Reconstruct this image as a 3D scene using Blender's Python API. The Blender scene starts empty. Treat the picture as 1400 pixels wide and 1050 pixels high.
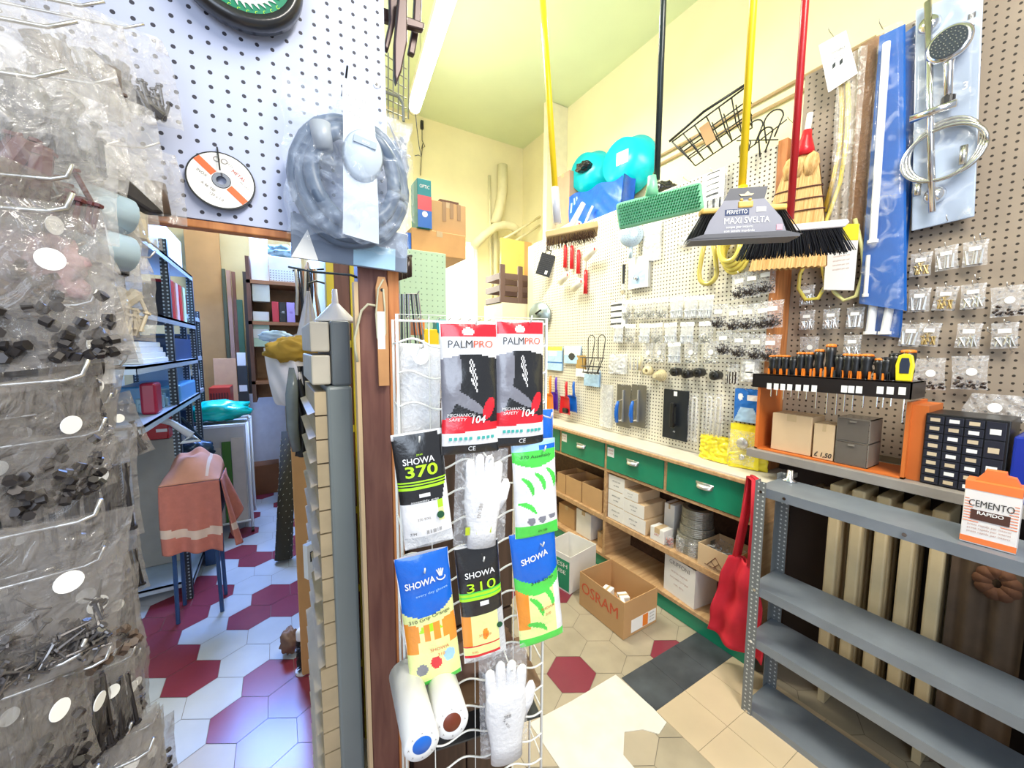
import bpy, math, random
from math import pi, sin, cos, radians, sqrt, floor
from mathutils import Vector, Matrix, noise
R = random.Random(7)
SC = bpy.context.scene
COL = SC.collection
# ---------------------------------------------------------------- camera, world, lights, exposure
FPX = 530.0
YAW, PITCH, ROLL = radians(31.06), radians(5.275), radians(0.24)
CAM = Vector((0, 0, 1.5))
_f = Vector((sin(YAW)*cos(PITCH), cos(YAW)*cos(PITCH), -sin(PITCH)))
_r = Vector((cos(YAW), -sin(YAW), 0)); _u = _r.cross(_f)
_r, _u = cos(ROLL)*_r + sin(ROLL)*_u, -sin(ROLL)*_r + cos(ROLL)*_u
cd = bpy.data.cameras.new('camera'); cam = bpy.data.objects.new('camera', cd); COL.objects.link(cam)
cd.sensor_width = 36; cd.lens = 36*FPX/1400; cd.clip_start = 0.02
cam.matrix_world = Matrix(((_r.x, _u.x, -_f.x, CAM.x), (_r.y, _u.y, -_f.y, CAM.y), (_r.z, _u.z, -_f.z, CAM.z), (0, 0, 0, 1)))
SC.camera = cam
SC.view_settings.view_transform = 'Standard'; SC.view_settings.look = 'None'
SC.view_settings.gamma = 1; SC.view_settings.use_curve_mapping = False
SC.view_settings.exposure = 0.42
w = bpy.data.worlds.new('world'); SC.world = w; w.use_nodes = True
w.node_tree.nodes['Background'].inputs[0].default_value = (0.80, 0.88, 1.0, 1)
w.node_tree.nodes['Background'].inputs[1].default_value = 0.42
def area(name, loc, look, sx, sy, power, col):
    l = bpy.data.lights.new(name, 'AREA'); l.shape = 'RECTANGLE'; l.size = sx; l.size_y = sy; l.energy = power; l.color = col
    o = bpy.data.objects.new(name, l); COL.objects.link(o); o.location = loc
    o.rotation_euler = (Vector(look)-Vector(loc)).to_track_quat('-Z', 'Y').to_euler(); return o
area('ceiling_tube_light', (0.95, 2.3, 3.25), (1.05, 2.2, 0), 0.15, 1.3, 52, (1.0, 0.98, 0.86))
area('front_fill_light', (0.75, -0.6, 3.2), (1.1, 0.4, 0.9), 0.4, 1.6, 62, (1.0, 0.95, 0.86))  # added fill lamp, unseen, above and behind the camera
area('shop_door_daylight', (-1.1, -1.7, 1.9), (0.1, 1.6, 0.9), 1.6, 2.0, 42, (0.72, 0.84, 1.0))
area('storeroom_blue_fill', (-0.1, 4.3, 2.6), (-0.35, 2.0, 0.0), 0.9, 0.5, 120, (0.16, 0.36, 1.0))  # added blue fill that tints the aisle floor; no window stands here
area('storeroom_lamp_light', (-0.25, 4.2, 3.3), (-0.2, 4.3, 0.5), 0.5, 0.5, 22, (1.0, 0.93, 0.80))
area('rear_window_light', (1.72, 3.55, 2.2), (1.3, 1.5, 1.6), 0.7, 0.9, 9, (0.97, 1.0, 0.92))

# ---------------------------------------------------------------- helpers
def _ray(px, py): return (px-700)/FPX*_r - (py-525)/FPX*_u + _f
def AT(px, py, ax, v):
    d = _ray(px, py); return CAM + d*((v-CAM[ax])/d[ax])
def AX(px, py, x): return AT(px, py, 0, x)
def AY(px, py, y): return AT(px, py, 1, y)
def AZ(px, py, z): return AT(px, py, 2, z)
def RECT(ax, v, x0, y0, x1, y1):
    "rectangle seen on a wall plane -> (centre along wall, width, z bottom, z top)"
    xm, ym = (x0+x1)/2, (y0+y1)/2; k = 1-ax
    a, b = AT(x0, ym, ax, v)[k], AT(x1, ym, ax, v)[k]
    return (a+b)/2, abs(a-b), AT(xm, y1, ax, v).z, AT(xm, y0, ax, v).z
MATS = {}
def mat(name, col, rough=0.55, metal=0.0, var=0.06, scale=14.0, spec=None, emis=None, trans=0.0, bump=0.0, alpha=None, coat=0.0):
    if name in MATS: return MATS[name]
    m = bpy.data.materials.new(name); m.use_nodes = True; nt = m.node_tree; b = nt.nodes['Principled BSDF']
    b.inputs['Base Color'].default_value = (*col, 1); b.inputs['Roughness'].default_value = rough; b.inputs['Metallic'].default_value = metal
    tc = nt.nodes.new('ShaderNodeTexCoord'); n = nt.nodes.new('ShaderNodeTexNoise'); n.inputs['Scale'].default_value = scale
    n.inputs['Detail'].default_value = 4
    nt.links.new(tc.outputs['Object'], n.inputs['Vector'])
    mx = nt.nodes.new('ShaderNodeMix'); mx.data_type = 'RGBA'
    mx.inputs[6].default_value = (*[max(0, c*(1-var*2.2)) for c in col], 1); mx.inputs[7].default_value = (*[min(1, c*(1+var*2.2)) for c in col], 1)
    nt.links.new(n.outputs[0], mx.inputs[0]); nt.links.new(mx.outputs[2], b.inputs['Base Color'])
    if spec is not None: b.inputs['Specular IOR Level'].default_value = spec
    if coat: b.inputs['Coat Weight'].default_value = coat; b.inputs['Coat Roughness'].default_value = 0.12
    if emis:
        b.inputs['Emission Color'].default_value = (*emis[0], 1); b.inputs['Emission Strength'].default_value = emis[1]
    if trans: b.inputs['Transmission Weight'].default_value = trans
    if bump:
        bp = nt.nodes.new('ShaderNodeBump'); bp.inputs['Strength'].default_value = bump; bp.inputs['Distance'].default_value = 0.01
        nt.links.new(n.outputs[0], bp.inputs['Height']); nt.links.new(bp.outputs[0], b.inputs['Normal'])
    MATS[name] = m; return m
def wood(name, c1, c2, scale=(30, 30, 3), rough=0.5):
    m = mat(name, c1, rough); nt = m.node_tree; b = nt.nodes['Principled BSDF']
    tc = nt.nodes['Texture Coordinate']; mp = nt.nodes.new('ShaderNodeMapping'); mp.inputs['Scale'].default_value = scale
    n = nt.nodes.new('ShaderNodeTexNoise'); n.inputs['Scale'].default_value = 1.6; n.inputs['Detail'].default_value = 6; n.inputs['Distortion'].default_value = 0.6
    r = nt.nodes.new('ShaderNodeValToRGB'); r.color_ramp.elements[0].position = 0.35; r.color_ramp.elements[1].position = 0.68
    r.color_ramp.elements[0].color = (*c1, 1); r.color_ramp.elements[1].color = (*c2, 1)
    nt.links.new(tc.outputs['Object'], mp.inputs[0]); nt.links.new(mp.outputs[0], n.inputs['Vector']); nt.links.new(n.outputs[0], r.inputs[0])
    nt.links.new(r.outputs[0], b.inputs['Base Color']); return m
def pegmat(name, col, hole, pitch, rad, axes='XZ', rough=0.6):
    "painted hardboard drilled with a square grid of dark round holes"
    m = mat(name, col, rough, var=0.05, scale=5); nt = m.node_tree; b = nt.nodes['Principled BSDF']; L = nt.links
    tc = nt.nodes['Texture Coordinate']; sp = nt.nodes.new('ShaderNodeSeparateXYZ'); L.new(tc.outputs['Object'], sp.inputs[0])
    def mth(op, a, bb=None):
        n = nt.nodes.new('ShaderNodeMath'); n.operation = op
        for i, v in enumerate((a, bb)):
            if v is None: continue
            if isinstance(v, (int, float)): n.inputs[i].default_value = v
            else: L.new(v, n.inputs[i])
        return n.outputs[0]
    s = []
    for a in axes:
        q = mth('FRACT', mth('MULTIPLY', sp.outputs[a], 1/pitch)); q = mth('SUBTRACT', q, 0.5); s.append(mth('MULTIPLY', q, q))
    d = mth('LESS_THAN', mth('ADD', s[0], s[1]), (rad/pitch)**2)
    src = b.inputs['Base Color'].links[0].from_socket
    mx = nt.nodes.new('ShaderNodeMix'); mx.data_type = 'RGBA'; mx.inputs[7].default_value = (*hole, 1)
    L.new(d, mx.inputs[0]); L.new(src, mx.inputs[6]); L.new(mx.outputs[2], b.inputs['Base Color'])
    bp = nt.nodes.new('ShaderNodeBump'); bp.invert = True; bp.inputs['Strength'].default_value = 0.6; bp.inputs['Distance'].default_value = 0.004
    L.new(d, bp.inputs['Height']); L.new(bp.outputs[0], b.inputs['Normal']); return m
def film(name, tint=(0.9, 0.9, 0.92), clear=0.86, rough=0.12, scale=60, bump=0.5):
    "thin clear plastic: mostly see-through, with glossy creases"
    if name in MATS: return MATS[name]
    m = bpy.data.materials.new(name); m.use_nodes = True; nt = m.node_tree; L = nt.links
    b = nt.nodes['Principled BSDF']; b.inputs['Base Color'].default_value = (*tint, 1); b.inputs['Roughness'].default_value = rough
    b.inputs['Specular IOR Level'].default_value = 0.9
    t = nt.nodes.new('ShaderNodeBsdfTransparent'); t.inputs[0].default_value = (1, 1, 1, 1)
    mx = nt.nodes.new('ShaderNodeMixShader'); out = nt.nodes['Material Output']
    tc = nt.nodes.new('ShaderNodeTexCoord'); n = nt.nodes.new('ShaderNodeTexNoise'); n.inputs['Scale'].default_value = scale; n.inputs['Detail'].default_value = 3
    n.inputs['Distortion'].default_value = 1.5
    L.new(tc.outputs['Object'], n.inputs['Vector'])
    r = nt.nodes.new('ShaderNodeMapRange'); r.inputs[1].default_value = 0.5; r.inputs[2].default_value = 0.8; r.inputs[3].default_value = 1-clear; r.inputs[4].default_value = min(1, 1.45-clear)
    L.new(n.outputs[0], r.inputs[0]); L.new(r.outputs[0], mx.inputs[0])
    bp = nt.nodes.new('ShaderNodeBump'); bp.inputs['Strength'].default_value = bump; bp.inputs['Distance'].default_value = 0.01
    L.new(n.outputs[0], bp.inputs['Height']); L.new(bp.outputs[0], b.inputs['Normal'])
    L.new(t.outputs[0], mx.inputs[1]); L.new(b.outputs[0], mx.inputs[2]); L.new(mx.outputs[0], out.inputs[0])
    MATS[name] = m; return m
class M:
    def __init__(s): s.v = []; s.f = []; s.m = []
    def q(s, vs, fs, m=0):
        n = len(s.v); s.v += [tuple(v) for v in vs]; s.f += [tuple(i+n for i in f) for f in fs]; s.m += [m]*len(fs); return s
    def box(s, x0, y0, z0, x1, y1, z1, m=0):
        if x0 > x1: x0, x1 = x1, x0
        if y0 > y1: y0, y1 = y1, y0
        if z0 > z1: z0, z1 = z1, z0
        return s.q([(x0,y0,z0),(x1,y0,z0),(x1,y1,z0),(x0,y1,z0),(x0,y0,z1),(x1,y0,z1),(x1,y1,z1),(x0,y1,z1)],
                   [(0,3,2,1),(4,5,6,7),(0,1,5,4),(1,2,6,5),(2,3,7,6),(3,0,4,7)], m)
    def cyl(s, p0, p1, r0, r1=None, n=12, m=0, cap=True): return s.tube([p0, p1], [r0, r0 if r1 is None else r1], n, m, cap)
    def tube(s, pts, r, n=6, m=0, cap=True):
        pts = [Vector(p) for p in pts]; k = len(pts)
        rs = r if isinstance(r, (list, tuple)) else [r]*k
        t0 = (pts[1]-pts[0]).normalized(); a = Vector((0, 0, 1)) if abs(t0.z) < 0.9 else Vector((1, 0, 0))
        u = t0.cross(a).normalized(); vs = []
        for i in range(k):
            t = (pts[min(i+1, k-1)]-pts[max(i-1, 0)])
            t = t.normalized() if t.length > 1e-9 else t0
            u = (u - t*u.dot(t)); u = u.normalized() if u.length > 1e-9 else t.orthogonal().normalized()
            w_ = t.cross(u)
            for j in range(n):
                an = 2*pi*j/n; vs.append(pts[i] + (u*cos(an)+w_*sin(an))*rs[i])
        fs = [(i*n+j, i*n+(j+1) % n, (i+1)*n+(j+1) % n, (i+1)*n+j) for i in range(k-1) for j in range(n)]
        if cap: fs += [tuple(range(n-1, -1, -1)), tuple((k-1)*n+j for j in range(n))]
        return s.q(vs, fs, m)
    def lathe(s, prof, c=(0, 0, 0), n=20, m=0, ax='z', sx=1, sy=1):
        vs = []; k = len(prof)
        for (r, h) in prof:
            for j in range(n):
                a = 2*pi*j/n; x, y = r*cos(a)*sx, r*sin(a)*sy
                p = {'z': (x, y, h), 'y': (x, h, y), 'x': (h, x, y)}[ax]; vs.append((p[0]+c[0], p[1]+c[1], p[2]+c[2]))
        fs = [(i*n+j, i*n+(j+1) % n, (i+1)*n+(j+1) % n, (i+1)*n+j) for i in range(k-1) for j in range(n)]
        if prof[0] == prof[-1]: return s.q(vs, fs, m)
        if prof[0][0] > 1e-6: fs.append(tuple(range(n-1, -1, -1)))
        if prof[-1][0] > 1e-6: fs.append(tuple((k-1)*n+j for j in range(n)))
        return s.q(vs, fs, m)
    def prism(s, pts, y0, y1, m=0):
        "outline in x,z extruded along y"
        n = len(pts); vs = [(x, y0, z) for x, z in pts]+[(x, y1, z) for x, z in pts]
        return s.q(vs, [tuple(range(n)), tuple(range(2*n-1, n-1, -1))]+[(i, i+n, (i+1) % n+n, (i+1) % n) for i in range(n)], m)
    def prismz(s, pts, z0, z1, m=0):
        n = len(pts); vs = [(x, y, z0) for x, y in pts]+[(x, y, z1) for x, y in pts]
        return s.q(vs, [tuple(range(n-1, -1, -1)), tuple(range(n, 2*n))]+[(i, (i+1) % n, (i+1) % n+n, i+n) for i in range(n)], m)
    def grid(s, fn, nu, nv, mf=0):
        vs = [fn(i/nu, j/nv) for j in range(nv+1) for i in range(nu+1)]; n = len(s.v); s.v += [tuple(v) for v in vs]
        for j in range(nv):
            for i in range(nu):
                a = n+j*(nu+1)+i; s.f.append((a, a+1, a+nu+2, a+nu+1)); s.m.append(mf if isinstance(mf, int) else mf((i+.5)/nu, (j+.5)/nv))
        return s
    def build(s, name, mats, par=None, smooth=False, bev=0, solid=0, sub=0):
        me = bpy.data.meshes.new(name); me.from_pydata(s.v, [], s.f)
        if not isinstance(mats, (list, tuple)): mats = [mats]
        for m in mats: me.materials.append(m)
        me.polygons.foreach_set('material_index', s.m)
        if smooth: me.polygons.foreach_set('use_smooth', [True]*len(s.f))
        me.validate(); me.update()
        o = bpy.data.objects.new(name, me); COL.objects.link(o); o.parent = par
        if bev:
            b = o.modifiers.new('bevel', 'BEVEL'); b.width = bev; b.segments = 2; b.limit_method = 'ANGLE'
        if solid:
            b = o.modifiers.new('solid', 'SOLIDIFY'); b.thickness = solid; b.offset = 0
        if sub:
            b = o.modifiers.new('sub', 'SUBSURF'); b.levels = sub; b.render_levels = sub
        return o
def tag(o, label=None, cat=None, group=None, kind=None, loc=None, rz=None, rot=None):
    if label: o['label'] = label
    if cat: o['category'] = cat
    if group: o['group'] = group
    if kind: o['kind'] = kind
    if loc is not None: o.location = loc
    if rz is not None: o.rotation_euler = (0, 0, rz)
    if rot is not None: o.rotation_euler = rot
    return o
def thing(name, label, cat, loc=(0, 0, 0), rz=0, group=None, rot=None):
    o = bpy.data.objects.new(name, None); COL.objects.link(o); o.empty_display_size = 0.05
    return tag(o, label, cat, group, None, loc, rz if rot is None else None, rot)
def struct(name, b, mats, **k): return tag(b.build(name, mats, **k), name.replace('_', ' '), None, kind='structure')
KIDS = {}
def dup(root, loc=None, rz=None, label=None, group=None, scale=None, rot=None):
    def cp(o, par):
        c = o.copy(); COL.objects.link(c); c.parent = par
        if par is not None: c.matrix_parent_inverse = o.matrix_parent_inverse.copy()
        for ch in kids(o): cp(ch, c)
        return c
    r = cp(root, None)
    if loc is not None: r.location = loc
    if rz is not None: r.rotation_euler = (0, 0, rz)
    if rot is not None: r.rotation_euler = rot
    if scale is not None: r.scale = scale if isinstance(scale, (tuple, list)) else (scale,)*3
    if label: r['label'] = label
    if group: r['group'] = group
    return r
def kids(o):
    if o.name not in KIDS: KIDS[o.name] = list(o.children)
    return KIDS[o.name]
def text(body, par, m, size, x, z, y=-0.001, name='lettering', disp=None, sx=1.0, rotd=0, align='CENTER', bold=0.0, shear=0.0, extr=0.0004, face='-y', label=None, maxw=None):
    "raised print facing -y of the parent's frame (or another face), bent by disp(x, z)"
    cu = bpy.data.curves.new('t', 'FONT'); cu.body = body; cu.size = size; cu.align_x = align; cu.align_y = 'CENTER'
    cu.offset = bold*size; cu.shear = shear; cu.resolution_u = 3
    to = bpy.data.objects.new('t', cu); COL.objects.link(to); dg = bpy.context.evaluated_depsgraph_get(); dg.update()
    me = bpy.data.meshes.new_from_object(to.evaluated_get(dg)); bpy.data.objects.remove(to); bpy.data.curves.remove(cu)
    if maxw:
        xs = [v.co.x for v in me.vertices]
        if xs and max(xs)-min(xs) > 1e-6: sx = maxw/(max(xs)-min(xs))
    ca, sa = cos(radians(rotd)), sin(radians(rotd))
    for v in me.vertices:
        a, b = v.co.x*sx, v.co.y; a, b = a*ca-b*sa, a*sa+b*ca
        if face == '-y': v.co = (x+a, (disp(x+a, z+b) if disp else 0)+y, z+b)
        elif face == '+x': v.co = (y, x+a, z+b)
        elif face == '-x': v.co = (y, x-a, z+b)
        elif face == '+z': v.co = (x+a, z+b, y)
    me.materials.clear(); me.materials.append(m); me.name = name
    o = bpy.data.objects.new(name, me); COL.objects.link(o); o.parent = par
    if label: o['label'] = label
    return o
def arc(c, r, a0, a1, n=10, ax='xz', e=1.0):
    o = []
    for i in range(n+1):
        a = radians(a0+(a1-a0)*i/n); u, v = r*cos(a), r*sin(a)*e
        o.append({'xz': (c[0]+u, c[1], c[2]+v), 'xy': (c[0]+u, c[1]+v, c[2]), 'yz': (c[0], c[1]+u, c[2]+v)}[ax])
    return o
def lerp(a, b, t): return a+(b-a)*t
ORD = ['zeroth', 'first', 'second', 'third', 'fourth', 'fifth', 'sixth', 'seventh', 'eighth', 'ninth', 'tenth', 'eleventh', 'twelfth', 'thirteenth', 'fourteenth', 'fifteenth', 'sixteenth', 'seventeenth', 'eighteenth', 'nineteenth', 'twentieth']
RW, LW = -pi/2, pi/2      # things on the right wall face -X, on the left stand +X

# ---------------------------------------------------------------- materials
white = mat('white_paint', (0.82, 0.82, 0.80), 0.4, var=0.02)
cream = mat('cream_wall_paint', (0.80, 0.73, 0.45), 0.7, var=0.06, scale=3, bump=0.05)
ceilm = mat('ceiling_paint', (0.70, 0.79, 0.52), 0.8, var=0.05, scale=2)
black = mat('black_plastic', (0.012, 0.012, 0.013), 0.35, var=0.02)
dkgrey = mat('dark_grey_metal', (0.07, 0.075, 0.08), 0.4, 0.6)
steel = mat('grey_shelf_steel', (0.23, 0.26, 0.30), 0.42, 0.35, var=0.12, scale=9)
chrome = mat('chrome', (0.75, 0.75, 0.76), 0.15, 1.0, var=0.02)
wire = mat('galvanised_wire', (0.62, 0.60, 0.57), 0.3, 0.9, var=0.05)
wwire = mat('white_coated_wire', (0.85, 0.85, 0.80), 0.35, var=0.03)
card = mat('cardboard', (0.52, 0.31, 0.14), 0.8, var=0.08, scale=6)
cardl = mat('pale_cardboard', (0.64, 0.46, 0.27), 0.8, var=0.08, scale=6)
cardo = mat('orange_cardboard', (0.72, 0.38, 0.14), 0.75, var=0.05, scale=6)
brownw = wood('dark_brown_wood', (0.10, 0.035, 0.018), (0.17, 0.065, 0.035))
orangew = wood('orange_wood', (0.40, 0.13, 0.035), (0.62, 0.25, 0.08))
tanw = wood('tan_wood', (0.42, 0.24, 0.11), (0.58, 0.37, 0.19), (3, 30, 30))
greenp = mat('green_paint', (0.006, 0.235, 0.125), 0.35, var=0.10, scale=8, coat=0.3)
red = mat('red_plastic', (0.62, 0.012, 0.02), 0.3, var=0.04)
yellow = mat('yellow_plastic', (0.88, 0.60, 0.01), 0.35, var=0.04)
orange = mat('orange_plastic', (0.85, 0.22, 0.02), 0.35, var=0.04)
blue = mat('blue_plastic', (0.01, 0.13, 0.55), 0.3, var=0.06)
paper = mat('white_paper', (0.88, 0.87, 0.84), 0.6, var=0.02)
ink = mat('black_ink', (0.02, 0.02, 0.02), 0.5, var=0.0)
clear = film('clear_film')
clearw = film('milky_film', (0.85, 0.86, 0.88), 0.6)
zinc = mat('zinc_screws', (0.55, 0.55, 0.52), 0.35, 0.8, var=0.15, scale=80)
# ================================================================ SETTING
tileW = mat('white_tile', (0.50, 0.52, 0.54), 0.22, var=0.07, scale=5)
tileR = mat('maroon_tile', (0.23, 0.035, 0.055), 0.25, var=0.10, scale=5)
tileB = mat('beige_tile', (0.46, 0.38, 0.27), 0.35, var=0.12, scale=4)
tileG = mat('worn_grey_beige_tile', (0.40, 0.335, 0.235), 0.4, var=0.16, scale=6)
tileS = mat('square_beige_tile', (0.60, 0.47, 0.31), 0.35, var=0.07, scale=4)
slate = mat('slate_slab', (0.055, 0.062, 0.07), 0.4, var=0.5, scale=7)
cement = mat('white_cement', (0.74, 0.70, 0.62), 0.7, var=0.08, scale=12, bump=0.3)
grout = mat('grout', (0.20, 0.17, 0.13), 0.8)
b = M(); b.box(-1.4, -1.2, -0.06, 2.6, 5.3, -0.002, 0)
MAROON = {(0,-1),(1,-1),(1,-2),(2,-1),(1,0),(2,0),(-1,1),(2,1),(-1,2),(-2,2),(-2,3),(0,3),(1,3),(2,3),(-1,4),(1,4),(2,4),(-1,5),(-2,5),(-1,6),(-2,4),
          (0,7),(1,7),(2,8),(0,8),(0,10),(2,10),(0,12),(-1,13),(1,13),(0,15),(-1,16),(1,17),(7,-4),(8,-1),(9,-5),(6,2),(7,0)}
r6 = 0.2/sqrt(3)
for j in range(-19, 20):
    for i in range(-6, 16):
        cx, cy = -.3+.2*i+(.1 if j % 2 else 0), 1.975+.1735*j
        if not (-1.3 < cx < 2.5 and -1.15 < cy < 5.15): continue
        if (i, j) in MAROON: m = 2
        elif cx > 0.45: m = 4 if R.random() < .6 else 3
        elif cy < 1.75 and cx > -.32: m = 3 if R.random() < .7 else 2
        elif i < -2 and R.random() < .4: m = 2
        else: m = 1
        b.q([(cx+(r6-.0012)*sin(pi/3*k), cy+(r6-.0012)*cos(pi/3*k), 0) for k in range(5, -1, -1)], [tuple(range(6))], m)
for (a, c) in [(x, y) for x in (1.09, 1.28, 1.47, 1.66) for y in (.955, .765, .575, .385, .195, .005)]:
    if a < 1.2 and c > .7: continue
    b.box(a+.001, c-.189, -.002, a+.189, c-.001, .002, 5)
for (a, c) in ((1.28, 1.145), (1.47, 1.145), (1.66, 1.145)): b.box(a+.0006, c-.189, -.002, a+.1894, c-.0006, .002, 6)
pp = [AZ(*p, 0) for p in ((740,985),(850,930),(885,955),(890,1010),(812,1015),(800,1046),(740,1049))]
P = [(.80, 1.18), (1.0, 1.17), (1.27, 1.17), (1.28, .97), (1.275, .90), (1.21, .885), (1.17, .93), (1.10, .96), (1.03, .90), (1.03, .82), (1.09, .78), (1.10, .6), (.8, .6)]
b.prismz(P[::-1], -.002, .003, 7)
struct('floor', b, [grout, tileW, tileR, tileB, tileG, tileS, slate, cement])
struct('ceiling', M().box(-1.4, -1.2, 3.72, 2.6, 5.3, 3.78), ceilm)
struct('wall_right', M().box(2.125, -1.2, 0, 2.40, 3.06, 2.427).box(2.010, .967, .93, 2.125, 3.06, 2.427).box(2.40, -1.2, 0, 2.5, 3.06, 3.72), cream)
struct('wall_right_recess', M().box(2.45, 3.06, 0, 2.6, 5.3, 3.72), cream)
struct('wall_rear', M().box(.36, 3.85, 0, 1.35, 3.95, 3.72).box(1.88, 3.85, 0, 2.45, 3.95, 3.72).box(1.35, 3.85, 2.62, 1.88, 3.95, 3.72).box(1.35, 3.85, 0, 1.88, 3.95, .8), cream)
struct('wall_partition', M().box(.30, 2.3, 0, .36, 5.2, 3.72), mat('partition_paint', (.62, .55, .36), .8))
struct('wall_storeroom_end', M().box(-1.4, 5.2, 0, .30, 5.3, 3.72), mat('storeroom_wall', (.50, .44, .26), .8, var=.12, scale=3))
struct('wall_storeroom_left', M().box(-1.4, 1.2, 0, -1.3, 5.2, 3.72), mat('storeroom_side', (.55, .66, .68), .8))
struct('wall_right_lower', M().box(2.10, -1.2, 0, 2.124, .92, 1.0), mat('dark_shade_panel', (.035, .022, .016), .7))  # dark panel added to paint in the shade behind the radiator columns
# bright rear window with a light curtain
wf = struct('window_1', M().box(1.35, 3.86, .8, 1.39, 3.9, 2.62).box(1.84, 3.86, .8, 1.88, 3.9, 2.62).box(1.35, 3.86, 2.58, 1.88, 3.9, 2.62).box(1.35, 3.86, .8, 1.88, 3.9, .84).box(1.60, 3.86, .84, 1.62, 3.9, 2.58), white)
o = M().box(1.39, 3.875, .84, 1.84, 3.88, 2.58).build('pane', mat('daylit_pane', (.9, .95, .9), .2, emis=((.93, 1, .9), 2.4)), wf)
b = M().grid(lambda u, v: (1.36+.51*u, 3.81+.012*sin(u*70), .9+1.68*v), 90, 4)
tag(b.build('window_curtain', film('net_curtain', (.93, .95, .88), .35, .6), smooth=True), 'thin white net curtain across the bright rear window', 'curtain')
# skirting rails along the wall above the pegboard
for k, (pa, pb) in enumerate((((868, 242), (1120, 112)), ((868, 232), (1115, 96)))):
    pa, pb = AX(*pa, 2.385), AX(*pb, 2.385); b = M().tube([pa.lerp(pb, -.6), pa, pa.lerp(pb, .5), pb, pa.lerp(pb, 1.2)], .009, 6)
    tag(b.build('surface_conduit', mat('conduit_paint', (.42, .30, .16), .5)), ['lower thin brown conduit running along the cream wall above the pegboard', 'upper thin brown conduit running along the cream wall above the pegboard'][k], 'conduit')

# ---------------------------------------------------------------- pegboards
pegR = pegmat('cream_pegboard', (.72, .67, .54), (.06, .035, .02), .0215, .0042, 'YZ')
pegN = pegmat('taupe_pegboard', (.30, .24, .18), (.03, .02, .012), .0255, .0042, 'YZ')
pegB = pegmat('pale_blue_pegboard', (.50, .55, .74), (.03, .03, .05), .0255, .0036, 'XZ')
tag(M().box(1.995, .966, .917, 2.009, 2.95, 2.43).build('pegboard', pegR, bev=.001), 'long cream pegboard standing on the green drawer counter', 'pegboard', loc=None)
tag(M().box(2.10, -.6, 1.07, 2.115, .925, 2.73).build('pegboard', pegN), 'taupe pegboard behind the screwdriver rack and shower kit', 'pegboard')
tag(M().box(1.985, .926, .917, 2.12, .965, 2.44).build('wooden_batten', orangew, bev=.002), 'narrow orange-brown wooden batten between the two wall pegboards', 'batten')
t = thing('pegboard', 'pale blue-white pegboard overhead with a cutting disc and bagged hose hanging on it', 'pegboard', (-.2, .95, 1.74))
tp = M().box(-.75, 0, 0, .435, .012, 1.15).build('panel', pegB, t)
M().box(-.70, .002, -.016, .32, .03, -.001).build('edge_strip', orangew, t, bev=.002)
sc = M().cyl((.415, -.002, .345), (.415, .001, .345), .007, n=14).cyl((.415, -.004, .345), (.415, -.001, .345), .0028, n=8, m=1).build('screw_washer', [white, black], t)
tag(M().box(-.95, .962, 1.0, -.955+.02, .99, 2.9).build('wooden_batten', brownw), 'dark batten holding the left end of the blue pegboard', 'batten')
# post under / beside the blue board
t = thing('door_post', 'tall dark brown wooden post with an orange edge left of the wire glove rack', 'post', (.20, .965, 0))
M().box(-.035, 0, 0, .032, .05, 1.72).build('front_face', wood('post_brown', (.125, .045, .035), (.20, .085, .06)), t, bev=.002)
M().box(.032, -.004, 0, .058, .05, 1.72).build('edge_board', orangew, t, bev=.002)
M().box(-.045, -.006, .35, -.036, .02, 1.65).build('edge_bead', cardl, t)
b = M().prism([(-.012, -.10), (.012, -.10), (.014, .13), (.008, .155), (-.008, .155), (-.014, .13)], -.008, 0)
b.cyl((0, -.0095, .125), (0, -.0085, .125), .004, n=10, m=1)
tag(b.build('wooden_paddle', [mat('handle_tan', (.50, .25, .10), .5, var=.1), black], bev=.001), 'slim pale wooden handle with a hole hanging on the orange post edge', 'wooden handle', loc=AY(523, 470, .955)+Vector((0, 0, 0)))
# hose/cord hanging on the post
P = [AY(x, y, .945) for x, y in ((524,382),(517,395),(514,430),(516,462),(521,472),(527,455),(526,420),(524,395))]
b = M().tube(P, .0022, 6)
P = [AY(x, y, .945) for x, y in ((513,418),(503,416),(494,425),(489,445),(485,462),(486,480),(489,495))]
b.tube(P, .003, 6)
tag(b.build('cord', mat('old_cord', (.50, .47, .33), .6), smooth=True), 'old beige cord looped on the nail of the brown post', 'cord')

# ---------------------------------------------------------------- green drawer counter
def wpart(b, name, mats, par, **k):
    L = par.location; b.v = [(x-L.x, y-L.y, z-L.z) for x, y, z in b.v]; return b.build(name, mats, par, **k)
FX = 1.83
cty = lambda px, py: AX(px, py, FX).y
ctr = thing('drawer_counter', 'long wooden counter with green drawers and open shelves below the cream pegboard', 'counter', (1.97, 1.9, 0))
inner = wood('counter_inner_shade_wood', (.06, .028, .014), (.11, .055, .028), (3, 30, 30))  # back wood darkened to put the shade of the open shelves into its colour
wpart(M().box(1.805, .84, .893, 2.10, 2.98, .915), 'countertop', mat('pale_worktop', (.66, .60, .50), .4), ctr, bev=.002)
wpart(M().box(1.795, .835, .885, 1.812, 2.98, .905), 'edge_trim', tanw, ctr, bev=.004)
wpart(M().box(FX, .86, .345, 2.1, 2.98, .378), 'shelf', tanw, ctr, bev=.002)
wpart(M().box(FX, .86, .69, 2.1, 2.98, .708), 'rail', tanw, ctr, bev=.002)
wpart(M().box(FX, .86, .09, 2.1, 2.98, .112), 'bottom_board', tanw, ctr, bev=.002)
wpart(M().box(FX+.012, .86, .003, FX+.03, 2.98, .09), 'kickboard', greenp, ctr)
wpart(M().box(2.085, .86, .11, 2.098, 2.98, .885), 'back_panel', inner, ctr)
ys = [.875, cty(910, 650), cty(828, 640), cty(767, 600), 2.94]
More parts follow.
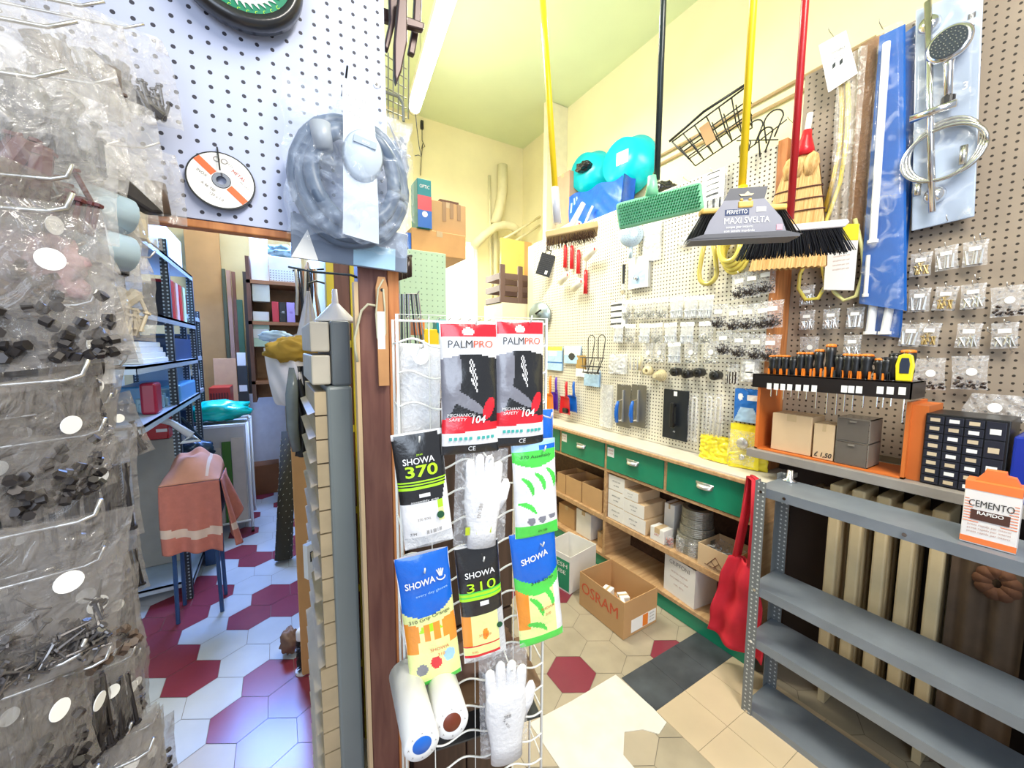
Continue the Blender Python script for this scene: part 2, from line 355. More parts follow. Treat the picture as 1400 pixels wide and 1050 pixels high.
for k, y in enumerate(ys):
    wpart(M().box(FX, y-.011, .708, 2.08, y+.011, .885), 'divider', tanw, ctr, bev=.001)
wpart(M().box(FX, .862, .1, 2.08, .886, .70), 'end_panel', tanw, ctr)
wpart(M().box(FX, ys[2]-.011, .112, 2.08, ys[2]+.011, .345).box(FX, ys[2]-.011, .378, 2.08, ys[2]+.011, .69), 'upright', tanw, ctr)
for k in range(4):
    y0, y1 = ys[k]+.012, ys[k+1]-.012; ym = (y0+y1)/2
    d = wpart(M().box(FX-.006, y0, .712, FX+.2, y1, .883), 'drawer', greenp, ctr, bev=.002)
    hz = .795 if k < 3 else .8
    h = M().grid(lambda u, v: (-.006-.026*sin(v*pi*.5)*sin(pi*min(1, max(0, u))) ** .5, (u-.5)*.085, .022*cos(v*pi*.5)*1.0), 14, 8)
    h.box(-.0075, -.047, .016, -.0055, .047, .028)
    h.v = [(x+FX, y+(ym if k else ym+.01), z+hz) for x, y, z in h.v]; L = ctr.location; h.v = [(x-L.x, y-L.y, z-L.z) for x, y, z in h.v]
    h.build('cup_handle', mat('brushed_nickel', (.62, .60, .56), .35, .9), d, smooth=True, solid=.002)
    if k in (1, 2, 3):
        c = M().box(FX-.0075, y1-.065, .80, FX-.0062, y1-.008, .86); c.v = [(x-L.x, y-L.y, z-L.z) for x, y, z in c.v]
        cc = c.build('card_label', paper, d)
        for q, s in enumerate(('MISURE', 'Lt. 8.50')):
            text(s, cc, mat('red_ink', (.5, .05, .03), .5), .013, y1-.036-L.y, .842-.02*q-L.z, FX-.008-L.x, face='-x')

# ---------------------------------------------------------------- cartons
def carton(name, label, w, d, h, loc, rz, m, group=None, open_=False, cat='box', flaps=False, inside=None, fold=.0):
    "origin bottom-front-centre, front faces local -y"
    t = thing(name, label, cat, loc, rz, group); th = .004
    if not open_:
        M().box(-w/2, 0, 0, w/2, d, h).build('body', m, t, bev=min(.003, h*.04))
        M().box(-.018 if w > .09 else -.006, -.0006, h-.03 if h > .08 else h-.012, .018 if w > .09 else .006, d+.0006, h+.0008).build('tape', mat('packing_tape', (.58, .42, .24), .25), t)
    else:
        b = M().box(-w/2, 0, 0, w/2, d, th); b.box(-w/2, 0, th, w/2, th, h).box(-w/2, d-th, th, w/2, d, h).box(-w/2, th, th, -w/2+th, d-th, h).box(w/2-th, th, th, w/2, d-th, h)
        b.build('body', m, t)
    return t
def face_carton(name, label, px0, py0, px1, py1, X, d, m, zb=None, **k):
    yc, w_, z0, z1 = RECT(0, X, px0, py0, px1, py1)
    if zb is not None: z1 += 0; h = z1-zb; z0 = zb
    else: h = z1-z0
    return carton(name, label, w_, d, h, (X, yc, z0), RW, m, **k), w_, h
def z8(x, y): return 740+x/4.2, 570+y/4.2
whitebox = mat('white_carton', (.80, .77, .72), .6, var=.03)
def fronted(t, w_, h, lines=2):
    f = M().box(-w_/2+.002, -.0012, .002, w_/2-.002, 0, h-.002).build('printed_front', whitebox, t)
    for q in range(lines): text(['ARTICOLI VARI', 'mm 40x60'][q], f, ink, h*.13, 0, h*(.62-.28*q), -.0018, sx=.8)
A = AX(*z8(365, 500), 1.85).y; hA = .098
yA, yB = AX(*z8(415, 400), 1.85).y, AX(*z8(540, 480), 1.85).y
wA = abs(AX(*z8(365, 520), 1.85).y-AX(*z8(456, 520), 1.85).y); wB = abs(AX(*z8(458, 600), 1.85).y-AX(*z8(600, 600), 1.85).y)
nm = ['bottommost', 'middle', 'topmost']
for k in range(3):
    t = carton('parts_box', f'white-fronted small box, {nm[k]} of the left stack on the counter shelf', wA, .2, hA, (1.845, ys[2]-.015-wA/2, .379+k*(hA+.001)), RW, cardl, group='white-fronted boxes on the counter shelf'); fronted(t, wA, hA)
hB = [.092, .085, .062]; wb = [wB, wB*.86, wB*.66]; z = .379
for k in range(3):
    t = carton('parts_box', f'white-fronted carton, {nm[k]} of the right stack beside the wire coils', wb[k], .2, hB[k], (1.846, AX(*z8(530, 600), 1.85).y+[0, .0, .03][k], z), RW, cardl, group='white-fronted boxes on the counter shelf'); fronted(t, wb[k], hB[k]); z += hB[k]+.001
# plain cartons farther along the shelf
for k, (x0, y0, x1, y1, lb) in enumerate(((90, 325, 140, 440, 'farthest of three plain open cartons on the counter shelf'), (140, 355, 232, 478, 'middle one of three plain open cartons on the counter shelf'), (232, 400, 352, 548, 'nearest of three plain open cartons on the counter shelf'))):
    yc, w_, z0, z1 = RECT(0, 1.85, *z8(x0, y0), *z8(x1, y1))
    carton('open_carton', lb, w_*.96, .2, z1-.379, (1.85, yc, .379), RW, card, open_=True, group='plain open cartons on the counter shelf')
for k, (x0, y0, x1, y1, lb, m) in enumerate(((100, 530, 190, 620, 'brown carton on the bottom board at the far end of the counter', card), (200, 555, 285, 650, 'small cream carton under the counter shelf near the white box', whitebox), (322, 675, 352, 720, 'tiny brown carton beside the counter upright', card))):
    yc, w_, z0, z1 = RECT(0, 1.88, *z8(x0, y0), *z8(x1, y1)); carton('small_carton', lb, w_, .15, .16+.03*k if k < 2 else .1, (1.88, yc, .1125), RW, m)
yc, w_, z0, z1 = RECT(0, 1.95, *z8(700, 430), *z8(765, 520)); carton('small_carton', 'dim white carton deep behind the stacked parts boxes', .07, .1, .2, (1.96, yc, .379), RW, whitebox)
# coils of wire: stacked spools
cy = AX(*z8(905, 600), 1.95).y
coil = mat('galvanised_coil', (.30, .29, .25), .5, .7, var=.2, scale=60); z = .379
for k, (r, h) in enumerate(((.105, .05), (.10, .045), (.088, .05), (.082, .045), (.08, .05))):
    b = M(); n = 5
    for i in range(n): b.lathe([(r-.03, h*i/n), (r-.002, h*i/n), (r, h*(i+.5)/n), (r-.002, h*(i+1)/n*.999), (r-.03, h*(i+1)/n*.999)], n=28)
    b.lathe([(r-.034, 0), (r-.03, 0), (r-.03, h), (r-.034, h)], n=28, m=1)
    tag(b.build('wire_coil', [coil, dkgrey], smooth=False), f'grey wire coil, {ORD[k+1]} from the bottom of the stack on the counter shelf', 'wire coil', 'stacked grey wire coils', loc=(1.965, cy+.02, z)); z += h+.001
# small packs between boxes and open carton
t, w_, h = face_carton('small_carton', 'little white carton with red print in front of the wire coils', *z8(625, 640), *z8(705, 700), 1.845, .08, whitebox, zb=.379)
text('ART.', t, mat('red_ink', (.5, .05, .03)), .018, 0, h*.5, -.001)
for k, (x, lb) in enumerate(((735, 'small clear pack of reddish fittings beside the little white carton'), (795, 'clear jar of metal fittings in front of the wire coils'), (865, 'clear jar of metal fittings touching the triangle-printed carton'))):
    y = AX(*z8(x, 700), 1.86).y; r = (.022, .034, .032)[k]; h = (.05, .075, .07)[k]
    t = thing('clear_jar', lb, 'jar', (1.865+.02*(k > 0), y, .379), group='clear packs in front of the wire coils')
    M().lathe([(r*.96, 0), (r, .004), (r, h), (r*.9, h+.006), (0, h+.006)], n=20).build('jar', clear, t, smooth=True)
    b = M()
    for q in range(26):
        a = R.random()*6.28; rr = r*.75*R.random(); p = Vector((rr*cos(a), rr*sin(a), .008+R.random()*h*.8)); dv = Vector((R.uniform(-1, 1), R.uniform(-1, 1), R.uniform(-.5, .5)))*.007
        b.cyl(p-dv, p+dv, .003, n=6)
    tag(b.build('fittings', mat('copper_fittings', (.4, .1, .06), .4, .5) if k == 0 else zinc, t), kind='stuff')
# open carton with a triangular logo
y0, y1 = AX(*z8(903, 700), 1.84).y, AX(*z8(1112, 800), 1.84).y; w_ = y0-y1
t = carton('open_carton', 'open pale carton with a brown triangle emblem on the counter shelf', w_, .19, .115, (1.84, (y0+y1)/2, .379), RW, cardl, open_=True)
e = M()
for (a, b_) in (((-.042, .02), (0, .075)), ((0, .075), (.045, .02)), ((-.02, .045), (.01, .02)), ((.02, .05), (-.008, .02)), ((-.055, .02), (.055, .02))):
    e.tube([(a[0], -.001, a[1]), (b_[0], -.001, b_[1])], .0018, 4)
brownink = mat('brown_ink', (.16, .07, .03), .6)
e.build('triangle_emblem', brownink, t)
text('TECNO-BOX', t, brownink, .011, 0, .012)
b = M().grid(lambda u, v: ((u-.5)*w_*.9, .01+.17*v, .085+.03*noise.noise(Vector((u*7, v*7, 3)))), 24, 18)
b.build('plastic_bags', clear, t, smooth=True)
b = M()
for q in range(60):
    p = Vector((R.uniform(-.45, .45)*w_, R.uniform(.02, .17), R.uniform(.02, .075))); dv = Vector((R.uniform(-1, 1), R.uniform(-1, 1), R.uniform(-.5, .5)))*.012; b.cyl(p-dv, p+dv, .004, n=6)
tag(b.build('fittings', zinc, t), kind='stuff')
# white box on the bottom board
y0, y1 = AX(909, 790, 1.86).y, AX(953, 840, 1.86).y
t = carton('open_carton', 'large off-white open carton with grey lettering on the bottom board', .21, .17, .215, (1.855, (y0+y1)/2+.01, .113), RW-.12, whitebox, open_=True)
text('GRIFFONI', t, mat('grey_ink', (.25, .22, .2)), .034, 0, .185, sx=.95, rotd=0)
for q, s in enumerate(('ARTICOLI SANITARI', 'RACCORDI OTTONE', 'COD. 40312')): text(s, t, mat('faded_ink', (.5, .3, .25)), .013, .0, .135-.035*q)
# osram carton on the floor
def floorbox(A_, B_, C_, h): 
    A_, B_, C_ = AZ(*A_, 0), AZ(*B_, 0), AZ(*C_, 0); x = (B_-A_); ang = math.atan2(x.y, x.x); return (A_+B_)/2, ang, x.length, (C_-B_).length
c, a, w_, d = floorbox((792, 826), (852, 876), (905, 857), 0)
t = carton('open_carton', 'open brown carton printed with red capital lettering on the floor', w_, d, .20, (c.x, c.y, .0035), a, mat('osram_card', (.52, .30, .13), .75, var=.07, scale=5), open_=True)
text('OSRAM', t, mat('red_print', (.62, .10, .04), .6), .088, -.01, .115, maxw=w_*.82)
text('OSRAM', t, mat('red_print', ()), .088, -.0085, .1155, y=-.0012, maxw=w_*.82)
lab = M().box(w_/2, d*.22, .015, w_/2+.001, d*.97, .085).build('shipping_label', paper, t)
M().box(w_/2+.0008, d*.56, .018, w_/2+.0016, d*.72, .083).build('orange_band', orange, lab)
for q in range(3): text('LED 10W', lab, ink, .010, d*.84, .07-.018*q, w_/2+.0018, face='+x')
for q, (x, y, rz) in enumerate(((-.04, .08, .3), (.03, .11, -.4), (.09, .06, .9))):
    k = carton('lamp_box', ['small white and orange lamp box at the left inside the red-lettered carton', 'small white and orange lamp box in the middle of the red-lettered carton', 'small white lamp box at the right inside the red-lettered carton'][q], .055, .055, .12, (0, 0, 0), 0, paper, group='lamp boxes inside the open carton')
    k.location = Matrix.Translation(t.location) @ Matrix.Rotation(a, 4, 'Z') @ Vector((x, y, .008)); k.rotation_euler = (0, 0, a+rz)
    M().box(-.0277, -.001, .07, .0277, .0, .10).build('orange_patch', orange if q < 2 else yellow, k)
c, a, w_, d = floorbox((742, 790), (779, 813), (822, 796), 0)
t = carton('open_carton', 'open white carton with a green printed panel on the floor', w_, d, .235, (c.x, c.y, 0.0005), a, whitebox, open_=True)
g = M().box(-w_*.35, -.001, .01, w_*.47, 0, .2).build('green_panel', mat('green_print', (.01, .27, .13)), t)
text('FRESH', g, paper, .04, w_*.1, .165, -.0018, maxw=w_*.6); text('TUBE', g, paper, .035, w_*.1, .12, -.0018, maxw=w_*.5)
# red cloth bag
redc = mat('red_cloth', (.62, .015, .035), .75, var=.08, bump=.1)
t = thing('cloth_bag', 'red fabric shopping bag hanging between the counter and the grey shelf unit', 'bag', (1.735, .875, .15))
def rb(u, v):
    w0 = lerp(.25, .11, v**1.2); x = (u-.5)*w0; return (-.02+.025*sin(u*9+v*2)*(1-v*.4)+.01*sin(v*14), x+.02*(1-v), v*.42)
b = M().grid(lambda u, v: rb(u, v), 26, 24); b.grid(lambda u, v: (rb(u, v)[0]+.05*sin(pi*u)*(1-.6*v)+.004, rb(u, v)[1], rb(u, v)[2]), 26, 24)
b.build('body', redc, t, smooth=True, solid=.002)
for s in (0, .03):
    M().tube([(-.02+s, -.035, .415), (-.035+s, -.045, .60), (-.015+s, -.03, .79), (0+s, .0, .795), (.01+s, .02, .6), (s, .04, .415)], .012, 6).build('handle', redc, t, smooth=True)

# ---------------------------------------------------------------- grey slotted-angle shelf unit (right foreground)
slot = pegmat('slotted_steel', (.16, .17, .17), (.55, .56, .54), .018, .0035, 'YZ')
sh = thing('metal_shelf_unit', 'grey slotted-steel shelf unit with four shelves in front of the radiator', 'shelf unit', (1.74, .2, 0))
Y1, Y0 = .775, -.75
for z in (.962, .555, .335, .028):
    b = M().box(1.605, Y0, z-.003, 1.79, Y1, z).box(1.60, Y0, z-.036, 1.605, Y1, z).box(1.79, Y0, z-.036, 1.794, Y1, z).box(1.605, Y1-.004, z-.036, 1.79, Y1, z-.003)
    wpart(b, 'shelf', steel, sh)
for y, s in ((Y1, 1), (Y0, -1)):
    for x, sx in ((1.596, 1), (1.798, -1)):
        b = M().box(x, y+.002*s, 0, x+.003*sx, y-.034*s, .985).box(x, y+.002*s, 0, x+.034*sx, y+.005*s, .985)
        wpart(b, 'upright', slot, sh)
b = M()
for z in (.945, .54, .32, .012):
    for y in (Y1-.018, Y1-.10, .35):
        if y < .7 and z < .9: continue
        wpart(M().cyl((1.592, y, z), (1.5965, y, z), .006, n=8), 'bolt', chrome, sh)

# radiator
radm = mat('radiator_cream', (.62, .49, .28), .4, var=.06)
t = thing('radiator', 'cream cast-iron column radiator standing behind the grey shelf unit', 'radiator', (1.97, .4, .003))
for k, px_ in enumerate((1143, 1174, 1209, 1246, 1288)):
    y = AX(px_, 720, 1.93).y-.4
    b = M()
    for dx in (-.055, 0, .055):
        b.box(dx-.018, y-.019, .1, dx+.018, y+.019, .93)
    b.box(-.073, y-.021, .87, .073, y+.021, .955).box(-.073, y-.021, .08, .073, y+.021, .15)
    b.build('column', radm, t, bev=.007)
ya, yb = AX(1143, 720, 1.93).y-.4, AX(1288, 720, 1.93).y-.4
[M().cyl((0, ya+.02, z), (0, yb-.02, z), .022).build('connecting_pipe', radm, t) for z in (.905, .12)]
[M().box(-.05, y-.012, 0, .05, y+.012, .1).build('foot', radm, t) for y in (ya, yb)]
M().cyl((0, ya+.02, .905), (0, ya+.09, .905), .015).cyl((-.05, ya+.075, .905), (.02, ya+.075, .905), .017).cyl((-.055, ya+.075, .905), (-.05, ya+.075, .905), .020).cyl((-.058, ya+.075, .905), (-.054, ya+.075, .905), .012, m=1).build('valve', [mat('old_brass', (.35, .25, .16), .4, .8), black], t)
# floral cloth and dark boards right of the radiator
b = M().grid(lambda u, v: (1.90+.012*sin(u*16), .30-.16*u, .06+.86*v), 30, 6)
t = tag(b.build('hanging_cloth', mat('brown_cloth', (.09, .055, .03), .8, var=.2), smooth=True), 'dark brown cloth with an orange flower hanging right of the radiator', 'cloth')
b = M()
for k in range(9):
    a = k*.7; b.lathe([(0, 0), (.022, .004), (.016, .012), (0, .010)], c=(1.872, .20+.03*cos(a), .78+.035*sin(a)), n=10, ax='x')
b.build('flower_print', mat('flower_orange', (.13, .05, .02), .8), t, smooth=True)
tag(M().box(1.90, -.65, .0, 2.095, .10, .93).build('dark_cabinet', mat('near_black_paint', (.02, .018, .016), .5)), 'near-black low cabinet in the corner behind the shelf unit', 'cabinet')

# upper plank
t = thing('metal_plank', 'grey steel plank carrying the orange screwdriver rack and drawer organizer', 'shelf', (1.94, .4, 1.005))
wpart(M().box(1.835, -.2, 1.010, 2.098, .945, 1.046), 'board', mat('plank_steel', (.30, .27, .24), .45, .1, var=.1), t, bev=.002)
fy = AX(1080, 652, 1.77).y; b = M().lathe([(.026, 0), (.026, .006), (.012, .012), (.010, .046), (0, .046)], c=(1.77, fy, .963), n=16); M_ = b
tag(b.build('round_foot', chrome, smooth=True), 'short chrome foot standing on the top grey shelf under the plank', 'foot')
# ================================================================ THINGS ON THE RIGHT WALL
FAR, NEAR = 1.993, 2.098     # front faces of the cream and the taupe board
BX = FAR
def wallthing(name, label, cat, r, X=BX-.004, group=None):
    yc, w_, z0, z1 = RECT(0, X, *r); return thing(name, label, cat, (X, yc, z0), RW, group), w_, z1-z0
hook0 = None
def hook(p, L=.07, label='bent wire peg hook holding a pack on the cream pegboard', group='wire hooks on the cream pegboard', rz=RW, m=None):
    "p = where the wire leaves the board; the wire runs along local -y and turns up at its tip"
    b = M().tube([(0, .004, 0), (0, -.01, -.002), (0, -L*.8, .004), (0, -L*.95, .008), (0, -L, .018)], .0017, 5)
    b.tube([(-.006, -.001, .012), (0, -.003, .012), (.006, -.001, .012)], .0015, 4)
    return tag(b.build('peg_hook', m or wire, smooth=True), label, 'hook', group, loc=p, rz=rz)
def bits(kind, w_, h, n, y0=-.012, y1=.0):
    b = M()
    for i in range(n):
        x = R.uniform(-.42, .42)*w_; z = R.uniform(.06, .06+.5*R.random())*h if kind != 'long' else h*R.uniform(.15, .5)
        y = R.uniform(y0, y1)
        if kind == 'screw':
            d = Vector((R.uniform(-1, 1), R.uniform(-.3, .3), R.uniform(-1, 1))).normalized()*.009; p = Vector((x*.92, y, z+.006))
            b.cyl(p-d, p+d, .0014, .0006, n=5); b.cyl(p-d, p-d*.85, .0030, n=6)
        elif kind == 'bolt':
            d = Vector((R.uniform(-.5, .5), 0, 1)).normalized()*.016; p = Vector((x*.9, y, max(z, .02)+.002))
            b.cyl(p-d, p+d, .0024, n=6); b.cyl(p+d*.8, p+d, .0048, n=6)
        elif kind == 'long':
            d = Vector((R.uniform(-.12, .12), 0, 1))*h*.33; p = Vector((x*.9, y, h*.42)); b.cyl(p-d, p+d, .0022, n=6); b.cyl(p-d, p-d*.9, .0045, n=6)
        elif kind == 'nut':
            d = Vector((R.uniform(-1, 1), R.uniform(-1, 1), R.uniform(-1, 1))).normalized()*.003; p = Vector((x, y, z)); b.cyl(p-d, p+d, .0042, n=6)
        elif kind == 'wad':
            p = Vector((x*.9, y, z)); b.lathe([(0, -.006), (.006, -.003), (.006, .003), (0, .006)], c=p, n=6)
    return b
def bagproto(label, kind, m, w_=.07, h=.085, n=26, sticker='rect', fm=None, par_label=None, puff=.008):
    "origin at the hang hole, bag below it"
    t = thing('hardware_bag', label, 'bag', (0, 0, 0))
    def f(s):
        def g(u, v):
            x = (u-.5)*w_*(1-.06*sin(pi*v)); bulge = puff*sin(pi*u)*(.25+sin(pi*min(1, (1-v)*1.15)))*.8
            return (x, s*bulge+.0015*sin(u*23+v*17), -h+v*(h+.012))
        return g
    b = M().grid(f(-1), 10, 8); b.grid(f(1), 10, 8); b.build('bag_film', fm or clear, t, smooth=True)
    c = bits(kind, w_, h, n, -puff*.7, puff*.5); c.v = [(x, y, z-h) for x, y, z in c.v]
    tag(c.build('contents', m, t), kind='stuff')
    if sticker == 'rect': M().box(-w_*.22, -puff-.003, -h*.30, w_*.26, -puff-.0022, -h*.12).build('sticker', paper, t)
    elif sticker == 'round': M().lathe([(.0, 0), (.0115, 0), (.0115, .0008), (0, .0008)], c=(w_*.08, -puff-.003, -h*.4), n=20, ax='y').build('sticker', paper, t)
    elif sticker == 'header': M().grid(lambda u, v: ((u-.5)*w_, -.0025-.001*sin(u*5), -.006+v*.02), 4, 2).build('header_card', paper, t, solid=.0006)
    return t
darkm = mat('dark_screws', (.05, .035, .03), .4, .5, var=.2, scale=60)
brassm = mat('yellow_zinc', (.42, .30, .12), .35, .8, var=.1, scale=60)
whitem = mat('white_anchors', (.72, .74, .74), .5, var=.05)
P1 = {'zinc': bagproto('x', 'screw', zinc, n=55, sticker='header'), 'plug': bagproto('x', 'bolt', whitem, n=22, sticker='header', fm=clearw), 'dark': bagproto('x', 'screw', darkm, h=.09, n=70, sticker='rect'),
      'nut': bagproto('x', 'nut', zinc, n=36, sticker='round'), 'long': bagproto('x', 'long', mat('steel_bolts', (.60, .60, .58), .3, .8), n=7, sticker='rect', w_=.06, h=.075), 'brass': bagproto('x', 'bolt', brassm, n=18, sticker='rect', w_=.06, h=.075),
      'bolt': bagproto('x', 'bolt', mat('steel_bolts', (.60, .60, .58)), n=16, sticker='rect', w_=.06, h=.075), 'oval': bagproto('x', 'nut', darkm, n=20, sticker='round', w_=.075, h=.09)}
used = set()
def placebag(key, p, label, group, rz=RW, sc=1.0, tilt=0, hk=True, hl=None, hg=None, L=.05):
    q = P1[key]
    if key in used: t = dup(q)
    else: t = q; used.add(key); kids(q)
    t['label'] = label; t['group'] = group; t.location = p; t.rotation_euler = (0, tilt, rz); t.scale = (sc,)*3
    if hk: hook(p+Vector((cos(rz+pi/2), sin(rz+pi/2), 0))*(L*.55)+Vector((0, 0, .004)), L, hl or 'bent wire peg hook holding a pack on the cream pegboard', hg or 'wire hooks on the cream pegboard', rz)
    return t
desc = {'zinc': 'bag of zinc screws', 'plug': 'milky bag of wall plugs', 'dark': 'clear bag of dark screws', 'nut': 'bag of nuts with round sticker'}
rows = [('top row', 414, 13, 'zinc zinc zinc zinc plug plug plug', [858, 874, 889, 906, 925, 945, 966], 'screws'),
        ('second row', 447, 10, 'plug zinc plug zinc plug plug zinc', [846, 862, 882, 898, 917, 940, 966], ''),
        ('third row', 474, 6, 'nut nut plug nut nut', [886, 902, 922, 945, 972], '')]
for rn, y, _, ks, xs, _ in rows:
    for i, (k, x) in enumerate(zip(ks.split(), xs)):
        yy = y-(x-858)*.055 if rn == 'top row' else y-(x-858)*.03
        p = AX(x, yy, BX-.03); placebag(k, p, f'{desc[k]}, {ORD[i+1]} from left, {rn} of packs on cream pegboard', 'small hardware bags on the cream pegboard', sc=1.22, tilt=R.uniform(-.06, .06))
for rn, pts, k in (('upper dark', [(1012, 378), (1030, 374), (1048, 369)], 'dark'), ('middle dark', [(984, 420), (1004, 422), (1024, 420), (1044, 418), (1058, 415)], 'dark'), ('lower dark', [(990, 456), (1012, 459), (1034, 461), (1055, 462)], 'dark')):
    for i, (x, y) in enumerate(pts):
        placebag(k, AX(x, y, BX-.035), f'bag of dark screws, {ORD[i+1]} from left, {rn} row beside the batten', 'dark screw bags on the cream pegboard', sc=1.22, tilt=R.uniform(-.05, .05))
# near taupe board bags, in rows
BX = NEAR
near = [('top', [(1277, 347, 'brass'), (1290+0, 0, '')][:1]+[(1294, 341, 'long'), (1334, 334, 'long')]), ('second', [(1258, 399, 'long'), (1295, 396, 'brass'), (1331, 393, 'bolt'), (1378, 396, 'oval')]),
        ('third', [(1247, 447, 'long'), (1272, 446, 'brass'), (1326, 447, 'bolt'), (1374, 446, 'bolt')]), ('fourth', [(1270, 495, 'oval'), (1326, 492, 'oval')])]
for rn, l in near:
    for i, (x, y, k) in enumerate(l):
        if rn == 'top' and i == 0: x = 1260; y = 350
        placebag(k, AX(x, y, BX-.03), f'hardware bag, {ORD[i+1]} from left, {rn} row right of the blue tube packs', 'hardware bags on the taupe pegboard', sc=.98 if rn != 'fourth' else 1.15, tilt=R.uniform(-.1, .1), hl='dark wire peg hook holding a bag on the taupe pegboard', hg='wire hooks on the taupe pegboard', L=.06)
for i, (x, y, k) in enumerate([(1104, 428, 'bolt'), (1137, 426, 'bolt'), (1170, 424, 'long'), (1107, 464, 'oval'), (1166, 462, 'bolt'), (1104, 394, 'bolt')]):
    placebag(k, AX(x, y, BX-.03), f'small clear bag between the batten and the blue tube packs, {["middle left", "middle centre", "middle right", "lower left", "lower right", "upper"][i]}', 'hardware bags left of the blue tube packs', sc=1.0, hl='dark wire peg hook holding a bag on the taupe pegboard', hg='wire hooks on the taupe pegboard', L=.06)
for p in ((1345, 330), (1300, 305), (1385, 480), (1338, 385), (1210, 500), (1355, 455), (985, 372), (1085, 168), (1000, 500), (860, 460), (836, 402), (943, 248)):
    hook(AX(*p, FAR if p[0] < 1070 else NEAR), .06, 'empty bent wire peg hook sticking out of a wall pegboard', 'empty wire hooks')
# big bag at lower right
t = thing('plastic_bag', 'large crumpled clear bag above the drawer organizer', 'bag', AX(1365, 545, BX-.02), RW)
b = M()
for s in (-1, 1): b.grid(lambda u, v: ((u-.5)*.17*(1-.35*v), s*(.018*sin(pi*u))*(1.1-v)-.02+.004*sin(u*19+v*11), -.07+v*.085), 22, 12)
b.build('bag_film', clear, t, smooth=True)
M().lathe([(0, 0), (.016, 0), (.016, .001), (0, .001)], c=(.0, -.041, -.028), n=20, ax='y').build('sticker', paper, t)

# --- packs on the cream pegboard, left to right
BX = FAR
def flat_pack(name, label, cat, r, mats, fn, d=.012, crinkle=.002, X=BX-.004, hk=True, nu=28, nv=36, tilt=0, group=None):
    "a pack whose printed front is zoned by fn(u, v) (v up)"
    t, w_, h = wallthing(name, label, cat, r, X, group); t.rotation_euler = (0, tilt, RW)
    D = lambda x, z: -d+crinkle*noise.noise(Vector((x*60, z*60, h*9)))-d*.35*sin(pi*min(1, max(0, x/w_+.5)))
    b = M().grid(lambda u, v: ((u-.5)*w_, D((u-.5)*w_, v*h), v*h), nu, nv, fn); b.grid(lambda u, v: ((.5-u)*w_, 0, v*h), 2, 2, 0)
    b.build('printed_pack', mats, t, smooth=True)
    if hk: hook(Vector((BX, t.location.y, t.location.z+h-.006)), BX-t.location.x+d+.03)
    return t, w_, h, D
lb = mat('pale_blue_print', (.42, .62, .82), .4); ybl = mat('yellow_print', (.85, .75, .10), .4); blu = mat('blue_print', (.02, .16, .55), .35)
flat_pack('hanging_pack', 'pale blue pack with yellow top at the far left of the cream pegboard', 'pack', (746, 474, 770, 506), [lb, ybl, paper, blu], lambda u, v: 1 if v > .82 else 2 if v > .6 and .3 < u < .7 else 3 if .3 < v < .36 else 0)
flat_pack('hanging_pack', 'small white and grey pack second from the far left of the cream pegboard', 'pack', (773, 473, 795, 497), [lb, paper, dkgrey], lambda u, v: 2 if (u-.5)**2+(v-.4)**2 < .04 else 1 if v > .5 else 0)
flat_pack('hanging_pack', 'brown and white small pack left of the black wire rack', 'pack', (789, 486, 801, 515), [mat('amber_print', (.45, .28, .08)), paper], lambda u, v: 1 if v < .4 else 0)
flat_pack('hanging_pack', 'light blue rounded pack hanging below the black wire rack', 'pack', (800, 506, 821, 528), [lb, paper], lambda u, v: 1 if v > .75 else 0)
# dustpans
def dustpan(label, px, py0, py1, m, X, w_=.10):
    a = AX(px, py1, X); z1 = AX(px, py0, X).z; h = z1-a.z
    t = thing('dustpan', label, 'dustpan', (X, a.y, a.z), RW); hp = h*.52
    b = M().grid(lambda u, v: ((u-.5)*w_*(1.1-.25*v), -.012-.02*(abs(u-.5)*2)**4-.012*(v > .93), v*hp), 16, 14)
    b.build('pan', m, t, smooth=True, solid=.003)
    b = M().tube([(0, -.014, hp*.93), (0, -.016, hp+h*.12), (0, -.02, hp+h*.3), (0, -.016, h*.97)], [.014, .009, .011, .008], 8)
    b.build('handle', m, t, smooth=True); hook(Vector((BX, a.y, z1-.015)), .05+BX-X); return t, w_, hp
dustpan('orange dustpan hanging by its handle above the far green drawers', 754, 512, 566, orange, BX-.03, .125)
dustpan('purple dustpan handle behind the orange dustpan', 762, 514, 560, mat('purple_plastic', (.10, .03, .42), .3), BX-.012, .08)
t, w_, hp = dustpan('red dustpan with a small black brush in it on the cream pegboard', 776, 520, 566, red, BX-.045, .12)
M().box(-.03, -.034, .01, .03, -.016, .05).build('brush', black, t, bev=.008)
dustpan('dark blue dustpan behind the red dustpan', 786, 520, 563, blue, BX-.02, .11)
# black wire rack (bottle holder) with two loops
t, w_, h = wallthing('wire_rack', 'black wire rack with two tall loops hanging on the cream pegboard', 'wire rack', (799, 454, 834, 514), BX-.03)
b = M()
for cx in (-.18*w_, .22*w_):
    b.tube([(cx-.03, -.01, h*.35), (cx-.035, -.01, h*.8)]+arc((cx, -.01, h*.82), .035, 180, 0, 8)+[(cx+.035, -.03, h*.4), (cx+.02, -.06, h*.08)], .0034, 5)
for z, k in ((.42, 1), (.22, .85), (.08, .7)): b.tube([(w_*.45*k*cos(a*pi/8), -.04+.04*sin(a*pi/8)-.01, h*z) for a in range(17)], .003, 5)
for x in (-.3, -.1, .1, .3): b.tube([(x*w_*1.2, -.05, h*.42), (x*w_*.9, -.06, h*.08), (x*w_*.7, -.02, h*.04)], .0028, 5)
b.build('wire_frame', black, t, smooth=True); hook(t.location+Vector((.03, 0, h-.01)), .06)
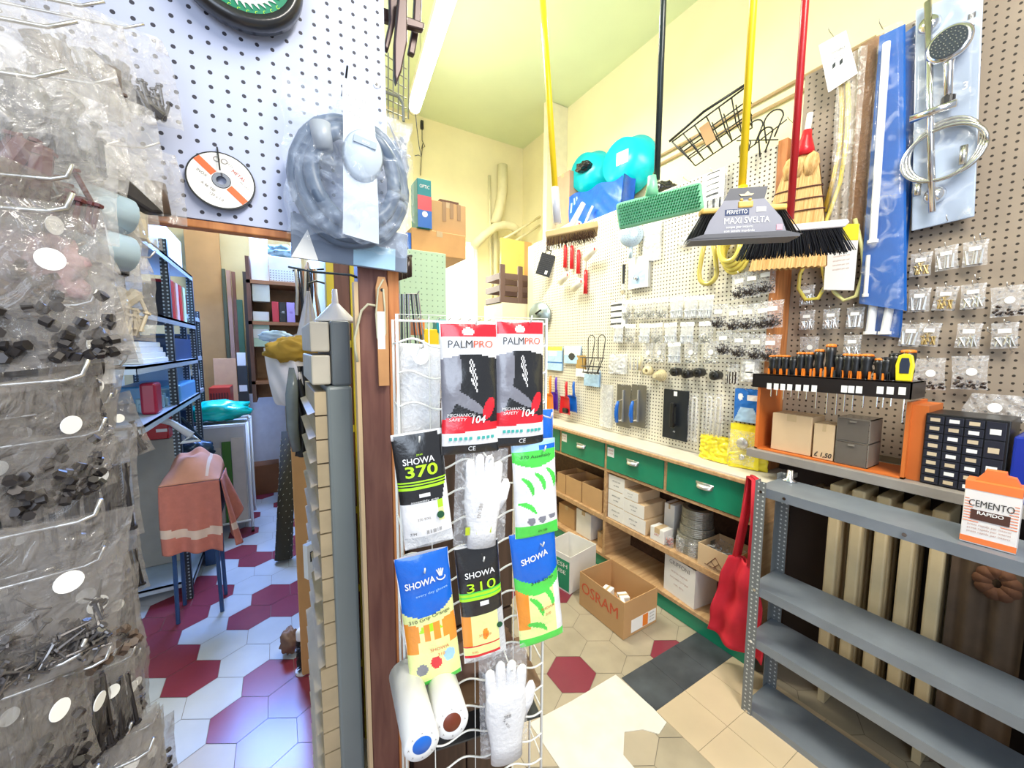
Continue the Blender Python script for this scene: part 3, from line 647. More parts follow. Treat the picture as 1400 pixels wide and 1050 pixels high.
# white plug pack, small tools
t, w_, h, D = flat_pack('hanging_pack', 'crumpled clear pack of white hooks left of the small tools', 'pack', (835, 484, 858, 511), [clearw], lambda u, v: 0, .02, .008)
c = bits('bolt', w_, h, 14, -.012, -.002); c.build('contents', whitem, t)
flat_pack('hanging_pack', 'white moulded bracket at the left end of the top row of packs', 'bracket', (838, 413, 858, 447), [paper, dkgrey], lambda u, v: 1 if abs(v*4 % 1-.5) < .12 and u < .8 else 0, .02)
for i in range(3):
    p = AX(862+i*5, 488, BX-.02); b = M().cyl((0, 0, 0), (0, 0, -.05), .003).cyl((0, 0, -.05), (0, 0, -.085), .006, .004)
    tag(b.build('small_chisel', [wire]), f'small metal tool, {ORD[i+1]} of three beside the pack of white hooks', 'tool', 'three small metal tools', loc=p, rz=RW)
    
# clear sleeve and the two blue-handled trowels
flat_pack('hanging_pack', 'long clear sleeve left of the blue-handled trowels', 'pack', (822, 526, 838, 584), [clearw], lambda u, v: 0, .015, .004)
for i, (x0, x1) in enumerate(((843, 862), (863, 883))):
    t, w_, h = wallthing('notched_trowel', ['left notched trowel with a blue handle on the cream pegboard', 'right notched trowel with a blue handle beside the empty part of the cream pegboard'][i], 'trowel', (x0, 526, x1, 584), BX-.02, 'blue-handled trowels')
    b = M().box(-w_/2, 0, 0, w_/2, .0015, h)
    for k in range(14): b.box(w_/2, 0, k*h/14, w_/2+.004, .0015, k*h/14+h/28)
    b.build('blade', mat('trowel_steel', (.20, .19, .17), .35, .6), t)
    M().box(-.004, -.012, h*.12, .006, 0, h*.88).build('spine', mat('alu_spine', (.55, .56, .58), .3, .7), t, bev=.002)
    M().tube([(-.012, -.045, h*.12), (-.016, -.05, h*.3), (-.014, -.048, h*.5), (-.01, -.04, h*.62)], [.011, .014, .012, .008], 10).build('handle', blue, t, smooth=True)
    M().tube([(-.01, -.04, h*.62), (0, -.008, h*.66)], .005, 6).tube([(-.012, -.045, h*.16), (0, -.008, h*.16)], .005, 6).build('tang', chrome, t)
    hook(Vector((BX, t.location.y, t.location.z+h-.01)), .04)
# ring, stacked washers, rubber caps
cb = mat('cream_rubber', (.70, .60, .36), .5)
tag(M().lathe([(.011, -.018), (.027, -.018), (.029, 0), (.027, .018), (.011, .018), (.011, -.018)], n=24, ax='y').build('pipe_ring', cb, smooth=True), 'cream plastic pipe ring left of the stepped cream cone', 'ring', loc=AX(886, 507, BX-.04), rz=RW); hook(AX(886, 505, BX), .07)
tag(M().tube([(0, 0, 0), (0, 0, -.09)], .008, 8).build('cream_rod', cb, smooth=True), 'short cream plastic pin hanging left of the pipe ring', 'pin', loc=AX(875, 487, BX-.02), rz=RW)
b = M()
for k in range(6): b.lathe([(.010, -.03-k*.012), (.036-.0045*k, -.03-k*.012), (.036-.0045*k, -.02-k*.012), (.010, -.02-k*.012)], n=24, ax='y')
tag(b.build('stepped_cone', cb), 'cream stepped rubber cone left of the black rubber caps', 'rubber cone', loc=AX(908, 513, BX+.0), rz=RW)
for k, (x, y) in enumerate(((929, 508), (945, 511), (961, 509), (984, 513))):
    b = M().lathe([(.012, -.048), (.024, -.05), (.026, -.04), (.022, 0), (0, 0)], n=22, ax='y').lathe([(.012, -.048), (.010, -.02), (0, -.02)], n=22, ax='y')
    tag(b.build('rubber_coupling', black, smooth=True), f'black rubber cap, {ORD[k+1]} from the left of four on the cream pegboard', 'rubber cap', 'black rubber caps', loc=AX(x, y, BX-.02), rz=RW-.15)
flat_pack('hanging_pack', 'clear pack with dark strips right of the black rubber caps', 'pack', (996, 498, 1012, 524), [clear, darkm], lambda u, v: 1 if int(u*9) % 2 and v < .6 else 0, .02)
flat_pack('hanging_pack', 'crumpled white pack above the blue hanging pack', 'pack', (1016, 491, 1041, 522), [clearw, paper, dkgrey], lambda u, v: 1 if .3 < u < .75 and .15 < v < .9 and not (.4 < v < .45) else 2 if .3 < u < .7 and .4 < v < .45 else 0, .02, .006)
# black plastic float with sheen, white brackets
t, w_, h = wallthing('plastering_float', 'black rectangular plastering float hanging on the cream pegboard', 'float', (908, 533, 942, 601), BX-.02)
M().box(-w_/2, -.012, 0, w_/2, .0, h).build('plate', mat('float_black', (.015, .018, .024), .3), t, bev=.003)
M().box(-.012, -.045, h*.25, .012, -.03, h*.75).box(-.008, -.035, h*.27, .008, -.01, h*.33).box(-.008, -.035, h*.67, .008, -.01, h*.73).build('handle', black, t, bev=.004)
M().box(-.012, -.0135, h*.88, .010, -.0122, h*.97).build('price_label', paper, t); text('CE', t, paper, .012, 0, h*.16, -.0135)
wb_ = mat('white_bracket', (.78, .76, .70), .4)
for k, (x0, x1, n) in enumerate(((944, 958, 1), (963, 992, 2))):
    t, w_, h = wallthing('bracket_pack', ['clear sleeve with one long white hook right of the black float', 'clear sleeve with two long white hooks above the yellow bag'][k], 'pack', (x0, 537, x1, 603), BX-.015)
    b = M()
    for q in range(n):
        cx = (q-.5*(n-1))*w_*.42; b.tube([(cx-.012, -.015, h*.08), (cx-.012, -.015, h*.85)]+arc((cx, -.015, h*.86), .013, 180, 0, 6)+[(cx+.013, -.015, h*.5), (cx+.012, -.015, h*.1)], .005, 6)
    b.build('hooks', wb_, t, smooth=True)
    M().grid(lambda u, v: ((u-.5)*w_, -.024+.003*sin(u*22+v*9), v*h), 16, 16).build('sleeve', clear, t, smooth=True)
t, w_, h, D = flat_pack('hanging_pack', 'bright blue pack with white circle above the yellow disc pack', 'pack', (1007, 532, 1044, 577), [blu, paper, lb], lambda u, v: 1 if (u-.24)**2*1.2+(v-.76)**2 < .012 or (.5 < u < .9 and .68 < v < .84) else 2 if v < .45 and abs(u-.5) < .5-v*.6 else 0, .02)
ylw = mat('yellow_pack', (.90, .74, .03), .35, coat=.3)
tag(M().grid(lambda u, v: (-(.02+.05*u)+.004*sin(v*20+u*6), (u-.5)*.16, v*(.12-.05*u)), 16, 10).build('yellow_cloth', ylw, smooth=True, solid=.002), 'flat yellow sheet sticking out at the right end of the green drawer counter', 'sheet', loc=(1.985, .99, .917))
t, w_, h, D = flat_pack('hanging_pack', 'yellow pack holding a round metal disc standing on the counter end', 'pack', (1001, 584, 1042, 642), [ylw, clear], lambda u, v: 1 if v < .0 else 0, .025, X=1.97, hk=False)
t.location.z = .919
M().lathe([(0, 0), (.026, 0), (.028, .006), (.015, .012), (0, .012)], c=(-.0, -.048, h*.58), n=28, ax='y').build('metal_disc', mat('disc_metal', (.55, .53, .48), .35, .8, var=.15), t, smooth=True)
M().lathe([(0, 0), (.014, 0), (.012, .01), (0, .01)], c=(.0, -.044, h*.25), n=22, ax='y').build('small_disc', wire, t, smooth=True)
M().grid(lambda u, v: ((u-.5)*w_*.9, -.052+.003*sin(u*17+v*14), h*.08+v*h*.8), 20, 20).build('blister', clear, t, smooth=True)
t, w_, h, D = flat_pack('hanging_pack', 'low bright yellow bag lying on the counter left of the disc pack', 'pack', (961, 601, 1002, 634), [ylw], lambda u, v: 0, .03, .012, X=1.96, hk=False); t.location.z = .919
hook(AX(993, 578, BX), .09)
# round shower head pack, long white pack, blister pack, grey tool
p = AX(863, 322, BX-.06)
t = thing('rain_shower', 'round pale blue-grey shower head below the green broom', 'shower head', p, -.85)
M().lathe([(0, -.02), (.068, -.02), (.074, -.008), (.068, .004), (.02, .02), (0, .02)], n=36, ax='y').build('head', mat('pale_blue_chrome', (.50, .62, .72), .3, .3), t, smooth=True)
b = M()
for rr, n in ((.014, 6), (.028, 12), (.042, 18), (.056, 24)):
    for k in range(n): b.cyl((rr*cos(6.283*k/n), -.0215, rr*sin(6.283*k/n)), (rr*cos(6.283*k/n), -.020, rr*sin(6.283*k/n)), .0022, n=5)
b.build('nozzles', mat('nozzle_grey', (.22, .30, .38)), t)
M().cyl((0, 0, -.06), (0, -.005, -.14), .014, .012).build('neck', mat('pale_blue_chrome', (.5, .6, .7)), t, smooth=True); hook(p+Vector((.06, 0, .03)), .07)
flat_pack('hanging_pack', 'tall white printed pack hanging right of the round shower head', 'pack', (881, 302, 905, 357), [clearw, paper, lb], lambda u, v: 1 if .1 < u < .9 and .35 < v < .97 and int(v*24) % 3 else 0, .015, .004)
t, w_, h, D = flat_pack('blister_pack', 'white blister pack with a small metal fitting in the middle of the cream pegboard', 'pack', (862, 352, 889, 394), [paper, lb, wire], lambda u, v: 1 if .12 < u < .88 and .12 < v < .55 else 0, .02)
M().lathe([(0, -.02), (.012, -.018), (.014, 0), (0, 0)], c=(0, -.026, h*.32), n=18, ax='y').build('fitting', chrome, t, smooth=True)
t, w_, h = wallthing('pipe_cutter', 'slim grey and black hand tool left of the white blister pack', 'tool', (847, 362, 858, 402), BX-.03)
M().cyl((0, 0, h*.35), (0, 0, h), .008, .011).build('grip', black, t); M().cyl((0, 0, 0), (0, 0, h*.36), .006).box(-.012, -.008, 0, .012, .008, .025).build('jaw', wire, t)
hook(t.location+Vector((.03, 0, h)), .05)
# small paint rollers with red handles
for k, (x, y, rl) in enumerate(((773, 335, 0), (782, 336, 1), (791, 342, 0), (801, 369, 1))):
    p = AX(x, y, BX-.022)
    t = thing('paint_roller', f'small paint roller with a red handle, {ORD[k+1]} from the left on the cream pegboard', 'paint roller', p, RW, 'red-handled paint rollers')
    b = M().tube([(0, 0, 0), (0, 0, -.03), (0, 0, -.06), (0, 0, -.115)], [.008, .0105, .009, .011], 8); b.build('handle', red, t, smooth=True)
    M().tube([(0, 0, 0), (0, -.0, .035), (.01, -.01, .045), (.05, -.03, .05)] if rl else [(0, 0, -.11), (0, -.0, -.17), (-.01, -.01, -.18), (.03, -.03, -.19)], .0025, 6).build('wire', wire, t, smooth=True)
    zz = .05 if rl else -.19; x0 = .02 if rl else -.01
    M().tube([(x0, -.02, zz), (x0+.09, -.05, zz+.02)], .017, 12).build('roller_sleeve', mat('cream_fleece', (.78, .74, .62), .9, bump=.3), t, smooth=True)
    M().lathe([(0, 0), (.007, 0), (.007, .002), (0, .002)], c=(x0+.091, -.053, zz+.02), n=14, ax='y').build('end_cap', red, t); t.scale = (1.5,)*3
hook(AX(788, 330, BX), .1)
# black mesh tray hanging at the left edge
t = thing('paint_tray', 'black ribbed paint grid hanging tilted at the far edge of the cream pegboard', 'paint grid', AX(746, 362, 1.93), 0, rot=(0, .30, -.62))
b = M().box(-.06, 0, -.09, .06, .012, .09)
for k in range(11): b.box(-.052, -.004, -.08+k*.0155, .052, 0, -.073+k*.0155)
b.build('grid', black, t, bev=.002); M().box(.012, -.006, -.075, .032, -.0042, -.045).build('sticker', paper, t); M().tube([(-.03, .006, .09), (-.03, .006, .12), (.01, .006, .12), (.01, .006, .09)], .006, 6).build('hanger', black, t)
# yellow loops of hose, white pack, star
hosey = mat('yellow_hose', (.82, .68, .12), .25, coat=.4); hosec = mat('olive_clear_hose', (.55, .45, .10), .25, coat=.4)
for k, (r, m, lb_) in enumerate((((957, 318, 985, 388), hosec, 'thin olive hose folded in a drop loop under the boxed broom head'), ((986, 326, 1024, 372), hosey, 'coiled bright yellow hose behind the boxed broom head'))):
    yc, w_, z0, z1 = RECT(0, BX-.03, *r); b = M()
    if k == 0: b.tube([(-.01, 0, z1-z0+.05), (-w_*.38, 0, (z1-z0)*.5), (-w_*.45, 0, (z1-z0)*.25)]+arc((0, 0, w_*.42), w_*.42, 180, 360, 12)+[(w_*.36, -.01, (z1-z0)*.5), (.0, -.01, z1-z0+.05)], .012, 8)
    else:
        for q in range(4): b.tube([(w_*.44*cos(a*pi/12)*(1-.05*q), -.02*q+.02, (z1-z0)*.5+(z1-z0)*.5*sin(a*pi/12)*(1-.05*q)+.012*q) for a in range(25)], .0115, 8)
    tag(b.build('hose', m, smooth=True), lb_, 'hose', loc=(BX-.04, yc, z0), rz=RW)
flat_pack('hanging_pack', 'white printed pack with stripes hanging left of the boxed broom head', 'pack', (963, 236, 993, 290), [clearw, paper, dkgrey], lambda u, v: (2 if int(v*30) % 4 == 0 and .2 < u < .8 and v > .4 else 1) if v > .3 else (2 if int(u*11) % 3 == 0 else 0), .02)
b = M()
for k in range(9): a = k*2*pi/9; b.tube([(0, 0, 0), (.018*cos(a), -.012, .018*sin(a)), (.034*cos(a), -.004, .034*sin(a))], [.006, .009, .004], 6)
tag(b.build('white_bow', clearw, smooth=True), 'small crumpled white bag on the pegboard under the green broom', 'bag', loc=AX(935, 331, BX-.012), rz=RW)
# wire baskets above the board
t = thing('wire_basket', 'black wire shower basket with a paper tag above the cream pegboard', 'wire basket', AX(984, 196, 1.90), RW+.3)
b = M(); W, Dp, H = .17, .09, .11
for z, k in ((0, .8), (H*.5, .9), (H, 1)): b.tube([(-W*k, -Dp*k, z), (W*k, -Dp*k, z), (W*k, Dp*.6, z), (-W*k, Dp*.6, z), (-W*k, -Dp*k, z)], .0042 if z == H else .0034, 5)
for i in range(7): x = -W+W*i/3; b.tube([(x, -Dp, H), (x*.8, -Dp*.8, 0), (x*.8, Dp*.5, 0), (x, Dp*.6, H+.04)], .0032, 5)
b.tube([(-W*1.05, -Dp*1.2, H), (0, -Dp*1.25, H+.015), (W*1.05, -Dp*1.2, H)], .006, 6)
o = b.build('wire_frame', black, t, smooth=True); t.rotation_euler = (0, -.38, RW+.3)
M().box(-.045, -Dp-.004, -.02, .0, -Dp-.002, .08).build('paper_tag', card, t)
t = thing('wire_basket', 'black wire rack of round loops hanging right of the shower basket', 'wire basket', AX(1040, 190, 1.95), RW)
b = M()
for (cx, cz, r_) in ((-.03, .06, .035), (.05, .06, .04), (.02, .01, .03), (-.07, 0, .025)): b.tube([(cx-r_*.6, 0, cz-.09), (cx-r_, 0, cz)]+arc((cx, 0, cz), r_, 180, 0, 10)+[(cx+r_*.6, -.03, cz-.09)], .0036, 5)
b.tube([(-.10, 0, -.04), (.11, -.01, .03)], .003, 5).tube([(-.1, -.02, .03), (.09, -.03, -.05)], .003, 5); b.build('wire_frame', black, t, smooth=True)
b = M().tube([AX(x, y, X)-Vector((2.0, 1.0, 2.6)) for x, y, X in ((1076, 140, 2.1), (1060, 200, 2.05), (1000, 235, 2.0))], .006, 6)

# straw broom hung upside down on the board
p = AX(1096, 212, 1.945); zb = AX(1085, 366, 1.945).z; h = p.z-zb
t = thing('straw_broom', 'straw whisk broom with a red cap behind the black-bristled broom', 'broom', (1.945, p.y+.035, zb), rot=(0, .09, RW))
straw = wood('straw', (.50, .27, .08), (.80, .52, .22), (90, 90, 2), .8)
def sb(u, v):
    ww = lerp(.155, .055, v**1.15); a = (u*2-1); th = .026*sqrt(max(0, 1-a*a*.96))*(1.1-.4*v)
    return a*ww, th
b = M()
for s in (-1, 1): b.grid(lambda u, v: (sb(u, v)[0], s*sb(u, v)[1]+.0015*sin(u*150), v*h*.98+(1-v)*.003*sin(u*90)), 60, 20)
b.build('straw_bundle', straw, t, smooth=True)
for k in range(-1, 2): M().lathe([(.0, h*1.01), (.022, h*.97), (.030, h*.9), (.018, h*.80)], c=(k*.038, -.006, 0), n=12).build('straw_shoulder', straw, t, smooth=True)
for z in (.50, .60, .70):
    ww = lerp(.155, .055, z**1.15)+.003; b = M().tube([(ww*cos(a*pi/12), .030*sin(a*pi/12)*(1.1-.4*z), h*z) for a in range(25)], .0028, 5); b.build('stitching', mat('dark_twine', (.10, .03, .02), .7), t, smooth=True)
M().lathe([(.040, 0), (.034, .03), (.020, .07), (.016, .10), (0, .105)], c=(0, 0, h*.99), n=16).build('red_cap', red, t, smooth=True)
M().cyl((0, 0, h+.08), (0, 0, h+.16), .011, n=10).build('hanging_rod', wb_, t)

# hose in long clear sleeve with header card
BX = NEAR
t = thing('hose_pack', 'long clear sleeve with gold hoses and a white header card', 'hose pack', (BX-.03, AX(1152, 200, BX-.03).y, AX(1152, 412, BX-.03).z), RW)
X_ = BX-.03; yc = t.location.y; z0 = t.location.z
L_ = lambda x, y: (yc-AX(x, y, X_).y, AX(x, y, X_).z-z0)
def poly(pts, y=0): return [(L_(a, b_)[0], y, L_(a, b_)[1]) for a, b_ in pts]
gold = mat('gold_hose', (.62, .42, .06), .3, .4)
M().tube(poly([(1160, 110), (1162, 150), (1158, 200), (1150, 250), (1136, 290), (1122, 325), (1108, 350), (1095, 375), (1093, 395), (1103, 410), (1120, 408), (1130, 390), (1126, 365), (1118, 345)], -.01), .008, 8).build('hose', hosey, t, smooth=True)
M().tube(poly([(1150, 110), (1152, 150), (1149, 200), (1140, 245), (1128, 290)], -.004), .009, 8).build('hose', gold, t, smooth=True)
M().tube(poly([(1170, 300), (1180, 340), (1183, 370), (1172, 405), (1155, 411), (1142, 400), (1132, 380)], -.01), .008, 8).build('hose', mat('pale_hose', (.72, .68, .28), .25), t, smooth=True)
a0, a1 = L_(1126, 400), L_(1188, 70)
M().grid(lambda u, v: (lerp(a0[0], a1[0], u), -.022+.006*sin(u*16+v*5)+.002*sin(v*40), lerp(a0[1], a1[1]+.02, v)), 24, 30).build('sleeve', film('long_sleeve', (.88, .84, .76), .80, .15, 26), t, smooth=True)
P = [L_(1124, 66), L_(1161, 46), L_(1177, 104), L_(1137, 130)]
o = M().prism(P, -.032, -.030).build('header_card', paper, t)
mp = L_(1150, 85)
text('FLESSIBILE', o, ink, .015, mp[0], mp[1]+.035, -.0325, rotd=-0, sx=.7); text('GAS 15x15', o, ink, .013, mp[0], mp[1]+.01, -.0325, sx=.7)
for q in (-.012, .012): M().prism([(mp[0]+q-.004, mp[1]-.03), (mp[0]+q+.006, mp[1]-.022), (mp[0]+q+.004, mp[1]-.004), (mp[0]+q-.006, mp[1]-.012)], -.0328, -.0322).build('printed_picture', dkgrey, o)
P = [L_(1137, 308), L_(1180, 308), L_(1172, 398), L_(1131, 397)]
o = M().prism(P, -.036, -.034).build('info_sheet', paper, t)
M().prism([P[0], P[1], L_(1178, 330), L_(1136, 330)], -.0372, -.0362).build('yellow_band', ylw, o)
mp = L_(1156, 345)
for q in range(5): text('istruzioni per uso', o, mat('faded_ink', (.5, .3, .25)), .010, mp[0], mp[1]-.018*q, -.0365, sx=.8)
hook(AX(1142, 52, BX), .07, 'dark wire peg hook holding the hose sleeve card', 'hook of the hose sleeve')
# brown pipe pack behind
flat_pack('pipe_pack', 'brown film pack between the hose sleeve and the blue tube pack', 'pack', (1168, 60, 1198, 330), [film('brown_film', (.36, .20, .11), .3, .15), clear], lambda u, v: 0, .01, .003, X=BX-.002, hk=False)

# blue tube packs
def tubepack(label, quad, tubes, X):
    yc = AX((quad[0][0]+quad[2][0])/2, (quad[0][1]+quad[2][1])/2, X).y; z0 = min(AX(*q, X).z for q in quad)
    t = thing('tube_pack', label, 'tube pack', (X, yc, z0), RW)
    l = lambda x, y: (yc-AX(x, y, X).y, AX(x, y, X).z-z0)
    M().prism([l(*q) for q in quad], -.003, 0).build('blue_card', mat('deep_blue_card', (.005, .10, .42), .3, var=.12, scale=4, coat=.4), t)
    for (xa, ya, xb, yb, r) in tubes:
        A_, B_ = l(xa, ya), l(xb, yb); o = M().cyl((A_[0], -.022, A_[1]), (B_[0], -.022, B_[1]), r, n=14).build('white_tube', mat('white_tube', (.78, .79, .80), .3), t, smooth=False)
        M().lathe([(r, 0), (r*1.45, 0), (r*1.45, .012), (r, .012)], c=(B_[0], -.022, B_[1]-.004), n=16).build('end_collar', white, o)
    q = [l(*q) for q in quad]
    M().grid(lambda u, v: (lerp(lerp(q[0][0], q[1][0], u), lerp(q[3][0], q[2][0], u), 1-v)*.97, -.024-.016*sin(pi*u)**.5, lerp(lerp(q[0][1], q[1][1], u), lerp(q[3][1], q[2][1], u), 1-v)), 12, 12).build('blister', film('blister', (.9, .92, .95), .95, .08, 12, .15), t, smooth=True)
    return t
tubepack('long blue pack with one tall white tube left of the shower kit', [(1203, 50), (1238, 33), (1240, 425), (1175, 415)], [(1215, 62, 1196, 332, .012), (1190, 350, 1186, 405, .007)], BX-.048)
tubepack('wider blue pack behind with two short white tubes below', [(1225, 55), (1265, 25), (1232, 462), (1183, 456)], [(1213, 345, 1204, 412, .012), (1197, 416, 1192, 456, .014), (1220, 416, 1212, 456, .014)], BX-.004)
hook(AX(1208, 40, BX), .05, 'dark wire peg hook holding the tall blue tube pack', 'hook of the blue pack')
# shower kit
X_ = BX-.04; t = thing('shower_kit', 'large shower rail kit with round hand shower on a blue-white card', 'shower kit', (X_, AX(1290, 160, X_).y, AX(1290, 318, X_).z), RW)
yc = t.location.y; z0 = t.location.z
Q = [L_(1252, 14), L_(1345, -22), L_(1332, 296), L_(1246, 316)]
kitm = mat('kit_card', (.38, .46, .64), .35, var=.32, scale=3, coat=.3)
M().prism(Q, .0, .006).build('backing_card', [kitm], t, bev=.004)
o = M().grid(lambda u, v: (lerp(lerp(Q[3][0], Q[2][0], u), lerp(Q[0][0], Q[1][0], u), v)*.98, -.012-.025*sin(pi*u)**.4*sin(pi*v)**.3, lerp(lerp(Q[3][1], Q[2][1], u), lerp(Q[0][1], Q[1][1], u), v)), 20, 30).build('blister', film('blister'), t, smooth=True)
A_, B_ = L_(1272, 8), L_(1278, 292)
M().cyl((A_[0], -.03, A_[1]), (B_[0], -.03, B_[1]), .0105, n=16).build('rail', chrome, t, smooth=True)
for q in (L_(1272, 36), L_(1279, 268)): M().lathe([(0, -.035), (.024, -.03), (.030, -.01), (.026, 0), (0, 0)], c=(q[0], 0, q[1]), n=22, ax='y').build('rail_mount', chrome, t, smooth=True)
A_, B_ = L_(1250, 168), L_(1313, 146)
M().cyl((A_[0], -.042, A_[1]), (B_[0], -.042, B_[1]), .014, n=14).build('slider', chrome, t, smooth=True)
q = L_(1302, 66)
hd = M().lathe([(0, -.05), (.050, -.05), (.058, -.042), (.052, -.022), (.02, -.012), (0, -.01)], c=(q[0], 0, q[1]), n=32, ax='y').build('hand_shower', chrome, t, smooth=True)
M().lathe([(0, -.053), (.046, -.053), (.047, -.049), (0, -.049)], c=(q[0], 0, q[1]), n=30, ax='y').build('nozzle_face', mat('nozzle_black', (.03, .04, .05), .4), hd)
b = M()
for rr, n in ((.010, 6), (.020, 12), (.030, 18), (.039, 22)):
    for k in range(n): b.cyl((q[0]+rr*cos(6.283*k/n), -.0555, q[1]+rr*sin(6.283*k/n)), (q[0]+rr*cos(6.283*k/n), -.0525, q[1]+rr*sin(6.283*k/n)), .0017, n=5)
b.build('nozzles', wire, hd)
A_, B_ = L_(1300, 94), L_(1300, 142)
M().tube([(A_[0], -.025, A_[1]+.03), (A_[0], -.028, A_[1]), (B_[0], -.034, B_[1])], [.020, .013, .012], 12).build('shower_handle', chrome, t, smooth=True)
M().cyl((B_[0], -.034, B_[1]+.012), (B_[0], -.034, B_[1]-.02), .018, n=16).build('black_collar', black, t)
c0 = L_(1292, 207); b = M()
for k in range(3): b.tube([(c0[0]+(.088+.007*k)*cos(a*pi/14), -.022-.006*k, c0[1]+(.10-.006*k)*sin(a*pi/14)-.008*k) for a in range(29)], .0065, 8)
q = L_(1320, 215); b.cyl((q[0], -.03, q[1]+.03), (q[0], -.03, q[1]-.03), .010); q = L_(1258, 262); b.cyl((q[0], -.03, q[1]+.02), (q[0], -.03, q[1]-.02), .010)
b.build('coiled_hose', mat('chrome_hose', (.62, .61, .58), .25, 1.0, var=.2, scale=200), t, smooth=True)
for (x, y) in ((1328, 22), (1326, 40)): q = L_(x, y); M().box(q[0]-.008, -.0015, q[1]-.008, q[0]+.01, -.0002, q[1]+.009).build('printed_mark', ink, t)
q = L_(1326, 115); text('3', t, paper, .035, q[0]-.01, q[1]); q = L_(1318, 60)
hook(AX(1292, 3, BX), .06, 'dark wire peg hook at the top of the shower kit', 'hook of the shower kit')
# ================================================================ BROOMS HUNG FROM THE CEILING RAIL
def PD(px, py, D): return CAM + _ray(px, py)*D
tag(M().cyl((1.02, .95, 3.42), (1.02, -.2, 3.42), .012).box(1.0, .9, 3.42, 1.04, .93, 3.72).box(1.0, -.15, 3.42, 1.04, -.12, 3.72).build('hanging_rail', wire), 'metal rail under the ceiling that the broom handles hang from', 'rail')
def pole(t, base, top_px, m, r=.0115, z1=3.40, m2=None, split=None, label=None):
    "handle from the head straight up; the lean follows the photographed pole"
    d = _ray(*top_px); k = (Vector((base.x, base.y)).length)/(Vector((d.x, d.y)).length); P = CAM+d*k
    e = base + (P-base)*((z1-base.z)/(P.z-base.z)); Rm = t.rotation_euler.to_matrix().inverted()
    a, c = Rm @ (base-t.location), Rm @ (e-t.location)
    if split:
        f = (split-base.z)/(z1-base.z); mid = a.lerp(c, f); M().cyl(a, mid, r*1.35, r*1.25, 12).build('lower_sleeve', m2, t, smooth=True); a = mid
    M().cyl(a, c, r, n=12).build('handle', m, t, smooth=True)
    M().tube([c, c+Vector((0, 0, .015)), c+Vector((.012, 0, .03)), c+Vector((0, 0, .045)), c+Vector((-.012, 0, .03)), c+Vector((0, 0, .015))], .003, 5).build('hanging_loop', black, t)
def bristles(w_top, w_bot, d_top, d_bot, h, rows, cols, r=.0016, z0=0, jit=.004):
    b = M()
    for i in range(cols):
        for j in range(rows):
            u, v = (i+.5)/cols-.5, (j+.5)/rows-.5 if rows > 1 else 0
            b.cyl((u*w_top, v*d_top, z0), (u*w_bot+R.uniform(-jit, jit), v*d_bot+R.uniform(-jit, jit), z0-h*(1-.06*R.random())), r, r*.8, n=4, cap=False)
    return b
FACE = -YAW
# green rubber broom, bristle face toward the room
c = PD(901, 281, 1.50); t = thing('rubber_broom', 'mint green rubber broom with a black handle, bristle side turned outwards', 'broom', c, rot=(0, radians(-12), radians(-48)))
mint = mat('mint_plastic', (.25, .66, .38), .35, var=.03); mintd = mat('green_rubber', (.01, .30, .10), .5)
W, H = .315, .105
M().box(-W/2, 0, -H/2, W/2, .03, H/2).build('head', mint, t, bev=.012)
b = M()
for i in range(30):
    for j in range(8): x = (i+.5+.5*(j % 2))/31*W*.96-W*.48; z = (j+.5)/8*H*.84-H*.42; b.cyl((x, .002, z), (x+.001, -.020, z-.005), .0036, .0022, n=5)
b.build('rubber_bristles', mintd, t)
M().tube([(-.02, .015, H*.45), (-.014, .015, H*.8), (-.01, .012, H*1.15)], [.026, .020, .016], 12).build('socket', mint, t, smooth=True)
t.rotation_euler = (0, radians(-9), radians(-48)); bl = PD(898, 246, 1.51)
q = thing('x', 'x', 'x'); bpy.data.objects.remove(q)
Rm = (Matrix.Rotation(radians(-48), 3, 'Z') @ Matrix.Rotation(radians(-9), 3, 'Y')).inverted()
d = _ray(907, 0); k = (Vector((bl.x, bl.y)).length)/(Vector((d.x, d.y)).length); P = CAM+d*k; e = bl+(P-bl)*((3.40-bl.z)/(P.z-bl.z))
M().cyl(Rm @ (bl-t.location), Rm @ (e-t.location), .0115, n=12).build('handle', mat('black_handle', (.02, .03, .03), .25), t, smooth=True)
# boxed broom head: MAXI SVELTA
c = PD(1013, 300, 1.22); t = thing('boxed_broom', 'dark-bristled broom in a grey cardboard sleeve on a yellow handle', 'broom', c, radians(-42))
W = .34
M().box(-W*.36, -.02, .018, W*.36, .02, .036).build('head', mat('amber_wood', (.72, .45, .10), .4), t, bev=.006)
bristles(W*.70, W*.96, .03, .06, .085, 6, 46, z0=.02).build('bristles', black, t)
# grey sleeve of card
s_ = M()
top, mid, bot = [(-.060, .085), (.060, .085)], [(-.045, .045), (.050, .045)], [(-W*.49, -.062), (W*.47, -.058)]
gp = mat('sleeve_grey', (.10, .10, .115), .5); gp2 = mat('sleeve_light_grey', (.26, .26, .31), .45)
s_.prism([(-.062, .048), (-.045, .085), (.060, .085), (.052, .048)], -.030, -.027)
s_.prism([(-.062, .048), (.052, .048), (.100, -.010), (W*.34, -.050), (-W*.34, -.050), (-.100, -.010)], -.034, -.031, 1)
s_.prism([(-W*.34, -.050), (W*.34, -.050), (W*.47, -.062), (-W*.49, -.066)], -.036, -.031, 0)
s_.box(-W*.45, -.036, -.068, W*.45, .036, -.062, 0)
sv = s_.build('card_sleeve', [gp, gp2], t)
text('PERFETTO', sv, paper, .017, -.024, .012, -.0355, sx=.75); text('MAXI SVELTA', sv, paper, .026, .004, -.014, -.0355, sx=.82)
text('scopa per interni', sv, paper, .011, -.015, -.032, -.0355); text('con setole morbide', sv, paper, .011, -.015, -.044, -.0355)
M().box(-.058, -.0349, .003, .010, -.0342, .021).build('logo_panel', mat('logo_navy', (.02, .04, .12)), sv)
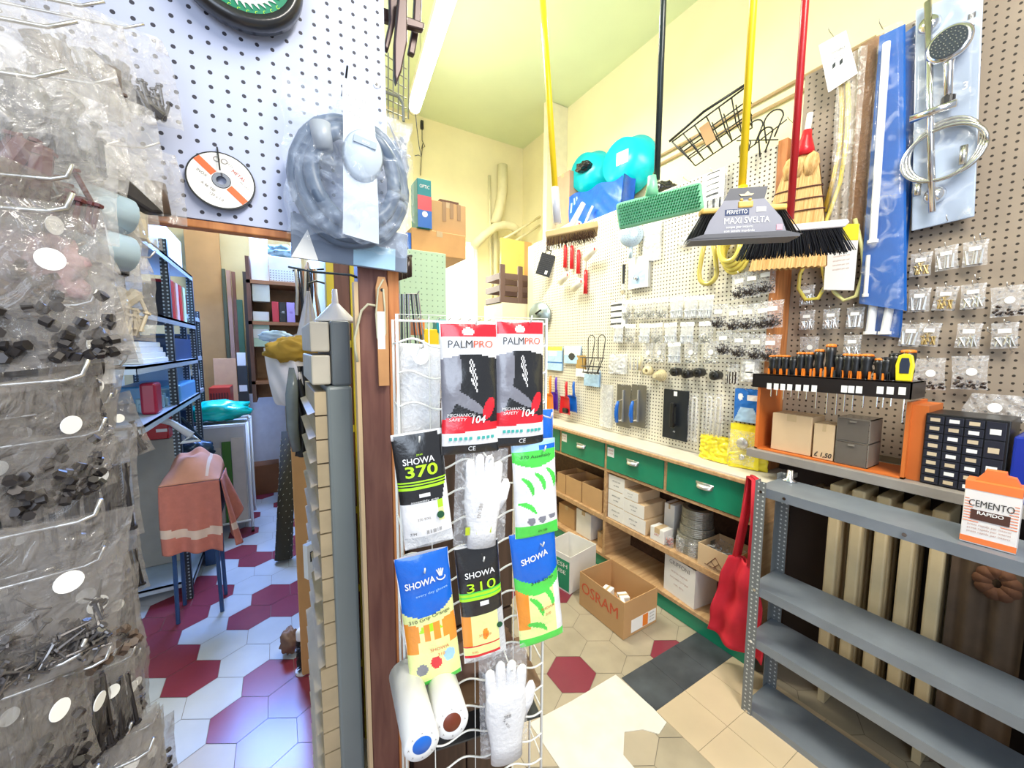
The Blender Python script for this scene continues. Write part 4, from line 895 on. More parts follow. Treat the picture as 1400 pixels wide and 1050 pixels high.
M().prism([(-.02, .066), (-.004, .066), (.004, .074), (.012, .066), (.022, .066), (.016, .060), (-.014, .060)], -.0318, -.0302).build('hanging_slot', mat('slot_amber', (.75, .62, .40)), sv)
M().box(-.022, -.038, .024, .020, -.030, .044).box(-.018, -.038, .044, -.008, -.030, .052).box(.006, -.038, .044, .016, -.030, .052).build('amber_clip', mat('amber_wood', ()), t, bev=.004)
M().box(.030, -.0352, .010, .056, -.0342, .024).build('white_patch', paper, sv)
M().box(.088, -.0356, -.046, .104, -.0345, -.030).build('pink_patch', mat('pink_print', (.75, .35, .42)), sv)
M().cyl((0, 0, .03), (0, 0, .10), .014, n=12).build('socket', yellow, t, smooth=True)
pole(t, PD(1014, 262, 1.22), (1030, 0), yellow, .0112)
# black-bristled broom with a red handle, behind
c = PD(1084, 318, 1.34); t = thing('long_broom', 'wide black-bristled broom with a grey-white head and a dark red handle', 'broom', c, rot=(0, radians(-2), radians(-42)))
W = .345
M().prism([(-W*.40, 0), (W*.42, 0), (W*.46, .014), (W*.44, .026), (-W*.40, .020)], -.024, .024).build('head', mat('pale_grey_plastic', (.62, .58, .58), .4), t, bev=.004)
bristles(W*.80, W*1.02, .040, .075, .085, 8, 54, z0=.004).build('bristles', mat('bristle_black', (.012, .012, .016), .35), t)
M().cyl((-.03, 0, .015), (-.028, 0, .06), .018, .015, 12).build('socket', mat('dark_red', (.42, .01, .015), .3), t, smooth=True)
Rm = (Matrix.Rotation(radians(-42), 3, 'Z') @ Matrix.Rotation(radians(-2), 3, 'Y')).inverted(); bl = PD(1080, 300, 1.34)
d = _ray(1101, 0); k = (Vector((bl.x, bl.y)).length)/(Vector((d.x, d.y)).length); P = CAM+d*k; e = bl+(P-bl)*((3.40-bl.z)/(P.z-bl.z))
M().cyl(Rm @ (bl-t.location), Rm @ (e-t.location), .0115, n=12).build('handle', mat('dark_red', ()), t, smooth=True)
# yellow pole with grey lower sleeve and a wooden brush at its foot
c = PD(779, 322, 1.95); t = thing('deck_brush', 'tan wooden deck brush on a yellow and grey pole at the far end', 'brush', c, rot=(radians(-18), radians(-10), radians(-35)))
M().box(-.12, -.045, -.01, .14, .045, .025).build('head', mat('brush_wood', (.66, .46, .20), .5), t, bev=.006)
bristles(.24, .26, .07, .08, .035, 6, 30, z0=-.01).build('bristles', mat('brown_bristle', (.10, .05, .03)), t)
M().tube([(-.055, 0, .0), (-.03, -.0, .03), (.02, -.02, .045), (.09, -.05, .13)], [.02, .024, .016, .012], 10).build('hinged_bracket', mat('white_plastic', (.75, .76, .75), .3), t, smooth=True)
pole(t, PD(762, 305, 1.95), (742, 0), yellow, .015, z1=3.44, m2=mat('grey_sleeve', (.55, .55, .60), .35), split=PD(758, 258, 1.95).z)

# ---------------------------------------------------------------- orange screwdriver rack on the plank
t = thing('tool_rack', 'orange rack with a black slotted top bar full of screwdrivers on the plank', 'tool rack', (1.95, .65, 1.047))
fx = 1.862; ya, yb = .925, .425
orr = mat('rack_orange', (.62, .16, .03), .4, var=.12, scale=5)
wpart(M().box(fx, ya-.012, 1.047, 2.05, ya, 1.36), 'side_panel', orr, t)
wpart(M().box(fx, yb, 1.047, 2.05, yb+.010, 1.32).box(fx+.02, yb-.04, 1.047, 2.05, yb, 1.31), 'side_panel', orr, t)
wpart(M().box(fx, yb, 1.047, 2.05, ya, 1.053), 'base', orr, t)
bar = wpart(M().box(fx-.05, yb-.01, 1.333, fx-.046, ya, 1.392).box(fx-.05, yb-.01, 1.388, fx+.08, ya, 1.392).box(fx-.05, yb-.01, 1.333, fx+.10, yb-.006, 1.392).box(fx-.05, ya-.004, 1.333, fx+.10, ya, 1.392), 'top_bar', mat('rack_black', (.015, .012, .012), .3, coat=.3), t)
for i, zx in enumerate((82, 118, 152, 188, 232, 273, 315, 470, 506, 547, 656, 708, 770)):
    a = AX(1030+zx/3.784, 528+i*.55, fx-.05); o = M().box(-.0012, -.009, -.013, -.0002, .009, .013); o.v = [(x+fx-.05, y+a.y, z+a.z) for x, y, z in o.v]
    L = t.location; o.v = [(x-L.x, y-L.y, z-L.z) for x, y, z in o.v]; o.build('price_sticker', paper, bar)
sd = [(105, 96, 'o'), (135, 95, 'o'), (170, 96, 'o'), (210, 104, 'k'), (250, 80, 'o'), (292, 80, 'o'), (345, 65, 'o'), (405, 38, 'o'), (450, 92, 'k'), (492, 88, 'o'), (535, 90, 'o'), (590, 90, 'O'), (660, 112, 'o'), (692, 106, 'k'), (735, 86, 'k'), (805, 68, 'y')]
lb_ = ['leftmost in the orange rack']+[f'{ORD[i]} from the left in the orange rack' for i in range(2, 16)]+['with a bright yellow rim at the right end of the orange rack']
for i, (zx, zy, k) in enumerate(sd):
    top = AX(1030+zx/3.784, 460+zy/3.784, fx-.01); h = top.z-1.393; r = .0175 if k not in 'Oy' else .021
    s_ = thing('screwdriver', 'black and orange screwdriver '+lb_[i] if k != 'y' else 'chunky screwdriver '+lb_[i], 'screwdriver', (fx-.01, top.y, 1.393), RW, 'screwdrivers in the orange rack')
    M().lathe([(r*.55, 0), (r*.6, h*.12), (r*1.0, h*.3), (r*.8, h*.5), (r, h*.72), (r*.98, h*.92)], n=10).build('handle', black, s_, smooth=True)
    M().lathe([(r*1.0, h*.90), (r*.95, h*.97), (r*.5, h*1.0), (0, h*1.0)], n=12).build('end_cap', {'o': orange, 'O': orange, 'k': black, 'y': orange}[k], s_, smooth=True)
    b = M()
    for a in (-.5, .9): b.box(r*sin(a)-.0025, -r*1.02, 0, r*sin(a)+.0025, -r*.55, h*.3)
    b.build('orange_rib', orange if k != 'k' else dkgrey, s_)
    if k == 'y':
        M().prism([(-.020, .0), (.020, .0), (.024, h*.5), (.018, h*.82), (0, h*.88), (-.018, h*.82), (-.024, h*.5)], -r*1.35, -r*.9).build('yellow_rim', mat('pure_yellow', (.90, .75, .02), .3), s_, bev=.004)
        M().prism([(-.012, h*.25), (.012, h*.25), (.013, h*.55), (.009, h*.74), (-.009, h*.74), (-.013, h*.55)], -r*1.45, -r*1.3).build('navy_panel', mat('navy_rubber', (.02, .03, .06), .5), s_, bev=.004)
    L_s = (.06, .05, .07, .05, .055, .055, .10, .12, .12, .10, .09, .07, .06, .06, .05, .12)[i]
    M().cyl((0, 0, 0), (0, 0, -.055-L_s*.75), .0028, n=8).build('shaft', chrome, s_)
# boxes in the rack
t, w_, h = face_carton('parts_tray', 'weathered cream open cardboard tray inside the orange rack', 1055, 567, 1110, 606, 1.885, .12, cardl, zb=1.0545)
t, w_, h = face_carton('parts_tray', 'small cream cardboard tray with a handwritten price in the orange rack', 1112, 580, 1141, 612, 1.88, .10, cardl, zb=1.0545)
text('£ 1,50', t, ink, .026, 0, .018, -.001, bold=.02, shear=.2, maxw=w_*.85)
yc, w_, z0, z1 = RECT(0, 1.88, 1144, 572, 1190, 620)
t = thing('drawer_box', 'small clear grey plastic box with two drawers inside the orange rack', 'drawer box', (1.875, yc, 1.0545), RW); h = z1-1.0545
M().box(-w_/2, 0, 0, w_/2, .12, .003).box(-w_/2, 0, h-.003, w_/2, .12, h).box(-w_/2, 0, 0, -w_/2+.003, .12, h).box(w_/2-.003, 0, 0, w_/2, .12, h).box(-w_/2, 0, h*.5-.002, w_/2, .12, h*.5+.002).build('case', mat('smoky_plastic', (.25, .22, .18), .2), t)
for k in (0, 1):
    o = M().box(-w_/2+.004, -.003, h*.5*k+.004, w_/2-.004, 0, h*.5*(k+1)-.004).build('drawer', mat('smoky_drawer', (.14, .12, .10), .15, var=.1, coat=.5), t)
    M().box(-.01, -.008, h*(.5*k+.42), .01, -.003, h*(.5*k+.45)).build('pull', mat('smoky_plastic', ()), o)
for q in range(3): 
    b = M().lathe([(.005, -.006), (.012, -.006), (.012, .006), (.005, .006), (.005, -.006)], c=(0, 0, .012), n=14, ax='y')
    tag(b.build('washer_ring', paper, smooth=True), ['left', 'middle', 'right'][q]+' pale ring in the upper drawer of the small clear drawer box', 'ring', 'rings in the drawer box', loc=(1.895, yc+.028-.026*q, 1.0545+h*.5+.004), rz=RW)
# organizer with many small drawers
yc, w_, z0, z1 = RECT(0, 1.87, 1260, 570, 1378, 660)
z0 = 1.0465; z1 = AX(1300, 568, 1.87).z; h = z1-z0
yL, yR = AX(1262, 600, 1.87).y, AX(1380, 600, 1.87).y; w_ = yL-yR; yc = (yL+yR)/2
t = thing('drawer_organizer', 'black drawer organizer with rows of small labelled drawers beside the orange rack', 'organizer', (1.87, yc, z0), RW)
M().box(-w_/2, .006, 0, w_/2, .17, h).build('case', black, t, bev=.003)
for c_ in range(4):
    nr = 8 if c_ < 3 else 4
    for r_ in range(nr):
        x0 = -w_/2+.004+c_*(w_-.008)/4; x1 = x0+(w_-.008)/4-.003; z_0 = .004+r_*(h-.008)/nr; z_1 = z_0+(h-.008)/nr-.003
        o = M().box(x0, 0, z_0, x1, .008, z_1).build('drawer', mat('drawer_black', (.02, .022, .035), .3), t, bev=.001)
        M().box(lerp(x0, x1, .22), -.0012, lerp(z_0, z_1, .3), lerp(x0, x1, .78), .0, lerp(z_0, z_1, .75) if nr == 8 else lerp(z_0, z_1, .6)).build('drawer_label', mat('label_tan', (.62, .50, .34), .5) if (r_+c_) % 2 or c_ == 0 else paper, o)
    
yb_ = AX(1386, 600, 1.86).y
tag(M().box(1.86, yb_-.20, 1.0465, 2.0, yb_, 1.0465+.20).build('plastic_bin', mat('royal_blue', (.01, .03, .32), .35), bev=.006), 'royal blue plastic box at the right edge beside the drawer organizer', 'box')
# quick cement box
yL, yR = AX(1312, 740, 1.64).y, AX(1408, 740, 1.64).y; w_ = .098
t = thing('cement_box', 'white and orange box of quick cement standing on the top grey shelf', 'box', (1.635, yL-w_/2, .9635), RW+.06)
h = AX(1318, 655, 1.64).z-.9635
M().box(-w_/2, 0, 0, w_/2, .065, h).build('body', [mat('cement_white', (.80, .76, .74), .4)], t, bev=.002)
org = mat('cement_orange', (.82, .20, .05), .4)
M().box(-w_/2-.0004, -.001, h-.022, w_/2+.0004, .066, h+.001).build('orange_band', org, t); M().box(-w_/2-.0004, -.001, .004, w_/2+.0004, .0, .020).build('orange_band', org, t)
M().prism([(-.035, h), (.045, h), (.035, h+.022), (.02, h+.024), (.018, h+.034), (-.018, h+.034), (-.02, h+.024)], .02, .045).build('torn_flap', org, t)
text('CEMENTO', t, ink, .026, 0, h*.66, -.0016, maxw=w_*.80)
o = M().box(-.034, -.0018, h*.40, .034, -.0004, h*.56).build('dark_panel', mat('panel_brown', (.08, .03, .02)), t); text('RAPIDO', o, paper, .013, 0, h*.52, -.0026, bold=.02)
for q in range(3): text('presa rapida per interni', t, mat('faded_ink', (.5, .3, .25)), .008, 0, h*.32-.010*q, -.0012)
for q in range(9):
    M().box(-w_/2+.002, -.0009, h*.36+q*h*.045, -w_/2+.03-.0025*q, -.0002, h*.36+q*h*.045+.0018).build('orange_line', org, t); M().box(w_/2-.03+.0025*q, -.0009, h*.36+q*h*.045, w_/2-.002, -.0002, h*.36+q*h*.045+.0018).build('orange_line', org, t)


# ---------------------------------------------------------------- things lying above the cream pegboard
shelf_z = 2.478
shelf_z = 2.429
tag(M().box(2.17, 3.0, shelf_z-.1, 2.399, 3.059, 3.715).build('wall_pier', mat('pier_cream', (.78, .72, .52), .7)), 'cream boxed pier above the far end of the pegboard', 'pier')
teal = mat('teal_plastic', (.0, .52, .60), .28, var=.04)
def basin(label, px, py, D, s, rot):
    c = AX(px, py, D); t = thing('wash_basin', label, 'basin', c, rot=rot, group='teal basins above the pegboard')
    b = M().lathe([(0, .0), (.13, .0), (.155, .10), (.175, .112), (.175, .118), (.152, .112), (.126, .008), (0, .008)], n=36)
    b.v = [(x*s, y*s, z*s) for x, y, z in b.v]; b.build('bowl', teal, t, smooth=True)
    M().prism([(-.03*s, .168*s), (.03*s, .168*s), (.012*s, .21*s), (-.012*s, .21*s)], .106*s, .116*s).build('handle', teal, t).rotation_euler = (radians(90), 0, 0)
    return t
t = basin('larger teal plastic basin standing on edge above the cream pegboard', 848, 220, 2.215, 1.22, (radians(90), 0, RW-3.0)); 
M().box(-.07, -.03, -.006, .03, .06, -.001).build('white_label', paper, t)
basin('smaller teal plastic basin standing behind the blue bag', 797, 234, 2.23, 1.08, (radians(90), 0, RW-3.0))
# blue shopping bag
yc, w_, z0, z1 = RECT(0, 2.14, 777, 236, 852, 304)
t = thing('shopping_bag', 'blue woven plastic shopping bag on the shelf above the pegboard', 'bag', (2.135, yc+.0, shelf_z+.002), RW-.02)
h = .33; w_ *= 1.0; bb = mat('blue_woven', (.005, .10, .55), .3, var=.15, scale=30, bump=.2, coat=.3)
b = M().grid(lambda u, v: ((u-.5)*w_*(.93+.07*v)+.01*v, .006*sin(u*15+v*8)-.012*sin(pi*u)*sin(pi*v), v*h*(1-.16*u)+.010*sin(u*13)*v), 30, 20)
b.grid(lambda u, v: ((u-.5)*w_*(.93+.07*v)+.01*v, .12+.006*sin(u*15+v*8), v*h*(1-.16*u)+.012*sin(u*9+1)*v), 30, 20)
for sg in (-1, 1): b.grid(lambda u, v: (sg*.5*w_*(.93+.07*v)+.01*v-sg*.02*sin(pi*u), u*.12, v*h*(1-.12*(sg > 0))+.01*sin(u*5)*v), 6, 10)
b.build('body', bb, t, smooth=True)
M().grid(lambda u, v: (-.5*w_*(.93+.07*v)+.01*v+.002+u*w_*.24, -.003+.006*sin(u*.24*15+v*8), v*h*.98), 8, 12, lambda u, v: 1 if .55 < v < .9 and .15 < u < .85 and int(v*22+u*9) % 2 else 0).build('printed_side', [bb, mat('pale_print', (.35, .55, .80), .4)], t, smooth=True)
M().tube([(-.06, -.03, .0), (-.02, -.05, .04), (.03, -.06, .09), (.06, -.05, .14)], .010, 8).build('handle', mat('pale_strap', (.62, .70, .80), .4), t, smooth=True)
face_carton('small_carton', 'tall brown carton between the yellow pole and the blue bag', 760, 238, 778, 306, 2.17, .12, mat('pinkish_card', (.50, .30, .20), .8), zb=shelf_z)
def lump(name, label, cat, c, r, m, rz=0, s=(1, 1, 1), seed=1, amp=.35):
    b = M(); n = 18; vs = []
    for j in range(1, n):
        for i in range(2*n):
            th, ph = pi*j/n, pi*i/n; d = Vector((sin(th)*cos(ph), sin(th)*sin(ph), cos(th))); k = r*(1+amp*noise.noise(d*2.3+Vector((seed*7.1, 0, 0)))+amp*.4*noise.noise(d*6+Vector((seed, 0, 0))))
            p = d*k; vs.append((p.x*s[0], p.y*s[1], p.z*s[2]))
    mz = min(v[2] for v in vs); b.v = [(x, y, z-mz) for x, y, z in vs]
    b.f = [(j*2*n+i, j*2*n+(i+1) % (2*n), (j+1)*2*n+(i+1) % (2*n), (j+1)*2*n+i) for j in range(n-2) for i in range(2*n)]+[tuple(range(2*n-1, -1, -1)), tuple((n-2)*2*n+i for i in range(2*n))]; b.m = [0]*len(b.f)
    return tag(b.build(name, m, smooth=True), label, cat, loc=c, rz=rz)
glossk = mat('black_bag_film', (.015, .015, .018), .2, bump=.3)
p = AX(768, 232, 1.95); lump('black_bag', 'crumpled black plastic bag on top of the brown carton by the yellow pole', 'bag', (2.22, p.y+.05, p.z+.06), .06, glossk, s=(1, 1.3, .6), seed=3)
p = AX(862, 262, 1.93); lump('black_bag', 'crumpled black object beside the larger teal basin', 'bag', (2.16, p.y-.05, shelf_z), .07, glossk, s=(1, 1.4, .8), seed=5)
p = AX(836, 288, 1.9); tag(M().lathe([(0, 0), (.07, 0), (.08, .02), (.06, .05), (.0, .055)], n=28, sx=1.0, sy=.8).build('steel_lid', mat('pan_black', (.03, .03, .035), .25, .4), smooth=True), 'flat dark pan with pale edge at the right end of the far wall shelf', 'pan', loc=(2.22, p.y-.10, shelf_z))
# ================================================================ WIRE GLOVE RACK IN FRONT OF THE POST
RO = Vector((.198, .756, 0)); RA = radians(-12); ax_, ay_ = Vector((cos(RA), sin(RA), 0)), Vector((-sin(RA), cos(RA), 0))
def G(px, py, off=0.0):
    "pixel -> rack frame (x, z) on the plane off metres behind the front"
    d = _ray(px, py); o = RO+ay_*off; k = (o-CAM).dot(ay_)/d.dot(ay_); P = CAM+d*k; return (P-RO).dot(ax_), P.z
def GW(x, y, z): return RO+ax_*x+ay_*y+Vector((0, 0, z))
W = G(745, 600)[0]; TOP = 1.562; r0 = .0028
rk = thing('wire_rack', 'white wire display rack with wavy bars holding packs of gloves', 'rack', (RO.x, RO.y, 0.002), RA)
b = M().tube([(0, 0, .0), (0, 0, TOP), (W, 0, TOP), (W, 0, 0)], r0*1.25, 8); b.build('front_frame', wwire, rk, smooth=True)
M().tube([(-.005, .075, 0), (-.005, .075, TOP-.006), (W, .075, TOP-.006), (W, .075, 0)], r0*1.2, 8).build('rear_frame', wwire, rk, smooth=True)
M().tube([(0, 0, TOP-.012), (W, 0, TOP-.012)], r0*.9, 6).build('top_bar', wwire, rk)
k = 0; z = TOP-.055
while z > .06:
    pts = [(W*i/48, -.002, z+.0085*sin(i/48*W/.105*2*pi+.5*(k % 2))) for i in range(49)]
    M().tube(pts, r0*.8, 5).build('wavy_bar', wwire, rk, smooth=True)
    if k % 2 == 0: M().tube([(0, 0, z), (-.005, .075, z)], r0*.7, 5).build('side_bar', wwire, rk); M().tube([(W, 0, z), (W, .075, z)], r0*.7, 5).build('side_bar', wwire, rk)
    z -= .062; k += 1
for x in (.06, .15, .24): M().tube([(x, .003, .02), (x, .003, TOP)], .0012, 5).build('upright_wire', wwire, rk)
for x in range(14): M().tube([(.02+x*.021, 0, TOP-.004), (.02+x*.021, .075, TOP-.010)], .0012, 5).build('top_wire', wwire, rk)
a = G(522, 455, .06); M().box(a[0]-.008, .05, a[1]-.035, a[0]+.006, .075, a[1]+.04).build('white_clip', white, rk)
M().box(.0, .0, .70, W, .16, .704).build('wire_shelf', mat('wire_shelf_brown', (.18, .10, .05), .6), rk)
def rhook(px, py): 
    x, z = G(px, py); M().tube([(x, 0, z), (x, -.03, z-.002), (x, -.062, z), (x, -.068, z+.012)], .0017, 5).build('hook', wwire, rk, smooth=True)
gl = lambda n, c, **k: mat('print_'+n, c, k.get('r', .22), var=.03, bump=k.get('b', .12), scale=90, coat=.6)
pr, pw, pk, pg, plime, pblue, pylw, por, psky, pgr = gl('red', (.70, .015, .03)), gl('white', (.78, .77, .78)), gl('black', (.016, .016, .018)), gl('grey', (.22, .22, .26)), gl('lime', (.42, .80, .02)), gl('blue', (.005, .13, .62)), gl('pale_yellow', (.80, .85, .35)), gl('orange', (.85, .30, .03)), gl('sky', (.35, .60, .85)), gl('green', (.08, .65, .08))
MM = [pr, pw, pk, pg, plime, pblue, pylw, por, psky, pgr, clearw]
def disp_for(w_, h, seed, d=.012, amp=.003):
    def D(x, z):
        u, v = x/w_+.5, 1+z/h
        return -d*(max(0, 4*u*(1-u))**.6)*(.35+.65*max(0, min(1, 4*v*(1-v)))**.5) + amp*noise.noise(Vector((x*26+seed*3.7, z*20, seed)))
    return D
def gbag(label, top, w_px, h_px, tilt, fn, seed, off=-.045, cat='glove pack', nu=44, nv=84, d=.013, group='glove packs on the wire rack'):
    "top = pixel of the middle of the pack's top edge; the pack hangs below it"
    x, z = G(*top, off); xa, _ = G(top[0]-w_px/2, top[1], off); xb, _ = G(top[0]+w_px/2, top[1], off); w_ = xb-xa; h = z-G(top[0], top[1]+h_px, off)[1]
    t = thing('glove_pack', label, cat, GW(x, off, z), rot=(0, radians(tilt), RA), group=group)
    D = disp_for(w_, h, seed, d)
    b = M().grid(lambda u, v: ((u-.5)*w_*(1-.03*sin(pi*v)), D((u-.5)*w_, (v-1)*h), (v-1)*h), nu, nv, fn)
    b.grid(lambda u, v: ((.5-u)*w_*(1-.03*sin(pi*v)), .006*sin(pi*u), (v-1)*h), 6, 6, 1)
    b.build('printed_pack', MM, t, smooth=True); rhook(top[0], top[1]+6)
    return t, w_, h, D
el = lambda u, v, cu, cv, ru, rv, an=0: ((((u-cu)*cos(an)+(v-cv)*sin(an))/ru)**2+((-(u-cu)*sin(an)+(v-cv)*cos(an))/rv)**2) < 1
def leaf(u, v, cu, cv, an, k=2.1):
    x, y = u-cu, (v-cv)*k; a, b = x*cos(an)+y*sin(an), -x*sin(an)+y*cos(an); return ((a+1.2*b*b)/.055)**2+(b/.24)**2 < 1
def f_palm(u, v):
    if v > .985 or (v > .885 and (u < .02 or u > .98)): return 1
    if v > .895: return 1 if el(u, v, .46, .93, .10, .03) else 0
    if v > .745+.02*cos((u-.5)*5): return 1
    if v > .27+.03*sin(u*5): return 0 if el(u, v, .82, .35, .12, .07, .5) else 3 if el(u, v, -.05, .55, .42, .30, .5) or el(u, v, .35, .42, .42, .05, -.25) else 1 if el(u, v, .55, .60, .05, .14, .4) and int((u+v)*40) % 2 else 2
    if v > .165+.02*u: return 0
    if v > .075: return 1
    return 2
tx = lambda s, t, m, size, x, z, D, **k: text(s, t, m, size, x, z, -.0022, disp=D, **k)
inkk = mat('ink_gloss', (.02, .02, .025), .3); pap = mat('print_text_white', (.85, .85, .85), .4); redt = mat('print_text_red', (.75, .10, .03), .4); limet = mat('print_text_lime', (.50, .85, .02), .4); tealt = mat('print_text_teal', (.05, .40, .36), .4)
for k, (tp_, wp_, hp_, lb_) in enumerate((((641, 441), 80, 178, 'red, white and black glove pack at the upper left of the two alike'), ((711, 438), 66, 170, 'red, white and black glove pack at the upper right of the two alike'))):
    t, w_, h, D = gbag(lb_, tp_, wp_, hp_, -.5, f_palm, 3+k*5, off=-.05)
    tx('PALM', t, inkk, .0205, -w_*.17, -h*.165, D, maxw=w_*.40); tx('PRO', t, redt, .0190, w_*.22, -h*.165, D, maxw=w_*.34)
    tx('MECHANICAL', t, pap, .0085, -w_*.17, -h*.695, D, maxw=w_*.48, shear=.2); tx('SAFETY', t, pap, .0085, -w_*.24, -h*.728, D, maxw=w_*.30, shear=.2); tx('104', t, pap, .020, w_*.10, -h*.735, D, bold=.02, shear=.2)
    for q in range(9): 
        x = -w_*.36+q*w_*.085+(q > 4)*.006; M().box(x-.0028, D(x, -h*.875)-.0024, -h*.875-.0028, x+.0028, D(x, -h*.875)-.0014, -h*.875+.0028).build('pictogram', tealt, t)
    tx('CE', t, pap, .0125, 0, -h*.958, D)
def f_370(u, v):
    if v > .99 or (v > .955 and (u < .05 or u > .9)): return 10
    if v > .40 and not (u > .86 and v < .60 and (u-.86) > (v-.40)*.7):
        if .52 < v+.02*0 < .60 and int(v*100) % 2 == 0: return 4
        return 2
    if .74 < u < .86 and .22 < v < .42: return 4 if v > .33 else 6
    if v < .11: return 10
    return 1
t, w_, h, D = gbag('black-topped glove pack with large lime numerals at the left of the rack', (569, 590), 70, 158, -5.5, f_370, 11)
tx('SHOWA', t, pap, .017, -w_*.03, -h*.235, D, maxw=w_*.62, bold=.01); tx('370', t, limet, .030, 0, -h*.325, D, maxw=w_*.64, bold=.02)
M().lathe([(0, 0), (.007, 0), (.007, .001), (0, .001)], c=(w_*.28, D(w_*.28, -h*.73)-.003, -h*.73), n=18, ax='y').build('size_mark', mat('dark_green', (.01, .08, .03)), t); M().box(-w_*.10, D(0, -h*.53)-.003, -h*.545, w_*.12, D(0, -h*.53)-.002, -h*.515).build('white_tab', pw, t)
tx('www.gloves.com'[:0]+'assembly grip', t, pap, .006, 0, -h*.58, D, maxw=w_*.55); tx('370 9/XL', t, mat('grey_ink', ()), .007, -w_*.05, -h*.74, D); tx('7/M', t, inkk, .008, -w_*.3, -h*.86, D); tx('III II IIII I III', t, inkk, .011, w_*.12, -h*.86, D, maxw=w_*.3); tx('glove mark', t, limet, .006, 0, -h*.18, D, maxw=w_*.12)
def gloveparts(par, s, mtl, y=-.012, name='glove', flip=1):
    "a knitted glove, fingers up, origin at the palm centre"
    b = M(); n = 12
    def fl(pts, rs): 
        k = len(b.v); b.tube(pts, rs, n); b.v[k:] = [(x, y+(yy-y)*.42, z) for x, yy, z in b.v[k:]]
    for x, l, a in ((-.030, .060, -.05), (-.010, .072, -.01), (.011, .068, .03), (.031, .052, .08)):
        x *= s*flip; a *= flip; l *= s; z = .028*s
        fl([(x*.93, y, z-.02*s), (x, y, z+.01*s), (x+a*l*.5, y, z+l*.55), (x+a*l*.9, y, z+l*.9), (x+a*l, y, z+l)], [.0115*s, .0120*s, .0112*s, .0098*s, .004*s])
    fl([(.030*s*flip, y, -.035*s), (.046*s*flip, y, -.008*s), (.053*s*flip, y, .022*s), (.054*s*flip, y, .036*s)], [.014*s, .0135*s, .012*s, .005*s])
    k = len(b.v); b.tube([(0, y, -.125*s), (0, y, -.085*s), (0, y, -.060*s), (0, y, -.02*s), (0, y, .02*s), (0, y, .038*s)], [.034*s, .034*s, .037*s, .044*s, .043*s, .038*s], 20); b.v[k:] = [(x, y+(yy-y)*.36, z) for x, yy, z in b.v[k:]]
    return b.build(name, mtl, par, smooth=True)
knit = mat('white_knit', (.76, .75, .76), .8, var=.04, scale=120, bump=.25)
# clear pack with white gloves in the middle
def clearpack(label, top, w_px, h_px, tilt, s, gz, flip=1, off=-.04):
    x, z = G(*top, off); w_ = G(top[0]+w_px/2, top[1], off)[0]-G(top[0]-w_px/2, top[1], off)[0]; h = z-G(top[0], top[1]+h_px, off)[1]
    t = thing('glove_pack', label, 'glove pack', GW(x, off, z), rot=(0, radians(tilt), RA), group='glove packs on the wire rack'); rhook(top[0], top[1]+5)
    o = gloveparts(t, s, knit, flip=flip); o.scale = (1.12, 1.15, 1.08); o.location = (0, 0, gz*-h)
    b = M(); D = disp_for(w_, h, 5, .022)
    b.grid(lambda u, v: ((u-.5)*w_, D((u-.5)*w_, (v-1)*h), (v-1)*h), 20, 30); b.grid(lambda u, v: ((u-.5)*w_, .003, (v-1)*h), 4, 4); b.build('bag_film', clear, t, smooth=True)
    return t, w_, h, D, o
t, w_, h, D, o = clearpack('clear pack with a white glove in the middle of the rack', (660, 614), 72, 128, 2, .78, .46)
for q in range(3): M().box(-w_*.33+q*w_*.20, D(0, -h*.8)-.004, -h*.84, -w_*.33+q*w_*.20+.009, D(0, -h*.8)-.003, -h*.76).build('olive_square', mat('olive_print', (.45, .55, .02)), t)
tx('TAGLIA 9', t, mat('grey_ink', ()), .008, w_*.2, -h*.93, D)
tx('EN 388', o, mat('grey_ink', ()), .009, -.01, -.02, lambda x, z: -.03, rotd=80)
t, w_, h, D, o = clearpack('clear pack with a white glove at the bottom of the rack', (688, 884), 66, 142, -1, .95, .50)
tx('388', o, inkk, .010, -.004, -.005, lambda x, z: -.03); tx('X: 4131', o, inkk, .007, -.006, -.02, lambda x, z: -.03, rotd=-60)
def f_asm(u, v):
    if v > .95: return 8
    if v > .80-.06*(1-(2*u-1)**2): return 9 if v < .90 else 5 if u > .6 else 8
    if v < .13: return 9
    for (a, c_, an) in ((.34, .56, .55), (.62, .60, .5), (.90, .62, .4), (.30, .34, 1.0)):
        if leaf(u, v, a, c_, an): return 9
    if v < .22 and (el(u, v, .35, .18, .09, .045) or el(u, v, .6, .19, .09, .045) or el(u, v, .85, .21, .09, .045)): return 3
    return 1
t, w_, h, D = gbag('white glove pack with green fingertips at the right of the rack', (729, 602), 60, 130, -3, f_asm, 21, off=-.045)
tx('370 Assembly', t, inkk, .009, 0, -h*.15, D, maxw=w_*.7, shear=.15); tx('EN 388', t, inkk, .007, w_*.1, -h*.94, D)
def f_showa(u, v):
    if v > .60-.07*(1-(2*u-1)**2)+.03*u: return 5
    if v > .515-.03*(1-(2*u-1)**2): return 6
    if v < .07: return 6 if v > .03 else 9
    if el(u, v, .25, .14, .11, .05): return 3
    if el(u, v, .53, .17, .11, .05): return 0
    if el(u, v, .80, .20, .11, .05): return 8
    if v < .27: return 6
    for (a, l) in ((.2, .44), (.42, .47), (.62, .47), (.8, .44)):
        if abs(u-a) < .065 and v > .36: return 7
    if el(u, v, .5, .42, .22, .08): return 4 if v > .43 else 6
    return 7 if u < .22 or (u > .85 and v > .3) else 6
t, w_, h, D = gbag('blue-topped glove pack with orange gloves at the lower left of the rack', (576, 756), 74, 180, -5.5, f_showa, 31)
tx('SHOWA', t, pap, .019, -w_*.10, -h*.20, D, maxw=w_*.56, bold=.02, shear=.1, rotd=6)
b = M()
